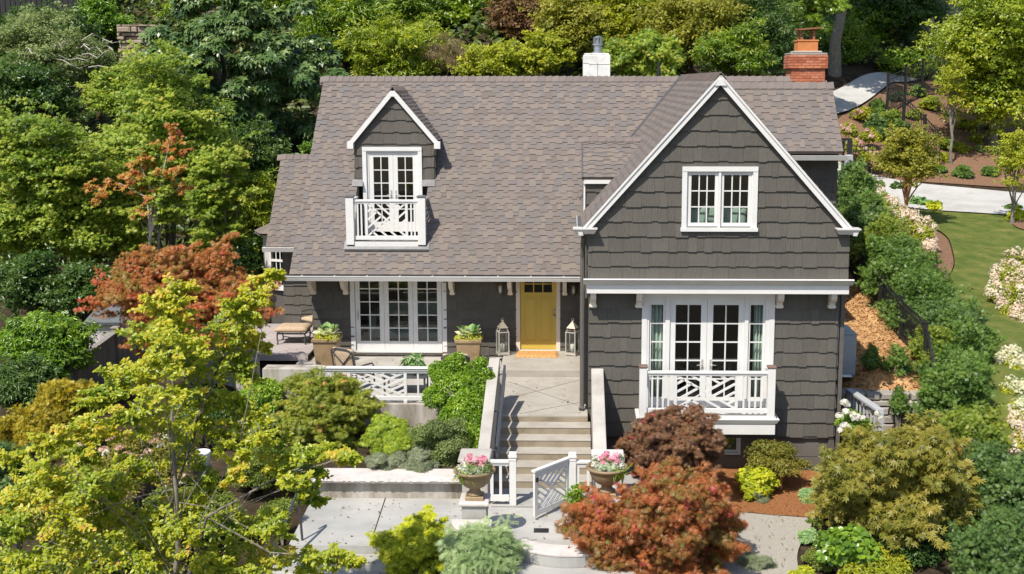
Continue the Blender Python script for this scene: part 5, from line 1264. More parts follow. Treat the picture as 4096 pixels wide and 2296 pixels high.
# dark neighbour building and the stone terrace wall at the top left
a, b = at(-40, 60, Y=57), at(255, 60, Y=57); c = at(0, 44, Y=57).z
t = empty('neighbour_building', (a.x, 61, c - 4), 'dark ribbed modern building above the slope at the top left', 'building')
mb = MB(); rng = random.Random(3); n = 46
for k in range(n): x = a.x - 6 + (b.x - a.x + 6) * k / n; mb.cbox(x, x + (b.x - a.x + 6) / n * .88, 56.95, 57.05, c, c + 7, .02, rng.random())
mb.box(a.x - 6, b.x, 57.06, 68, c - .2, c + 7); mb.build('wall', M['darkclad'], t)
mb = MB(); mb.box(a.x - 6, b.x + .1, 57.6, 68, c - 6, c - .21); mb.build('base', M['darkclad'], t)
mb = MB(); p0, p1 = at(300, 100, Y=49), at(400, 100, Y=49); rockwall(mb, p0.x, p1.x, 49, at(200, 210, Y=49).z - 1.5, at(200, 62, Y=49).z, 1.6, 72, bw=(.2, .7), bh=(.1, .26))
single(mb, 'stone_wall', M['hillrock'], 'weathered tan stone terrace wall behind the stump tree at the top left', 'wall')

# ================================================================== PLANTING
L = {}
def lm(k, name, cols, **kw): L[k] = leafmat(name, [tuple(min(.85, v * (1.6 if 'petal' not in name else 1)) for v in c) for c in cols], **kw)
lm('vine', 'vine_maple_leaf', [(.065, .115, .014), (.145, .20, .024), (.25, .285, .04), (.34, .29, .065)], pos=[0, .4, .85, 1])
lm('orange', 'orange_maple_leaf', [(.24, .085, .03), (.32, .14, .038), (.28, .21, .045), (.27, .06, .04)])
lm('big', 'bigleaf_maple_leaf', [(.032, .066, .019), (.062, .106, .029), (.125, .165, .052)], trans=.2, spec=.5, rough=.35)
lm('laurel', 'laurel_leaf', [(.045, .09, .010), (.10, .16, .014), (.22, .26, .02)], spec=.55, rough=.3)
lm('laurelY', 'yellow_laurel_leaf', [(.075, .12, .011), (.17, .21, .016), (.31, .32, .028)], spec=.5, rough=.35)
lm('rhodo', 'rhododendron_leaf', [(.045, .09, .010), (.10, .18, .016), (.20, .28, .03)], spec=.6, rough=.28)
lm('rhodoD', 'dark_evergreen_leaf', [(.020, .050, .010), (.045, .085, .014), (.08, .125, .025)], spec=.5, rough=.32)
lm('yellowgreen', 'yellow_green_leaf', [(.10, .13, .010), (.20, .22, .016), (.33, .32, .03)])
lm('olive', 'olive_leaf', [(.09, .10, .012), (.17, .17, .02), (.26, .24, .035)])
lm('plum', 'plum_leaf', [(.06, .03, .018), (.12, .065, .028), (.14, .11, .03)])
lm('dry', 'dry_twig_leaf', [(.10, .07, .04), (.18, .14, .07), (.17, .18, .04)])
lm('dogwood', 'dogwood_leaf', [(.10, .155, .012), (.215, .25, .021), (.33, .315, .028), (.42, .27, .05)], pos=[0, .4, .85, 1], rough=.36, spec=.45)
lm('redlace', 'red_lace_leaf', [(.14, .14, .027), (.245, .115, .035), (.32, .10, .04), (.38, .065, .05)], pos=[0, .45, .9, 1])
lm('greenlace', 'green_lace_leaf', [(.085, .12, .014), (.16, .185, .024), (.24, .24, .038), (.50, .22, .08)], pos=[0, .45, .965, 1])
lm('purplelace', 'purple_lace_leaf', [(.085, .05, .028), (.15, .075, .042), (.18, .11, .046), (.34, .03, .06)], pos=[0, .5, .96, 1])
lm('redmaple', 'red_maple_leaf', [(.12, .13, .026), (.195, .098, .032), (.25, .085, .032), (.32, .12, .038), (.28, .035, .06)], pos=[0, .38, .68, .95, 1])
lm('bronze', 'bronze_maple_leaf', [(.08, .095, .015), (.16, .15, .025), (.24, .20, .038)], pos=[0, .5, 1])
lm('yew', 'yew_needle', [(.038, .076, .015), (.072, .126, .022), (.12, .178, .032)], trans=.22)
lm('yewY', 'yellowish_yew_needle', [(.065, .105, .015), (.12, .165, .02), (.20, .215, .03)], trans=.25)  # yellower green yew needles
lm('yewB', 'blue_yew_needle', [(.034, .068, .018), (.064, .112, .028), (.105, .155, .040)], trans=.2)
lm('gold', 'golden_yew_needle', [(.11, .10, .012), (.24, .20, .018), (.34, .26, .025)], trans=.25)
lm('lime', 'lime_leaf', [(.14, .18, .014), (.29, .31, .018), (.43, .42, .03)])
lm('cedar', 'silver_cedar_needle', [(.09, .145, .05), (.18, .24, .10), (.30, .36, .18)], trans=.2)
lm('pine', 'bright_pine_needle', [(.10, .155, .014), (.20, .26, .02), (.29, .33, .035)], trans=.25)
lm('pitto', 'grey_green_leaf', [(.075, .105, .035), (.135, .17, .055), (.22, .25, .10)])
lm('jasmine', 'glossy_vine_leaf', [(.06, .12, .010), (.13, .21, .014), (.25, .33, .03)], spec=.55, rough=.3)
lm('box', 'small_evergreen_leaf', [(.06, .085, .014), (.11, .145, .022), (.19, .215, .04)])
lm('lav', 'lavender_leaf', [(.11, .135, .075), (.19, .215, .13), (.27, .28, .20)])
lm('silver', 'silver_leaf', [(.26, .30, .22), (.40, .44, .34)])
lm('mint', 'mint_ground_leaf', [(.16, .25, .11), (.27, .36, .17)])
lm('whitefl', 'white_petal', [(.70, .68, .60), (.82, .80, .74)], trans=.3)
lm('creamfl', 'cream_petal', [(.66, .50, .39), (.78, .67, .54), (.82, .77, .66)], trans=.3)
lm('greenfl', 'greenish_petal', [(.56, .58, .36), (.72, .70, .52), (.70, .60, .46)], trans=.3)
lm('pinkfl', 'pink_petal', [(.55, .30, .28), (.66, .45, .40), (.68, .56, .48)], trans=.3)
lm('hotpink', 'hot_pink_petal', [(.70, .25, .36), (.78, .42, .50), (.82, .62, .64)], trans=.3)
lm('brownfl', 'faded_flower', [(.28, .15, .10), (.42, .28, .20), (.55, .46, .38)], trans=.2)
lm('hosta', 'variegated_hosta_leaf', [(.16, .24, .05), (.60, .60, .34), (.74, .72, .52)], trans=.25)
lm('hostaG', 'green_hosta_leaf', [(.07, .14, .05), (.14, .22, .06)], trans=.2)
lm('ivy', 'hillside_ivy', [(.020, .036, .009), (.048, .072, .014), (.085, .11, .02)], trans=.2)
lm('twig', 'bare_twig', [(.16, .12, .08), (.24, .19, .13)], trans=0.0)

def blob_px(spots, depth=0.9, seed=0, jit=0.5):
    """clumps given as (x, y, r, Y) in picture units: each becomes a ball at its own distance"""
    rng = random.Random(seed); out = []
    for x, y, r, Y in spots:
        YY = Y + rng.uniform(-jit, jit); c = at(x, y, Y=YY); s = span(r, YY); out.append((c.x, c.y, c.z, s, s * depth, s))
    return out
DENS = 3.7
LEAF = .74
def clumps(B, seed, k=4, f=.55, sp=.85):
    """break every clump into smaller uneven ones"""
    rng = np.random.default_rng(seed + 77); out = []
    for b in B:
        for j in range(k):
            d = sphere(rng, 1, -.7)[0]; s = f * rng.uniform(.7, 1.3)
            out.append((b[0] + b[3] * sp * d[0], b[1] + b[4] * sp * d[1], b[2] + b[5] * sp * d[2], b[3] * s, b[4] * s, b[5] * s))
    return out
def fill(B, seed, **k): return list(B) + clumps(B, seed, **k)
def sprays(name, B, n, size, t, mat, parent, seed, twigs=5, ln=1.5, rise=.35, droop=.2, stem=None, tvar=.35, nz=.42, jit=.07):
    """leaves set alternately along thin twigs that fan out of every clump"""
    rng = np.random.default_rng(seed); P = []; D = []; TT = []; per = max(4, n // (len(B) * twigs))
    for b in B:
        bt = rng.random()
        for k in range(twigs):
            a = rng.uniform(0, 2 * np.pi); d = np.array([np.cos(a), np.sin(a) * .9, rise + rng.normal() * .45]); d /= np.linalg.norm(d); L_ = b[3] * ln * rng.uniform(.6, 1.25)
            s = np.array(b[:3]) + rng.normal(size=3) * b[3] * .35; q = rng.random(per) ** .8
            p = s + d * (q * L_)[:, None]; p[:, 2] -= (q ** 2) * L_ * .12; sd = rng.normal(size=(per, 3)) * [1, 1, .35]
            P.append(p + sd * b[3] * jit); D.append(d * .7 + sd * .8 - np.array([0, 0, droop])); TT.append(np.clip(bt * .55 + q * .35 + rng.normal(size=per) * tvar * .4, 0, 1))
            if stem is not None: stem.tube([s, s + d * L_ * .5 - Vector((0, 0, L_ * .03)), s + d * L_ - Vector((0, 0, L_ * .12))], [.008, .006, .003], 4, cap=False)
    P = np.concatenate(P); D = np.concatenate(D); N = np.array([-.25, -.52, .84]) + rng.normal(size=P.shape) * nz
    V, F, k = leaves(P, N, D, size * rng.uniform(.65, 1.2, len(P)), t)
    return np_mesh(name, V, F, np.repeat(np.concatenate(TT), k), mat, parent)
def ground_of(c, z=None): return z if z is not None else H(c.x, c.y)
def plant(name, label, cat, px, Y, r, mat, leaf, size, n, nb=26, br=.3, group=None, z=None, trunk=None, bark='bark', seed=1, blobs=None, flat=.65, depth=1.0,
          up=.55, droop=.35, shell=.55, rnd=.5, low=-.75, inner=.45, tvar=.3, extra=(), stems=6, lean=0, tr=.05, spray=None, part='crown', zmin=-.45, thin=.012):
    c = at(px[0], px[1], Y=Y); rx, rz = span(r[0], Y) * 1.05, span(r[1], Y) * 1.10; ry = rx * depth; n = int(n * DENS)
    if any(w in name for w in ('slope_shrub', 'dwarf_conifer', 'hosta', 'low_shrub', 'silver_plant', 'mint_', 'lime_shrub', 'ground_cover', 'lavender', 'young_yew', 'rosemary', 'daphne')):
        for _ in range(14):      # slide along the line of sight until the plant sits on its ground
            Y += max(-1.5, min(1.5, .6 * (c.z - ground_of(c, z) - rz * .72) / ((EYE - c.z) / Y + .12))); c = at(px[0], px[1], Y=Y)
    gz = ground_of(c, z); base = Vector((c.x + lean, c.y, gz))
    t = empty(name, base, label, cat, group)
    B = blobs if blobs is not None else envelope(c, (rx, ry, rz), nb, br * (rx + rz) / 2 * 1.25, seed, flat, low, inner)
    size = size * LEAF; n0 = n; B0 = B
    if spray:
        tw, ln, rise, sd, nz = spray; n0 = int(n * .42); B0 = [(b[0], b[1], b[2], b[3] * .9, b[4] * .9, b[5] * .9) for b in B]
        sprays('outer_sprays', B, int(n * .62), size, leaf, mat, t, seed + 3, tw, ln, rise, sd, None, tvar, nz, .12)
    foliage(part, fill(B0, seed), n0, size, leaf, mat, t, seed, up, droop, shell, zmin, rnd, tvar)
    for (pn, em, el, es, en, sel, eseed) in extra:
        bb = [b for i, b in enumerate(B) if sel(b, c)] or B[:3]
        foliage(pn, [(b[0], b[1], b[2], b[3] * 1.03, b[4] * 1.03, b[5] * 1.03) for b in bb], en, es, el, em, t, eseed, up, droop, .25, .0, rnd, tvar)
    mb = MB(); rng = random.Random(seed)
    tg = sorted(B, key=lambda b: b[2])
    if trunk == 'multi':
        for k in range(stems):
            b = rng.choice(B); limbs(mb, base + Vector((rng.uniform(-.3, .3) * rx * .5, rng.uniform(-.3, .3) * ry * .5, -.05)), Vector(b[:3]), tr * rng.uniform(.6, 1), thin, [rng.choice(B) for _ in range(3)], seed + k, n=6, thin=thin)
    elif trunk:
        top = c + Vector((0, 0, rz * trunk)); limbs(mb, base - Vector((0, 0, .1)), top, tr, thin, [B[i] for i in range(0, len(B), max(1, len(B) // 16))], seed, n=8, thin=thin)
    else:
        for k in range(stems):
            b = rng.choice(B); p = Vector((c.x + rng.uniform(-.3, .3) * rx, c.y + rng.uniform(-.3, .3) * ry, gz - .05)); q = Vector(b[:3])
            mb.tube([p, p.lerp(q, .5) + Vector((0, 0, .1 * rz)), q], [tr * .5, tr * .4, thin * .7], 5)
    mb.build('trunk' if trunk and trunk != 'multi' else 'stems', M[bark], t)
    return t
def heads(name, pts, rad, mat, parent, seed, n=46, size=.06, cone=1.2, leaf='petal'):
    """flower heads: petals set over small domes"""
    rng = np.random.default_rng(seed); P = []; N = []; tt = []
    for p in pts:
        d = sphere(rng, n, -.35); r = rad * rng.uniform(.75, 1.2)
        P.append(np.array(p)[None] + d * [r, r, r * cone] * rng.uniform(.8, 1.0, (n, 1))); N.append(d + rng.normal(size=(n, 3)) * .25); tt.append(np.clip(rng.random() * .7 + rng.normal(size=n) * .15 + .1, 0, 1))
    P = np.concatenate(P); N = np.concatenate(N); tt = np.concatenate(tt)
    V, F, k = leaves(P, N, rng.normal(size=P.shape), size * rng.uniform(.8, 1.25, len(P)), leaf)
    return np_mesh(name, V, F, np.repeat(tt, k), mat, parent)
def top_points(B, n, seed, zmin=.1, out=1.03):
    rng = np.random.default_rng(seed); B = np.array(B); i = rng.integers(0, len(B), n); d = sphere(rng, n, zmin); d[:, 1] = -np.abs(d[:, 1]) * .8 + .15 * d[:, 1]
    return B[i, :3] + B[i, 3:6] * d * out

# ---- foreground dogwood at the left
S = [(440,738,32,15.2),(400,775,42,15.0),(455,800,45,15.2),(410,830,50,14.8),(375,860,50,15.2),(455,870,50,15.0),(685,695,15,15.6),(660,715,20,15.6),(628,752,30,15.5),(600,795,36,15.4),(560,830,40,15.3),(640,770,22,15.8),(612,850,40,15.0),(650,868,18,15.5),
     (400,915,55,14.9),(475,920,55,15.4),(560,915,48,15.2),(605,945,36,15.0),(335,955,45,15.3),(285,975,42,14.8),(250,1005,35,15.0),(420,985,55,14.7),(520,995,50,15.3),(600,1030,48,15.1),(640,1055,30,15.4),(205,1075,42,14.9),(255,1095,42,15.3),(335,1055,45,14.7),(405,1070,50,15.6),(480,1070,48,14.8),(560,1095,40,15.2),(455,1140,48,15.5),(640,1115,40,14.9),(700,1140,32,15.1),(760,1150,30,15.2),(812,1140,24,15.3),(852,1150,26,15.1),(880,1152,14,15.0),(700,1185,32,15.4),(745,1220,30,15.0),(782,1250,28,15.2),(800,1190,22,15.4),
     (105,1195,50,14.8),(60,1250,45,15.2),(155,1220,50,15.0),(225,1230,52,14.6),(300,1220,50,15.3),(150,1300,58,14.5),(60,1335,55,15.0),(232,1320,58,14.9),(320,1300,50,15.4),(400,1300,40,14.8),(480,1265,40,15.1),(560,1330,48,14.7),(640,1340,46,15.2),(700,1330,38,14.9),(500,1395,52,14.6),(600,1410,52,15.1),(420,1400,50,14.8),(300,1395,60,14.5),(180,1395,65,14.8),(70,1415,60,14.6),(700,1400,44,15.2),(765,1412,36,15.0),(830,1415,34,14.8),(882,1412,24,15.0),(20,1440,60,14.6),(30,1160,34,15.2),(25,1330,45,14.9),(110,1385,45,15.1),(360,1350,45,15.2),(440,1330,40,14.7),(250,1270,40,15.3),(350,1180,40,15.1),(200,1150,36,15.2),(130,1120,28,15.0),(520,1210,34,15.3),(600,1180,28,15.0),(540,1440,40,14.8),(640,1450,36,15.0)]
B = blob_px(S, .95, 3, .55)
c0 = at(393, 1300, Y=15.0)
t = empty('dogwood_tree', (c0.x, 15.0, -1.1), 'large yellow-green dogwood tree spreading across the left foreground', 'tree')
mb = MB()
foliage('inner_leaves', fill(B, 5, k=3, f=.6), 5000, .066, 'ovate', L['dogwood'], t, 30, up=.5, shell=.95, rnd=.8, zmin=-.7); sprays('crown', B, 60000, .066, 'ovate', L['dogwood'], t, 31, twigs=12, ln=1.5, stem=mb)
top = at(432, 760, Y=15.1); limbs(mb, (c0.x + .03, 15.0, -1.2), (top.x, top.y, top.z), .045, .008, B[::3], 5, bend=.03, n=9, limb=.20, start=.3, thin=.006)
for q in ((690, 690), (640, 780)): e = at(*q, Y=15.5); mb.tube([(c0.x + .1, 15.0, 1.9), at(545, 930, Y=15.2), at(585, 830, Y=15.4), at(632, 752, Y=15.5), e], [.018, .014, .010, .007, .003], 6)
for q in ((880, 1145), (780, 1170), (830, 1400)): e = at(*q, Y=15.1); mb.tube([(c0.x + .02, 15.0, -.2), at(520, 1300, Y=15.0), at(680, 1210 if q[1] < 1300 else 1390, Y=15.1), e], [.024, .02, .014, .005], 6)
mb.build('trunk', M['bark'], t)
# ---- left front garden
plant('red_laceleaf_maple', 'domed red and orange laceleaf maple behind the foreground dogwood', 'tree', (466, 775), 25.6, (190, 155), L['redlace'], 'palm', .12, 13000, 80, .19, spray=(7, 1.35, .25, .5, .5), trunk=.1, seed=41, up=.5, droop=.9, flat=.7, depth=.9, tr=.07, z=.4)
plant('green_laceleaf_maple', 'mounded olive-green laceleaf maple below the white terrace railing', 'tree', (812, 1045), 23.45, (122, 108), L['greenlace'], 'palm', .105, 9500, 60, .20, spray=(7, 1.35, .1, .7, .5), trunk=.1, seed=42, up=.5, droop=.95, flat=.7, depth=.75, tr=.05, z=.35, bark='palebark')
B = blob_px([(1105, 935, 28, 24.3), (1150, 925, 30, 24.3), (1198, 935, 30, 24.2), (1226, 948, 18, 24.1), (1128, 972, 38, 24.0), (1190, 982, 38, 23.9), (1100, 1008, 32, 23.8), (1165, 1022, 40, 23.6), (1212, 1020, 24, 23.5), (1140, 1052, 38, 23.4), (1195, 1068, 30, 23.2), (1180, 1105, 32, 22.9), (1206, 1098, 24, 22.8), (1212, 1128, 18, 22.6), (1086, 990, 20, 24.0), (1222, 1065, 14, 23.1)], .9, 2, .1)
plant('flowering_hedge', 'glossy green climbing hedge with tiny white flowers beside the left stair wall', 'hedge', (1150, 1010), 23.6, (80, 110), L['jasmine'], 'ovate', .075, 9500, blobs=B, z=.3, seed=43, up=.35, droop=.3, rnd=.7, shell=.4)
plant('mounded_shrub', 'round grey-green shrub behind the path light', 'shrub', (1102, 1112), 22.3, (66, 74), L['pitto'], 'ovate', .055, 9000, 40, .24, seed=44, z=.38, up=.35, rnd=.7, flat=.85, shell=.5)
plant('dwarf_pine', 'bright yellow-green dwarf pine left of the round grey-green shrub', 'shrub', (985, 1112), 22.6, (60, 52), L['pine'], 'tuft', .12, 3600, 26, .3, seed=45, z=.38, up=.5, droop=-.3, flat=.9)
plant('lavender', 'low grey-green lavender clump behind the bench wall below the dwarf pine', 'plant', (965, 1162), 21.85, (50, 24), L['lav'], 'tuft', .085, 2200, 16, .35, seed=46, z=.38, up=.4, droop=-.3)
plant('lavender', 'low grey-green lavender clump at the foot of the path light', 'plant', (1050, 1166), 21.85, (55, 20), L['lav'], 'tuft', .085, 2200, 16, .35, seed=47, z=.38, up=.4, droop=-.3)
plant('lavender', 'purplish lavender clump at the left end of the stone bench cap', 'plant', (765, 1192), 21.6, (50, 24), L['lav'], 'tuft', .085, 1800, 14, .35, seed=48, z=.3, up=.4, droop=-.3)
plant('mounded_shrub', 'dense olive evergreen mound left of the bench wall', 'shrub', (655, 1185), 21.6, (78, 76), L['box'], 'ovate', .055, 9500, 42, .24, seed=49, z=.1, up=.35, rnd=.7, flat=.85)
plant('leafy_shrub', 'bright green leafy shrub below the stained concrete parapet', 'shrub', (645, 1000), 24.0, (62, 40), L['jasmine'], 'ovate', .08, 2600, 20, .32, seed=50, z=.3)
plant('leafy_shrub', 'pale green leafy shrub between the parapet and the olive laceleaf maple', 'shrub', (655, 1075), 23.2, (55, 40), L['pitto'], 'ovate', .07, 2600, 20, .32, seed=51, z=.3)
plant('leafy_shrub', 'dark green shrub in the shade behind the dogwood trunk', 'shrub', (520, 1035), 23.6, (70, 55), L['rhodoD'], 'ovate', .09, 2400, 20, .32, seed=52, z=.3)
plant('rhododendron', 'large bright green rhododendron dome at the left edge', 'shrub', (112, 882), 25.2, (104, 98), L['rhodo'], 'lance', .14, 7500, 50, .25, spray=(7, 1.15, .4, .2, .5), seed=53, z=.2, up=.5, flat=.8)
plant('rhododendron', 'darker glossy rhododendron below the bright one at the left edge', 'shrub', (62, 985), 23.6, (82, 80), L['rhodoD'], 'lance', .14, 5000, 34, .28, spray=(7, 1.15, .4, .2, .5), seed=54, z=.2, up=.5, flat=.8)
plant('golden_yew', 'upright golden yew in front of the grey board fence', 'shrub', (165, 1010), 22.8, (56, 66), L['gold'], 'sprig', .15, 4500, 30, .27, spray=(9, 1.2, .8, -.6, .9), seed=55, z=.1, up=.2, droop=-.9, flat=1.0)
plant('golden_yew', 'wide golden yew below the upright one at the left edge', 'shrub', (95, 1110), 21.4, (105, 68), L['gold'], 'sprig', .15, 6500, 36, .25, spray=(9, 1.2, .8, -.6, .9), seed=56, z=0, up=.2, droop=-.9, flat=1.0)
plant('yew', 'dark green yew at the bottom left corner', 'shrub', (20, 1265), 18.5, (75, 140), L['yewB'], 'sprig', .15, 5500, 36, .25, spray=(9, 1.2, .8, -.6, .9), seed=57, z=-.5, up=.2, droop=-.7, flat=1.0)
vb = plant('viburnum', 'bronzy viburnum with faded white flower heads behind the dogwood', 'shrub', (345, 1165), 20.6, (115, 60), L['bronze'], 'ovate', .10, 2800, 26, .3, seed=58, z=0)
heads('blossom', [at(x, y, Y=20.2) for x, y in ((318, 1142), (335, 1158), (352, 1150), (300, 1125), (390, 1110), (372, 1135), (260, 1130), (348, 1172), (445, 1205), (462, 1198), (430, 1220), (280, 1105), (410, 1090), (205, 1118))], .10, L['brownfl'], vb, 3, n=40, size=.05, cone=.45)
heads('white_floret', [at(x + 8, y + 6, Y=20.1) for x, y in ((318, 1142), (352, 1150), (390, 1112), (260, 1132), (445, 1208), (410, 1094))], .11, L['whitefl'], vb, 4, n=14, size=.05, cone=.4)
plant('leafy_shrub', 'bronze-green low shrub under the lower dogwood branches', 'shrub', (470, 1290), 19.3, (130, 55), L['box'], 'ovate', .09, 3600, 30, .28, seed=59, z=-.3)
plant('leafy_shrub', 'low green shrub beside the dark step handrail', 'shrub', (700, 1290), 19.8, (38, 36), L['box'], 'lance', .09, 1500, 14, .35, seed=60, z=-.3)
plant('rosemary', 'small grey-green rosemary tuft at the walkway step corner', 'plant', (925, 1385), 19.0, (22, 30), L['lav'], 'tuft', .10, 900, 12, .35, seed=61, z=-.45, up=.3, droop=-.5)
plant('lime_maple', 'brilliant lime-yellow dwarf maple at the bottom centre', 'shrub', (1045, 1385), 18.7, (100, 72), L['lime'], 'star', .095, 5600, 40, .26, spray=(7, 1.0, .3, .3, .5), seed=62, z=-.5, up=.6, droop=.4, trunk='multi', tr=.03)
plant('weeping_cedar', 'silvery weeping cedar right of the lime-yellow maple', 'shrub', (1215, 1400), 18.3, (98, 76), L['cedar'], 'cedar', .24, 3600, 40, .26, spray=(8, 1.5, .1, .9, .5), seed=63, z=-.5, up=.45, droop=1.1, flat=.9, trunk='multi', tr=.03)
# ---- right front garden
plant('red_maple', 'large domed red Japanese maple at the bottom right of the gate', 'tree', (1655, 1355), 19.3, (222, 182), L['redmaple'], 'palm', .12, 17000, 120, .18, spray=(7, 1.15, .25, .35, .55), seed=71, z=-.65, trunk='multi', up=.5, droop=.55, flat=.7, rnd=.8, tr=.05, depth=.85, inner=.6)
plant('purple_laceleaf_maple', 'purple-brown weeping laceleaf maple in front of the white balcony', 'tree', (1702, 1115), 22.55, (132, 92), L['purplelace'], 'palm', .105, 10500, 66, .19, spray=(7, 1.3, 0, .8, .5), seed=72, z=-.6, trunk=.1, up=.45, droop=1.1, flat=.75, tr=.06, depth=.75, bark='palebark')
plant('leggy_shrub', 'thin yellow-green leggy shrub against the foundation right of the basement window', 'shrub', (1958, 1160), 23.45, (68, 56), L['bronze'], 'lance', .10, 1700, 24, .30, seed=73, z=-.62, trunk='multi', stems=9, tr=.03, up=.35, droop=-.6, bark='cinnabark', depth=.7)
plant('lime_shrub', 'low lime-green round-leaved shrub at the edge of the red bark bed', 'shrub', (1900, 1222), 22.6, (54, 36), L['lime'], 'round', .10, 1300, 18, .36, seed=74, z=-.6, up=.6)
plant('silver_plant', 'small silver-grey plant in front of the lime-green shrub', 'plant', (1915, 1252), 22.1, (18, 16), L['lav'], 'tuft', .08, 420, 8, .4, seed=75, z=-.62, up=.4, droop=-.3)
plant('mint_ground_cover', 'pale mint-green ground cover beside the bronze maple', 'plant', (2040, 1248), 22.0, (36, 18), L['mint'], 'ovate', .05, 2000, 16, .35, seed=76, z=-.62)
B2 = plant('bronze_maple', 'large olive-bronze Japanese maple at the lower right beside the yew hedge', 'tree', (2256, 1235), 20.6, (198, 168), L['bronze'], 'star', .145, 8200, 90, .18, spray=(6, 1.3, .2, .5, .5), seed=77, z=-.6, trunk='multi', stems=5, up=.42, droop=.6, flat=.9, tr=.06, depth=.85, inner=.6, bark='darkbark')
foliage('red_leaf_spray', blob_px([(2410, 1122, 14, 20.2)]), 14, .15, 'star', L['redlace'], B2, 5)
plant('rhododendron', 'small glossy rhododendron under the bronze maple', 'shrub', (2125, 1385), 19.4, (66, 50), L['rhodo'], 'round', .13, 900, 20, .38, seed=78, z=-.65, up=.55)
plant('daphne', 'yellow-edged daphne at the bottom edge under the bronze maple', 'shrub', (2190, 1432), 18.4, (100, 36), L['yellowgreen'], 'lance', .12, 900, 14, .36, seed=79, z=-.7)
plant('ground_cover', 'low olive ground cover along the right edge of the gravel', 'plant', (2065, 1408), 19.0, (34, 34), L['box'], 'ovate', .05, 1900, 14, .38, seed=80, z=-.66)
plant('ground_cover', 'wispy green ground cover on the gravel beside the red maple', 'plant', (1905, 1420), 18.9, (46, 20), L['lav'], 'tuft', .10, 1100, 14, .38, seed=81, z=-.68, droop=-.4)
plant('ground_cover', 'ground cover beneath the bronze maple, coloured dark for the shade there', 'plant', (2270, 1375), 19.6, (120, 36), L['rhodoD'], 'ovate', .08, 3000, 26, .3, seed=84, z=-.66)  # dark leaf colour stands in for the shade under the maple
plant('leafy_shrub', 'olive-leaved shrub under the left dogwood branches', 'shrub', (185, 1255), 18.3, (150, 78), L['bronze'], 'ovate', .10, 3600, 34, .26, seed=85, z=-.5)
plant('leafy_shrub', 'green shrub mass at the bottom edge below the dogwood', 'shrub', (300, 1415), 17.4, (190, 60), L['box'], 'ovate', .09, 4200, 34, .26, seed=86, z=-.8)
for i_, (x_, y_, r_, Y_, m_, l_) in enumerate([(2052, 1312, 26, 20.6, 'box', 'small olive ground cover at the gravel corner below the mint-green patch'), (2030, 1352, 30, 20.0, 'mint', 'pale ground cover spilling onto the right gravel edge'), (2024, 1445, 38, 18.4, 'lime', 'yellow-green ground cover at the bottom end of the gravel edge')]):
    plant('ground_cover', l_, 'plant', (x_, y_), Y_, (r_, r_ * .55), L[m_], 'ovate', .05, 1100, 14, .38, seed=90 + i_, z=-.66)
plant('ivy_vine', 'young vine climbing the white fence panel right of the gate', 'vine', (1455, 1245), 20.6, (28, 40), L['jasmine'], 'ovate', .07, 260, 12, .3, seed=82, z=0, depth=.3, up=.3)
rs = plant('rose_bush', 'white-flowered rose bush at the right corner of the wing', 'shrub', (2140, 1068), 23.3, (36, 36), L['jasmine'], 'ovate', .08, 1700, 18, .34, seed=83, z=-.6)
heads('blossom', [at(x, y, Y=23.0) for x, y in ((2124, 1012), (2131, 1018), (2128, 1034), (2147, 1044), (2158, 1048), (2150, 1052), (2112, 1046), (2124, 1070), (2132, 1074), (2114, 1082), (2130, 1086), (2170, 1052), (2162, 1082), (2208, 1040), (2213, 1050))], .07, L['whitefl'], rs, 6, n=34, size=.07, cone=.8)
# yew hedge, one shrub at a time
HY = [(2160, 525, 38, 80, 37.2, 'yew', 'yew of the hedge between the farthest bluish one and the second'), (2200, 608, 54, 85, 34.7, 'yewB', 'cool green yew in the hedge below the cream hydrangeas'), (2248, 690, 70, 90, 32.3, 'yew', 'yew of the hedge beside the small gutter of the wing'), (2310, 768, 84, 95, 30.2, 'yew', 'yew of the hedge directly left of the lawn bend'), (2368, 848, 84, 95, 28.4, 'yewB', 'cool green yew of the hedge left of the big pinkish hydrangea'), (2395, 948, 74, 92, 26.0, 'yew', 'yew of the hedge just behind the end of the iron fence'),
      (2145, 485, 34, 80, 38.5, 'yewB', 'bluish yew farthest up the hedge beside the rear wall'), (2178, 568, 44, 88, 36, 'yew', 'second yew of the hedge from the far end'), (2225, 648, 70, 90, 33.5, 'yewY', 'yellowish yew in the hedge level with the gable window'), (2280, 727, 84, 95, 31.2, 'yew', 'bushy yew of the hedge above the condenser unit'),
      (2340, 805, 90, 98, 29.2, 'yew', 'broad yew in the middle of the hedge beside the lawn'), (2405, 884, 80, 95, 27.6, 'yew', 'yew of the hedge facing the pink hydrangea bank'), (2342, 900, 52, 76, 26.8, 'yewY', 'narrow yew of the hedge nearest the end of the chip path'), (2398, 1015, 72, 112, 24.8, 'yew', 'dark green yew of the hedge behind the bronze maple top'),
      (2432, 1135, 82, 116, 23, 'yewY', 'tall yew of the hedge right of the bronze maple'), (2505, 1265, 112, 120, 21.2, 'yewB', 'second-nearest yew of the hedge, at the right edge'), (2500, 1405, 125, 112, 19.6, 'yewB', 'nearest bluish yew of the hedge in the bottom right corner')]
for i, (x, y, rx, ry, Y, mk, lb) in enumerate(HY):
    plant('yew', lb, 'shrub', (x, y), Y, (rx * 1.1, ry * 1.02), L[mk], 'sprig', .145, 8500, 70, .22, spray=(9, 1.25, .75, -.6, .9), group='yew hedge beside the lawn', seed=100 + i, inner=.3, up=.2, droop=-.8, flat=1.15, shell=.6, low=-.9)
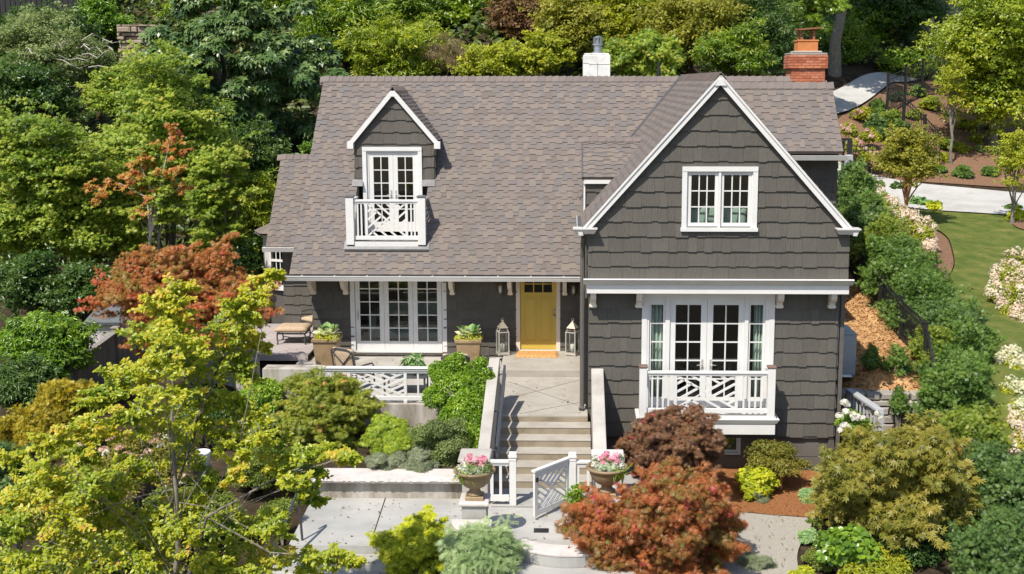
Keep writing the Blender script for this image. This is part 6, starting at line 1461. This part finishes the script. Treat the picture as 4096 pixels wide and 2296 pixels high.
for i, (x, y, rx, ry, Y, lb) in enumerate([(2188, 905, 26, 40, 26.2, 'young yew in front of the condenser unit'), (2256, 912, 36, 38, 26.6, 'wispy young yew in the middle of the chip path'), (2262, 1012, 15, 42, 25.3, 'thin columnar yew against the stone retaining wall')]):
    plant('young_yew', lb, 'shrub', (x, y), Y, (rx, ry), L['yew'], 'sprig', .14, 420, 14, .26, group='young yews on the chip path', seed=120 + i, up=.2, droop=-.6, flat=1.1)
# hydrangea banks
def hydrangea(label, spots, n, hn, hr, mat, seed, fl, lf='yellowgreen', lsz=.11, group='panicle hydrangeas by the lawn', rs_=.055):
    B = blob_px(spots, .9, seed, .3); c = Vector(B[len(B) // 2][:3])
    t = empty('hydrangea', (c.x, c.y, H(c.x, c.y)), label, 'shrub', group)
    foliage('foliage', fill(B, seed), n * 3, lsz * .8, 'ovate', L[lf], t, seed, .5)
    heads('blossom', top_points(B, int(hn * 1.5), seed + 1, -.1), hr * 1.1, L[fl], t, seed + 2, n=38, size=rs_)
    mb = MB(); rng = random.Random(seed)
    for b in B: p = Vector((b[0] + rng.uniform(-.1, .1), b[1], H(b[0], b[1]) - .05)); mb.tube([p, p.lerp(Vector(b[:3]), .6) + Vector((.03, 0, 0)), b[:3]], [.018, .014, .008], 5)
    mb.build('stems', M['bark'], t)
hydrangea('cream-flowered hydrangea between the far yews and the small cinnamon-barked tree', [(2200, 492, 22, 40), (2222, 515, 24, 39.5), (2245, 528, 24, 39)], 900, 24, .13, 0, 201, 'creamfl')
hydrangea('cream-flowered hydrangea in the middle of the bank left of the lawn', [(2262, 545, 26, 38.5), (2288, 562, 26, 38), (2310, 580, 26, 37.6)], 1000, 30, .13, 0, 204, 'creamfl')
hydrangea('cream-flowered hydrangea at the lawn end of the left bank', [(2330, 575, 24, 37.5), (2322, 605, 26, 36.8), (2335, 630, 18, 36)], 900, 26, .13, 0, 207, 'creamfl')
hydrangea('large pinkish hydrangea at the right edge above the lawn curve', [(2560, 665, 34, 33.5), (2535, 700, 40, 33), (2575, 720, 44, 33), (2520, 740, 34, 32.5), (2555, 770, 44, 32), (2545, 815, 40, 31.5), (2580, 830, 40, 31)], 3400, 84, .13, 0, 211, 'creamfl')
hydrangea('greenish-white hydrangea at the right edge beside the lower lawn', [(2540, 905, 26, 27.5), (2560, 940, 30, 26.8), (2550, 985, 30, 26), (2565, 1030, 28, 25.3)], 1600, 42, .12, 0, 215, 'greenfl')
hydrangea('buff-white hydrangea lowest on the right edge behind the yews', [(2560, 1070, 28, 24.6), (2572, 1112, 30, 24), (2562, 1155, 26, 23.4)], 1200, 32, .12, 0, 218, 'creamfl')
# ---- right-hand slope
plant('young_tree', 'small round-headed tree with a cinnamon trunk beside the concrete drive', 'tree', (2290, 400), 43, (72, 76), L['olive'], 'ovate', .14, 3800, 44, .22, spray=(6, 1.3, .6, 0, .6), seed=131, trunk=-.2, tr=.09, bark='cinnabark', flat=.9, up=.4, droop=.2)
plant('young_tree', 'slender young tree on the mulched slope', 'tree', (2402, 215), 52, (44, 88), L['yellowgreen'], 'ovate', .16, 600, 30, .18, spray=(6, 1.6, .6, 0, .6), seed=132, trunk=.5, tr=.06)
plant('young_tree', 'small tree at the right edge over the drive', 'tree', (2556, 405), 43.2, (62, 88), L['yellowgreen'], 'ovate', .12, 1500, 34, .2, spray=(6, 1.5, .5, 0, .6), seed=133, trunk=-.1, tr=.08)
plant('magnolia_tree', 'massive yellow-green leafy tree filling the top right corner', 'tree', (2512, 122), 54, (165, 185), L['laurelY'], 'ovate', .20, 19000, 150, .17, spray=(6, 1.25, .35, .15, .55), seed=134, trunk=-.1, tr=.2, up=.45, flat=.85, low=-.98, inner=.55)
def hyd_small(x, y, r, Y, lb, seed): hydrangea(lb, [(x - r * .4, y, r * .62, Y), (x + r * .4, y + 3, r * .62, Y - .3), (x, y - r * .25, r * .62, Y + .2)], 420, 5, .10, 0, seed, 'pinkfl', group='pink hydrangeas by the upper drive', lsz=.15, rs_=.075)
for i, (x, y, r, Y, lb) in enumerate([(2135, 330, 22, 53, 'pink hydrangea nearest the house roof corner on the slope'), (2172, 290, 26, 55.5, 'pink hydrangea highest beside the upper drive'), (2150, 370, 24, 51.5, 'pink hydrangea behind the gate motor post'), (2188, 345, 24, 53, 'pink hydrangea beside the dwarf conifers'), (2185, 392, 24, 51, 'pink hydrangea directly behind the driveway gate'), (2228, 398, 24, 51, 'pink hydrangea right of the driveway gate bars')]): hyd_small(x, y, r, Y, lb, 140 + i * 3)
for i, (x, y, rx, ry, Y, mk, lb) in enumerate([(2208, 272, 22, 20, 56, 'yew', 'low dwarf conifer nearest the upper drive'), (2238, 300, 24, 26, 54.5, 'yewY', 'bright conical dwarf conifer at the fence foot'), (2200, 312, 26, 18, 54.5, 'yewB', 'bluish dwarf conifer left of the bright conical one'), (2205, 340, 26, 15, 53, 'yewB', 'bluish dwarf conifer lowest of its group'), (2262, 322, 18, 18, 53.6, 'yew', 'dark dwarf conifer behind the round-headed tree')]):
    plant('dwarf_conifer', lb, 'shrub', (x, y), Y, (rx, ry), L[mk], 'sprig', .24, 700, 16, .34, group='dwarf conifers on the slope', seed=160 + i, up=.3, droop=-.5, flat=1.0)
for i, (x, y, rx, ry, Y, lf, mk, lb) in enumerate([(2425, 432, 24, 26, 49.6, 'sprig', 'yew', 'dark shrub in the mulch above the drive bend'), (2486, 432, 22, 18, 49.5, 'sprig', 'yew', 'low dark shrub at the right of the drive bend'), (2362, 425, 20, 15, 50, 'ovate', 'rhodo', 'low green shrub behind the round-headed tree'), (2420, 372, 26, 16, 52.5, 'fern', 'yellowgreen', 'fern at the foot of the slender young tree'), (2458, 348, 24, 20, 53.5, 'fern', 'yellowgreen', 'bright fern right of the slender young tree'), (2466, 376, 14, 12, 52.5, 'ovate', 'pitto', 'small grey-green plant below the bright fern'),
                                            (2432, 312, 28, 24, 55, 'ovate', 'laurelY', 'round yellow-green shrub behind the slender young tree'), (2382, 365, 26, 26, 53.5, 'ovate', 'laurel', 'leafy shrub left of the slender young trunk'), (2375, 395, 18, 18, 51.5, 'fern', 'yellowgreen', 'small fern below the iron fence corner'), (2500, 318, 24, 20, 55.5, 'ovate', 'pitto', 'pale shrub under the massive tree'), (2535, 352, 26, 26, 53, 'ovate', 'laurelY', 'yellow-green shrub at the right edge of the slope'), (2340, 262, 36, 26, 57.5, 'ovate', 'laurelY', 'flowering yellow-green shrub behind the climbing fence'), (2310, 232, 30, 20, 59.5, 'ovate', 'rhodo', 'dark shrub between the two iron fences'), (2250, 245, 26, 16, 57.6, 'ovate', 'rhodoD', 'low dark shrub at the upper fence corner'), (2300, 290, 24, 20, 55.5, 'ovate', 'laurelY', 'small yellow-green shrub seen through the climbing fence'),
                                            (2525, 410, 22, 18, 50.5, 'ovate', 'laurel', 'green shrub behind the right-edge tree')]):
    plant('slope_shrub', lb, 'shrub', (x, y), Y, (rx * .7, ry * .72), L[mk], lf, .24 if lf in ('fern', 'sprig') else .16, 520 if lf != 'fern' else 170, 12, .36, group='shrubs in the mulched slope', seed=180 + i, up=.5, droop=.1, tr=.03)
for i, (x, y, r, Y, mk, lb) in enumerate([(2312, 508, 22, 41.5, 'hostaG', 'bluish hosta right of the cinnamon trunk'), (2345, 522, 18, 41, 'lime', 'lime hosta at the lawn corner'), (2256, 470, 16, 43.5, 'rhodoD', 'dark small shrub left of the cinnamon trunk'), (2200, 462, 18, 44, 'pitto', 'pale shrub at the near edge of the drive'), (2556, 545, 24, 42.2, 'lime', 'lime hostas in the round bed at the right edge'), (2550, 520, 20, 43, 'rhodoD', 'dark plant behind the lime hostas')]):
    plant('hosta' if 'hosta' in lb else 'low_shrub', lb, 'plant', (x, y), Y, (r, r * .6), L[mk], 'round', .2, 150, 8, .45, seed=220 + i, up=.6, tr=.02)
# ---- wooded hillside behind the house
def ivy():
    rng = np.random.default_rng(8); n = 50000
    x = np.r_[rng.uniform(-34, 7.2, 40000), rng.uniform(5, 22, 10000)]; y = np.r_[rng.uniform(36.5, 70, 40000), rng.uniform(62, 82, 10000)]
    k = ~((x > 4.5) & (y < 58.5)) & ~((x < -8.5) & (y < 37.5)) & ((x < 7.5) | (y > 59 + (x - 10) * 1.22)); x, y = x[k], y[k]; n = len(x)
    P = np.stack([x, y, hgt(x, y) + .05 + rng.random(n) ** 2 * .55], 1)
    V, F, q = leaves(P, rng.normal(size=(n, 3)) * .5 + [0, -.4, .8], rng.normal(size=(n, 3)), rng.uniform(.22, .45, n), 'ovate')
    tag(np_mesh('hillside_ivy', V, F, np.repeat(np.clip(rng.random(n), 0, 1), q), L['ivy']), 'dark ivy and undergrowth covering the wooded hillside', 'undergrowth', kind='stuff')
ivy()
BG = [  # x, y, rx, ry, Y, leaf, size, n, material, name, label
    (862, 70, 105, 150, 46, 'lance', .30, 4200, 'laurel', 'laurel', 'tall dark-green laurel beside the bigleaf maple above the roof left end'),
    (985, 140, 85, 80, 43.5, 'lance', .27, 2800, 'laurelY', 'laurel', 'yellow-tipped laurel just above the ridge over the dormer'),
    (1000, 20, 110, 90, 50, 'lance', .30, 3200, 'laurel', 'laurel', 'mid-green laurel at the top edge above the yellow-tipped laurel'),
    (1065, 110, 55, 50, 46, 'lance', .26, 1400, 'laurelY', 'laurel', 'small yellow-green laurel left of the dry brown shrub'),
    (1128, 148, 62, 52, 44, 'blade', .30, 2400, 'dry', 'dry_shrub', 'dry brown twiggy shrub above the middle of the ridge'),
    (1130, 35, 75, 70, 51, 'ovate', .28, 2400, 'laurel', 'broadleaf_shrub', 'dark green shrub above the dry brown shrub'),
    (1235, 160, 62, 42, 43, 'ovate', .18, 2000, 'yellowgreen', 'broadleaf_shrub', 'pale yellow-green shrub left of the painted chimney'),
    (1225, 40, 50, 45, 53, 'ovate', .25, 1400, 'laurelY', 'broadleaf_shrub', 'yellow shrub above the bare wood-chip patch'),
    (1330, 50, 78, 80, 49, 'ovate', .24, 3000, 'plum', 'plum_tree', 'reddish-brown plum tree at the top centre'),
    (1360, 150, 60, 50, 44, 'ovate', .20, 2000, 'yellowgreen', 'broadleaf_shrub', 'yellow-green shrub between the plum and the painted chimney'),
    (1425, 90, 70, 80, 46, 'ovate', .20, 3000, 'olive', 'broadleaf_shrub', 'olive shrub behind the painted chimney'),
    (1560, 50, 120, 100, 50, 'ovate', .22, 5200, 'yellowgreen', 'broadleaf_tree', 'wide yellow-green tree right of the painted chimney'),
    (1620, 155, 95, 52, 43.5, 'maple', .20, 1900, 'vine', 'vine_maple', 'light green vine maple just above the ridge right of the chimney'),
    (1740, 70, 115, 115, 48, 'ovate', .20, 5200, 'olive', 'broadleaf_tree', 'olive-yellow tree above the gabled wing'),
    (1850, 140, 70, 65, 45, 'lance', .24, 2200, 'laurel', 'laurel', 'laurel behind the gable apex'),
    (1915, 110, 90, 110, 47.5, 'lance', .26, 3000, 'rhodoD', 'broadleaf_tree', 'dark tree between the gable and the brick chimney'),
    (1990, 30, 95, 80, 55, 'maple', .30, 2400, 'laurel', 'broadleaf_tree', 'leafy green tree at the top edge left of the brick chimney'),
    (2125, 120, 55, 58, 66, 'ovate', .24, 2200, 'laurel', 'broadleaf_shrub', 'green bank shrub above the upper drive right of the brick chimney'),
    (2185, 70, 70, 55, 69, 'ovate', .28, 2000, 'laurel', 'broadleaf_shrub', 'woodland shrub above the upper drive'),
    (2280, 165, 60, 38, 66, 'ovate', .28, 1500, 'laurel', 'broadleaf_shrub', 'green shrub at the top end of the upper drive'),
    (2230, 40, 110, 60, 70, 'ovate', .34, 2600, 'rhodoD', 'broadleaf_tree', 'shadowy tree behind the woodland trunks at the top right'),
    (640, 410, 76, 86, 39, 'lance', .26, 2600, 'rhodoD', 'rhododendron', 'dark rhododendron below the bigleaf maple'),
    (610, 535, 82, 92, 36.5, 'lance', .22, 3000, 'laurelY', 'laurel', 'yellow-green laurel left of the side wing roof'),
    (655, 640, 40, 50, 35.5, 'lance', .18, 900, 'laurel', 'climbing_vine', 'climbing vine on the board fence behind the bay window'),
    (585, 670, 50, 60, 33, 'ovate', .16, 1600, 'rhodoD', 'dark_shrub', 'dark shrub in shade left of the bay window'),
    (755, 340, 60, 55, 42, 'lance', .22, 1300, 'rhodoD', 'rhododendron', 'dark shrub tucked against the left rake of the main roof'),
    (775, 378, 16, 18, 36.5, 'ovate', .09, 700, 'rhodo', 'mounded_shrub', 'small round bright shrub above the side wing ridge'),
    (255, 55, 56, 50, 53, 'ovate', .20, 2600, 'rhodo', 'stump_sprout_tree', 'bright green tree sprouting from a thick old trunk at the top left'),
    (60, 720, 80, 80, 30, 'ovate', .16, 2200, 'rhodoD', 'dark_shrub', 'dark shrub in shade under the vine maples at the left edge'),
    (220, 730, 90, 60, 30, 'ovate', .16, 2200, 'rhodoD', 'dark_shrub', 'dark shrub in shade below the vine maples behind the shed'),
    (100, 95, 110, 60, 49, 'ovate', .22, 3200, 'rhodoD', 'dark_shrub', 'dark shrub added for the shadow behind the gnarled shrub'),  # dark-leaved filler put in for the shadow on the hillside
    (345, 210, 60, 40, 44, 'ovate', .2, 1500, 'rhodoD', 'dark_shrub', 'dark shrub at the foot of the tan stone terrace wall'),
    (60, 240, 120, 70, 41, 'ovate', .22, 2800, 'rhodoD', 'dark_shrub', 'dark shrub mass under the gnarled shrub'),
    (300, 240, 70, 50, 40, 'ovate', .2, 1800, 'vine', 'vine_maple', 'small vine maple sapling below the tan stone terrace wall'),
    (520, 30, 90, 60, 56, 'lance', .34, 1800, 'laurel', 'laurel', 'laurel behind the bigleaf maple at the top edge'),
    (700, -10, 120, 70, 56, 'lance', .34, 2200, 'laurel', 'laurel', 'laurel glowing above the bigleaf maple crown'),
]
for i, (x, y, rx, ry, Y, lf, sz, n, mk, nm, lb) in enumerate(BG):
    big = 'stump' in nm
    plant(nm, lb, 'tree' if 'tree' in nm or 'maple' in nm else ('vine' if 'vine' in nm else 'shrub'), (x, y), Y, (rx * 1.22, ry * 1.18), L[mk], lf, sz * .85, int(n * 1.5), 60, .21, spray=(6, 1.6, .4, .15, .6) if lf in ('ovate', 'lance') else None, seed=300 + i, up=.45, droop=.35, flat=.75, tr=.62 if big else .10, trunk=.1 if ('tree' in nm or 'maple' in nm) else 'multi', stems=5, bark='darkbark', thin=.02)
# bigleaf maple
S = []
rng = random.Random(17)
for k in range(95):
    a = rng.uniform(0, 2 * math.pi); q = math.sqrt(rng.random()); x = 600 + 225 * q * math.cos(a); y = 165 + 215 * q * math.sin(a)
    S.append((x, y, rng.uniform(22, 42), 41.5 - 2.2 * math.sqrt(max(0, 1 - q * q)) * (.4 + .6 * rng.random())))
for x, y, r in ((345, 245, 26), (390, 225, 28), (820, 250, 26), (800, 330, 30), (840, 190, 20), (700, 390, 28), (560, 400, 26)): S.append((x, y, r, 40.5))
B = blob_px(S, 1.0, 4, .4); c = at(560, 200, Y=42)
t = empty('bigleaf_maple', (c.x - .5, 42.5, H(c.x, 42.5)), 'huge blue-green bigleaf maple left of the house roof', 'tree')
foliage('crown', fill([(b[0], b[1], b[2], b[3], b[4], b[5] * .75) for b in B], 3, sp=.9), 32000, .26, 'maple', L['big'], t, 21, up=.6, droop=.55, shell=.7, rnd=.45, tvar=.4)
rng2 = np.random.default_rng(3); pts = top_points(B, 110, 9, -.6, .98)
V, F, k = leaves(np.repeat(pts, 9, 0) + rng2.normal(size=(990, 3)) * [.06, .06, .12], rng2.normal(size=(990, 3)), rng2.normal(size=(990, 3)) + [0, 0, -1.5], rng2.uniform(.10, .18, 990), 'ovate')
np_mesh('seed_clusters', V, F, np.repeat(rng2.random(990), k), L['dry'], t)
mb = MB(); p = at(478, 60, Y=42.5); limbs(mb, (c.x - .5, 42.5, H(c.x, 42.5) - .2), (p.x + .6, 42.5, p.z + 1), .42, .05, B[::5], 5, n=10, thin=.02); mb.build('trunk', M['bark'], t)
# vine maples
def vine_maple(label, px, Y, r, n, seed, nb=70, tr=.05, stems=7, sel=None, size=.135):
    ex = [('orange_spray', L['orange'], 'maple', size, sel[1], sel[0], seed + 5)] if sel else ()
    return plant('vine_maple', label, 'tree', px, Y, r, L['vine'], 'maple', size, n, nb, .17, group='vine maples left of the house', seed=seed, trunk='multi', stems=stems, tr=tr, up=.8, droop=.3, flat=.42, rnd=.35, shell=.8, inner=.35, spray=(6, 1.3, .12, .3, .45), extra=ex, bark='bark', depth=.9, tvar=.35)
vine_maple('broad yellow-green vine maple filling the left edge', (110, 500), 32.5, (165, 300), 15000, 401, 130)
vine_maple('tall yellow-green vine maple in the centre of the left grove', (415, 370), 35.5, (150, 255), 13000, 402, 120)
vine_maple('leafy vine maple between the left edge and the orange-tinted tree', (270, 560), 33.5, (130, 200), 8000, 403, 80)
vine_maple('yellow-green vine maple right of the orange-tinted tree', (545, 520), 33.5, (80, 160), 4500, 404, 50)
vm = vine_maple('slender vine maple in front with orange leaves at its top', (385, 500), 30.8, (70, 150), 1300, 405, 26, stems=3)
OB = blob_px([(425, 322, 16, 30.6), (440, 345, 20, 30.5), (415, 362, 20, 30.8), (372, 372, 20, 30.7), (355, 400, 22, 30.6), (432, 385, 20, 30.4), (340, 430, 24, 30.5), (370, 415, 22, 30.8), (318, 455, 22, 30.6), (275, 465, 16, 30.4), (420, 440, 24, 30.5), (395, 475, 26, 30.4), (350, 480, 20, 30.6), (445, 425, 16, 30.4), (455, 475, 18, 30.6), (225, 468, 14, 30.5), (250, 495, 18, 30.5), (375, 495, 18, 30.4), (365, 640, 20, 30.2), (395, 660, 20, 30.2), (430, 655, 18, 30.3), (345, 660, 14, 30.2), (350, 540, 18, 30.2)], .9, 6, .3)
sprays('orange_spray', [(b[0], b[1], b[2], b[3] * .9, b[4], b[5]) for b in OB], 1500, .12, 'maple', L['orange'], vm, 9, 6, 1.5, .1, .3, None, .5, .45, .1)
mb = MB()
for q in ((430, 340), (350, 410), (300, 460), (455, 470)): mb.tube([at(372, 690, Y=30.6), at(378, 590, Y=30.5), at(395, 510, Y=30.5).lerp(at(*q, Y=30.5), .25), at(*q, Y=30.5)], [.045, .04, .025, .01], 6)
mb.build('pale_branches', M['palebark'], vm)
# gnarled shrub with bare pale branches at the top left
g = plant('gnarled_shrub', 'grey-green gnarled shrub with pale bare branches at the top left', 'shrub', (120, 150), 44, (155, 110), L['pitto'], 'ovate', .14, 9500, 70, .17, spray=(6, 1.4, .4, .1, .6), seed=410, trunk='multi', stems=10, tr=.09, bark='palebark', up=.4, flat=.7, inner=.6)
mb = MB(); rng = random.Random(22)
for k in range(24):
    x, y = rng.uniform(0, 270), rng.uniform(90, 240); P = []
    dx, dy = rng.uniform(8, 26), rng.uniform(-10, 7); YY = 42 + rng.uniform(-.6, 1.2)
    for i in range(5): P.append(at(x + dx * i, y + dy * i + rng.uniform(-12, 12), Y=YY + rng.uniform(-.3, .3)))
    mb.tube(P, [.026, .023, .019, .014, .007], 5)
mb.build('bare_branches', M['palebark'], g)
# tall woodland trees whose crowns stand above the picture
for i, (x, y, Y, r, lb) in enumerate([(2098, 70, 63, .25, 'forked dark trunk of a woodland tree above the brick chimney'), (2335, 95, 76, .40, 'thick grey trunk of a woodland tree at the top of the drive'), (2392, 95, 79, .5, 'thickest grey trunk beside the massive yellow-green tree')]):
    c = at(x, y, Y=Y); gz = H(c.x, c.y); t = empty('woodland_tree', (c.x, c.y, gz), lb, 'tree', 'woodland trees above the drive')
    B = envelope(Vector((c.x, c.y, gz + 13)), (5.5, 5.5, 4.0), 60, 1.5, 500 + i); foliage('crown', B, 7000, .42, 'maple', L['laurel'], t, 510 + i)
    B2 = envelope(Vector((c.x - 3.0, c.y - 4.0, gz + 8.0)), (4.5, 4.0, 2.2), 40, 1.1, 540 + i); foliage('low_branches', B2, 3500, .40, 'maple', L['laurel'], t, 550 + i)
    mb = MB(); limbs(mb, (c.x, c.y, gz - .3), (c.x + .8 * (i - 1), c.y, gz + 13), r, .06, B[::4] + B2[::3], 520 + i, n=12, thin=.03, start=.45); mb.build('trunk', M['bark'], t)
# ---- container planting
def hosta(x, y, z, label, seed):
    t = empty('hosta', (x, y, z), label, 'plant', 'variegated hostas in the planters'); rng = np.random.default_rng(seed)
    def ros(nm, n, sz, mat, tilt, r0):
        a = rng.uniform(0, 2 * math.pi, n); q = rng.uniform(.15, 1, n); el = tilt[0] + (tilt[1] - tilt[0]) * (1 - q)
        D = np.stack([np.cos(a) * np.cos(el), np.sin(a) * np.cos(el), np.sin(el)], 1); P = np.array([x, y, z + .05])[None] + D * r0 + np.stack([np.cos(a), np.sin(a), 0 * a], 1) * q[:, None] * .08
        N = np.stack([-np.cos(a) * np.sin(el), -np.sin(a) * np.sin(el), np.cos(el)], 1)
        V, F, k = leaves(P, N, D, sz * rng.uniform(.8, 1.2, n), 'round'); np_mesh(nm, V, F, np.repeat(rng.random(n), k), mat, t)
    ros('variegated_leaves', 30, .21, L['hosta'], (.15, 1.2), .08); ros('green_leaves', 10, .22, L['hostaG'], (.5, 1.2), .12)
    a = [(x + rng.uniform(-.27, .27), y + rng.uniform(-.29, -.03), z + .03) for _ in range(26)]
    foliage('trailing_foliage', [(p[0], p[1], p[2], .09, .09, .09) for p in a], 700, .045, 'ovate', L['lime'], t, seed + 1); heads('white_floret', a[:14], .07, L['whitefl'], t, seed + 2, n=14, size=.025)
hosta(-6.09, 28.2, 1.58, 'creamy variegated hosta in the left terrace planter', 601)
hosta(-2.55, 28.2, 1.58, 'creamy variegated hosta in the planter beside the porch', 611)
def urn_flowers(x, y, z, label, seed):
    t = empty('urn_flowers', (x, y, z), label, 'plant', 'flowers in the bowl urns'); rng = random.Random(seed)
    B = [(x + rng.uniform(-.2, .2), y + rng.uniform(-.2, .2), z + rng.uniform(0, .08), .10, .11, .10) for _ in range(16)]
    foliage('foliage', B, 900, .05, 'ovate', L['pitto'], t, seed)
    heads('pink_blossom', [(x + rng.uniform(-.14, .17), y + rng.uniform(-.12, .16), z + rng.uniform(.08, .20)) for _ in range(15)], .06, L['hotpink'], t, seed + 1, n=36, size=.04, cone=.8)
    heads('white_floret', [(x + rng.choice((-1, 1)) * rng.uniform(.1, .27), y + rng.uniform(-.24, .1), z + rng.uniform(.03, .12)) for _ in range(20)], .05, L['whitefl'], t, seed + 2, n=16, size=.028)
    foliage('silver_foliage', [(x + rng.uniform(-.2, .2), y - .14 + rng.uniform(-.08, .05), z + .04, .09, .08, .07) for _ in range(5)], 260, .06, 'tuft', L['silver'], t, seed + 3, droop=-.3)
    foliage('grass_blades', [(x + s, y - .2, z + .0, .07, .07, .09) for s in ((-.22, -.18, -.13) if x < 0 else (.16, .22, .25))], 40, .24, 'blade', L['jasmine'], t, seed + 4, up=.2, droop=.5)
urn_flowers(-1.67, 19.25, 1.24, 'pink and white flowers spilling from the left urn', 621)
urn_flowers(.62, 19.45, 1.24, 'pink and white flowers spilling from the right urn', 631)
p = Vector((-3.6, 25.6, 1.50)); t = empty('potted_plant', p, 'leafy plant in the white pot on the terrace table', 'plant'); foliage('foliage', [(p.x, p.y, p.z + .1, .18, .18, .14)], 90, .2, 'lance', L['hostaG'], t, 641); 

# ---- fallen leaves on the paving, the steps and the lawn edge
def litter():
    rng = np.random.default_rng(12); A = [(-4.7, 1.4, 18.9, 21.1, .012, 150), (-5.0, -3.2, 18.0, 18.85, -.12, 20), (-1.5, .3, 23.9, 27.0, .895, 26), (-6.8, -1.9, 24.8, 29.0, .90, 70), (-1.6, .3, 27.1, 28.9, 1.065, 8), (-9.0, -6.7, 28.6, 32.0, 1.065, 40)]
    P = np.concatenate([np.stack([rng.uniform(a, b, n), rng.uniform(c, d, n), np.full(n, z)], 1) for a, b, c, d, z, n in A])
    g = 420; x = rng.uniform(1.9, 6.0, g); y = rng.uniform(17, 24, g); P = np.concatenate([P, np.stack([x, y, hgt(x, y) + .075], 1)])
    g = 120; x = rng.uniform(9.5, 20, g); y = rng.uniform(27, 45, g); P = np.concatenate([P, np.stack([x, y, hgt(x, y) + .11], 1)])
    n = len(P); V, F, k = leaves(P, rng.normal(size=(n, 3)) * .25 + [0, 0, 1], rng.normal(size=(n, 3)), rng.uniform(.03, .065, n), 'ovate')
    tag(np_mesh('fallen_leaves', V, F, np.repeat(rng.random(n), k), L['dry']), 'small dry leaves scattered over the paving and beds', 'fallen leaves', kind='stuff')
litter()
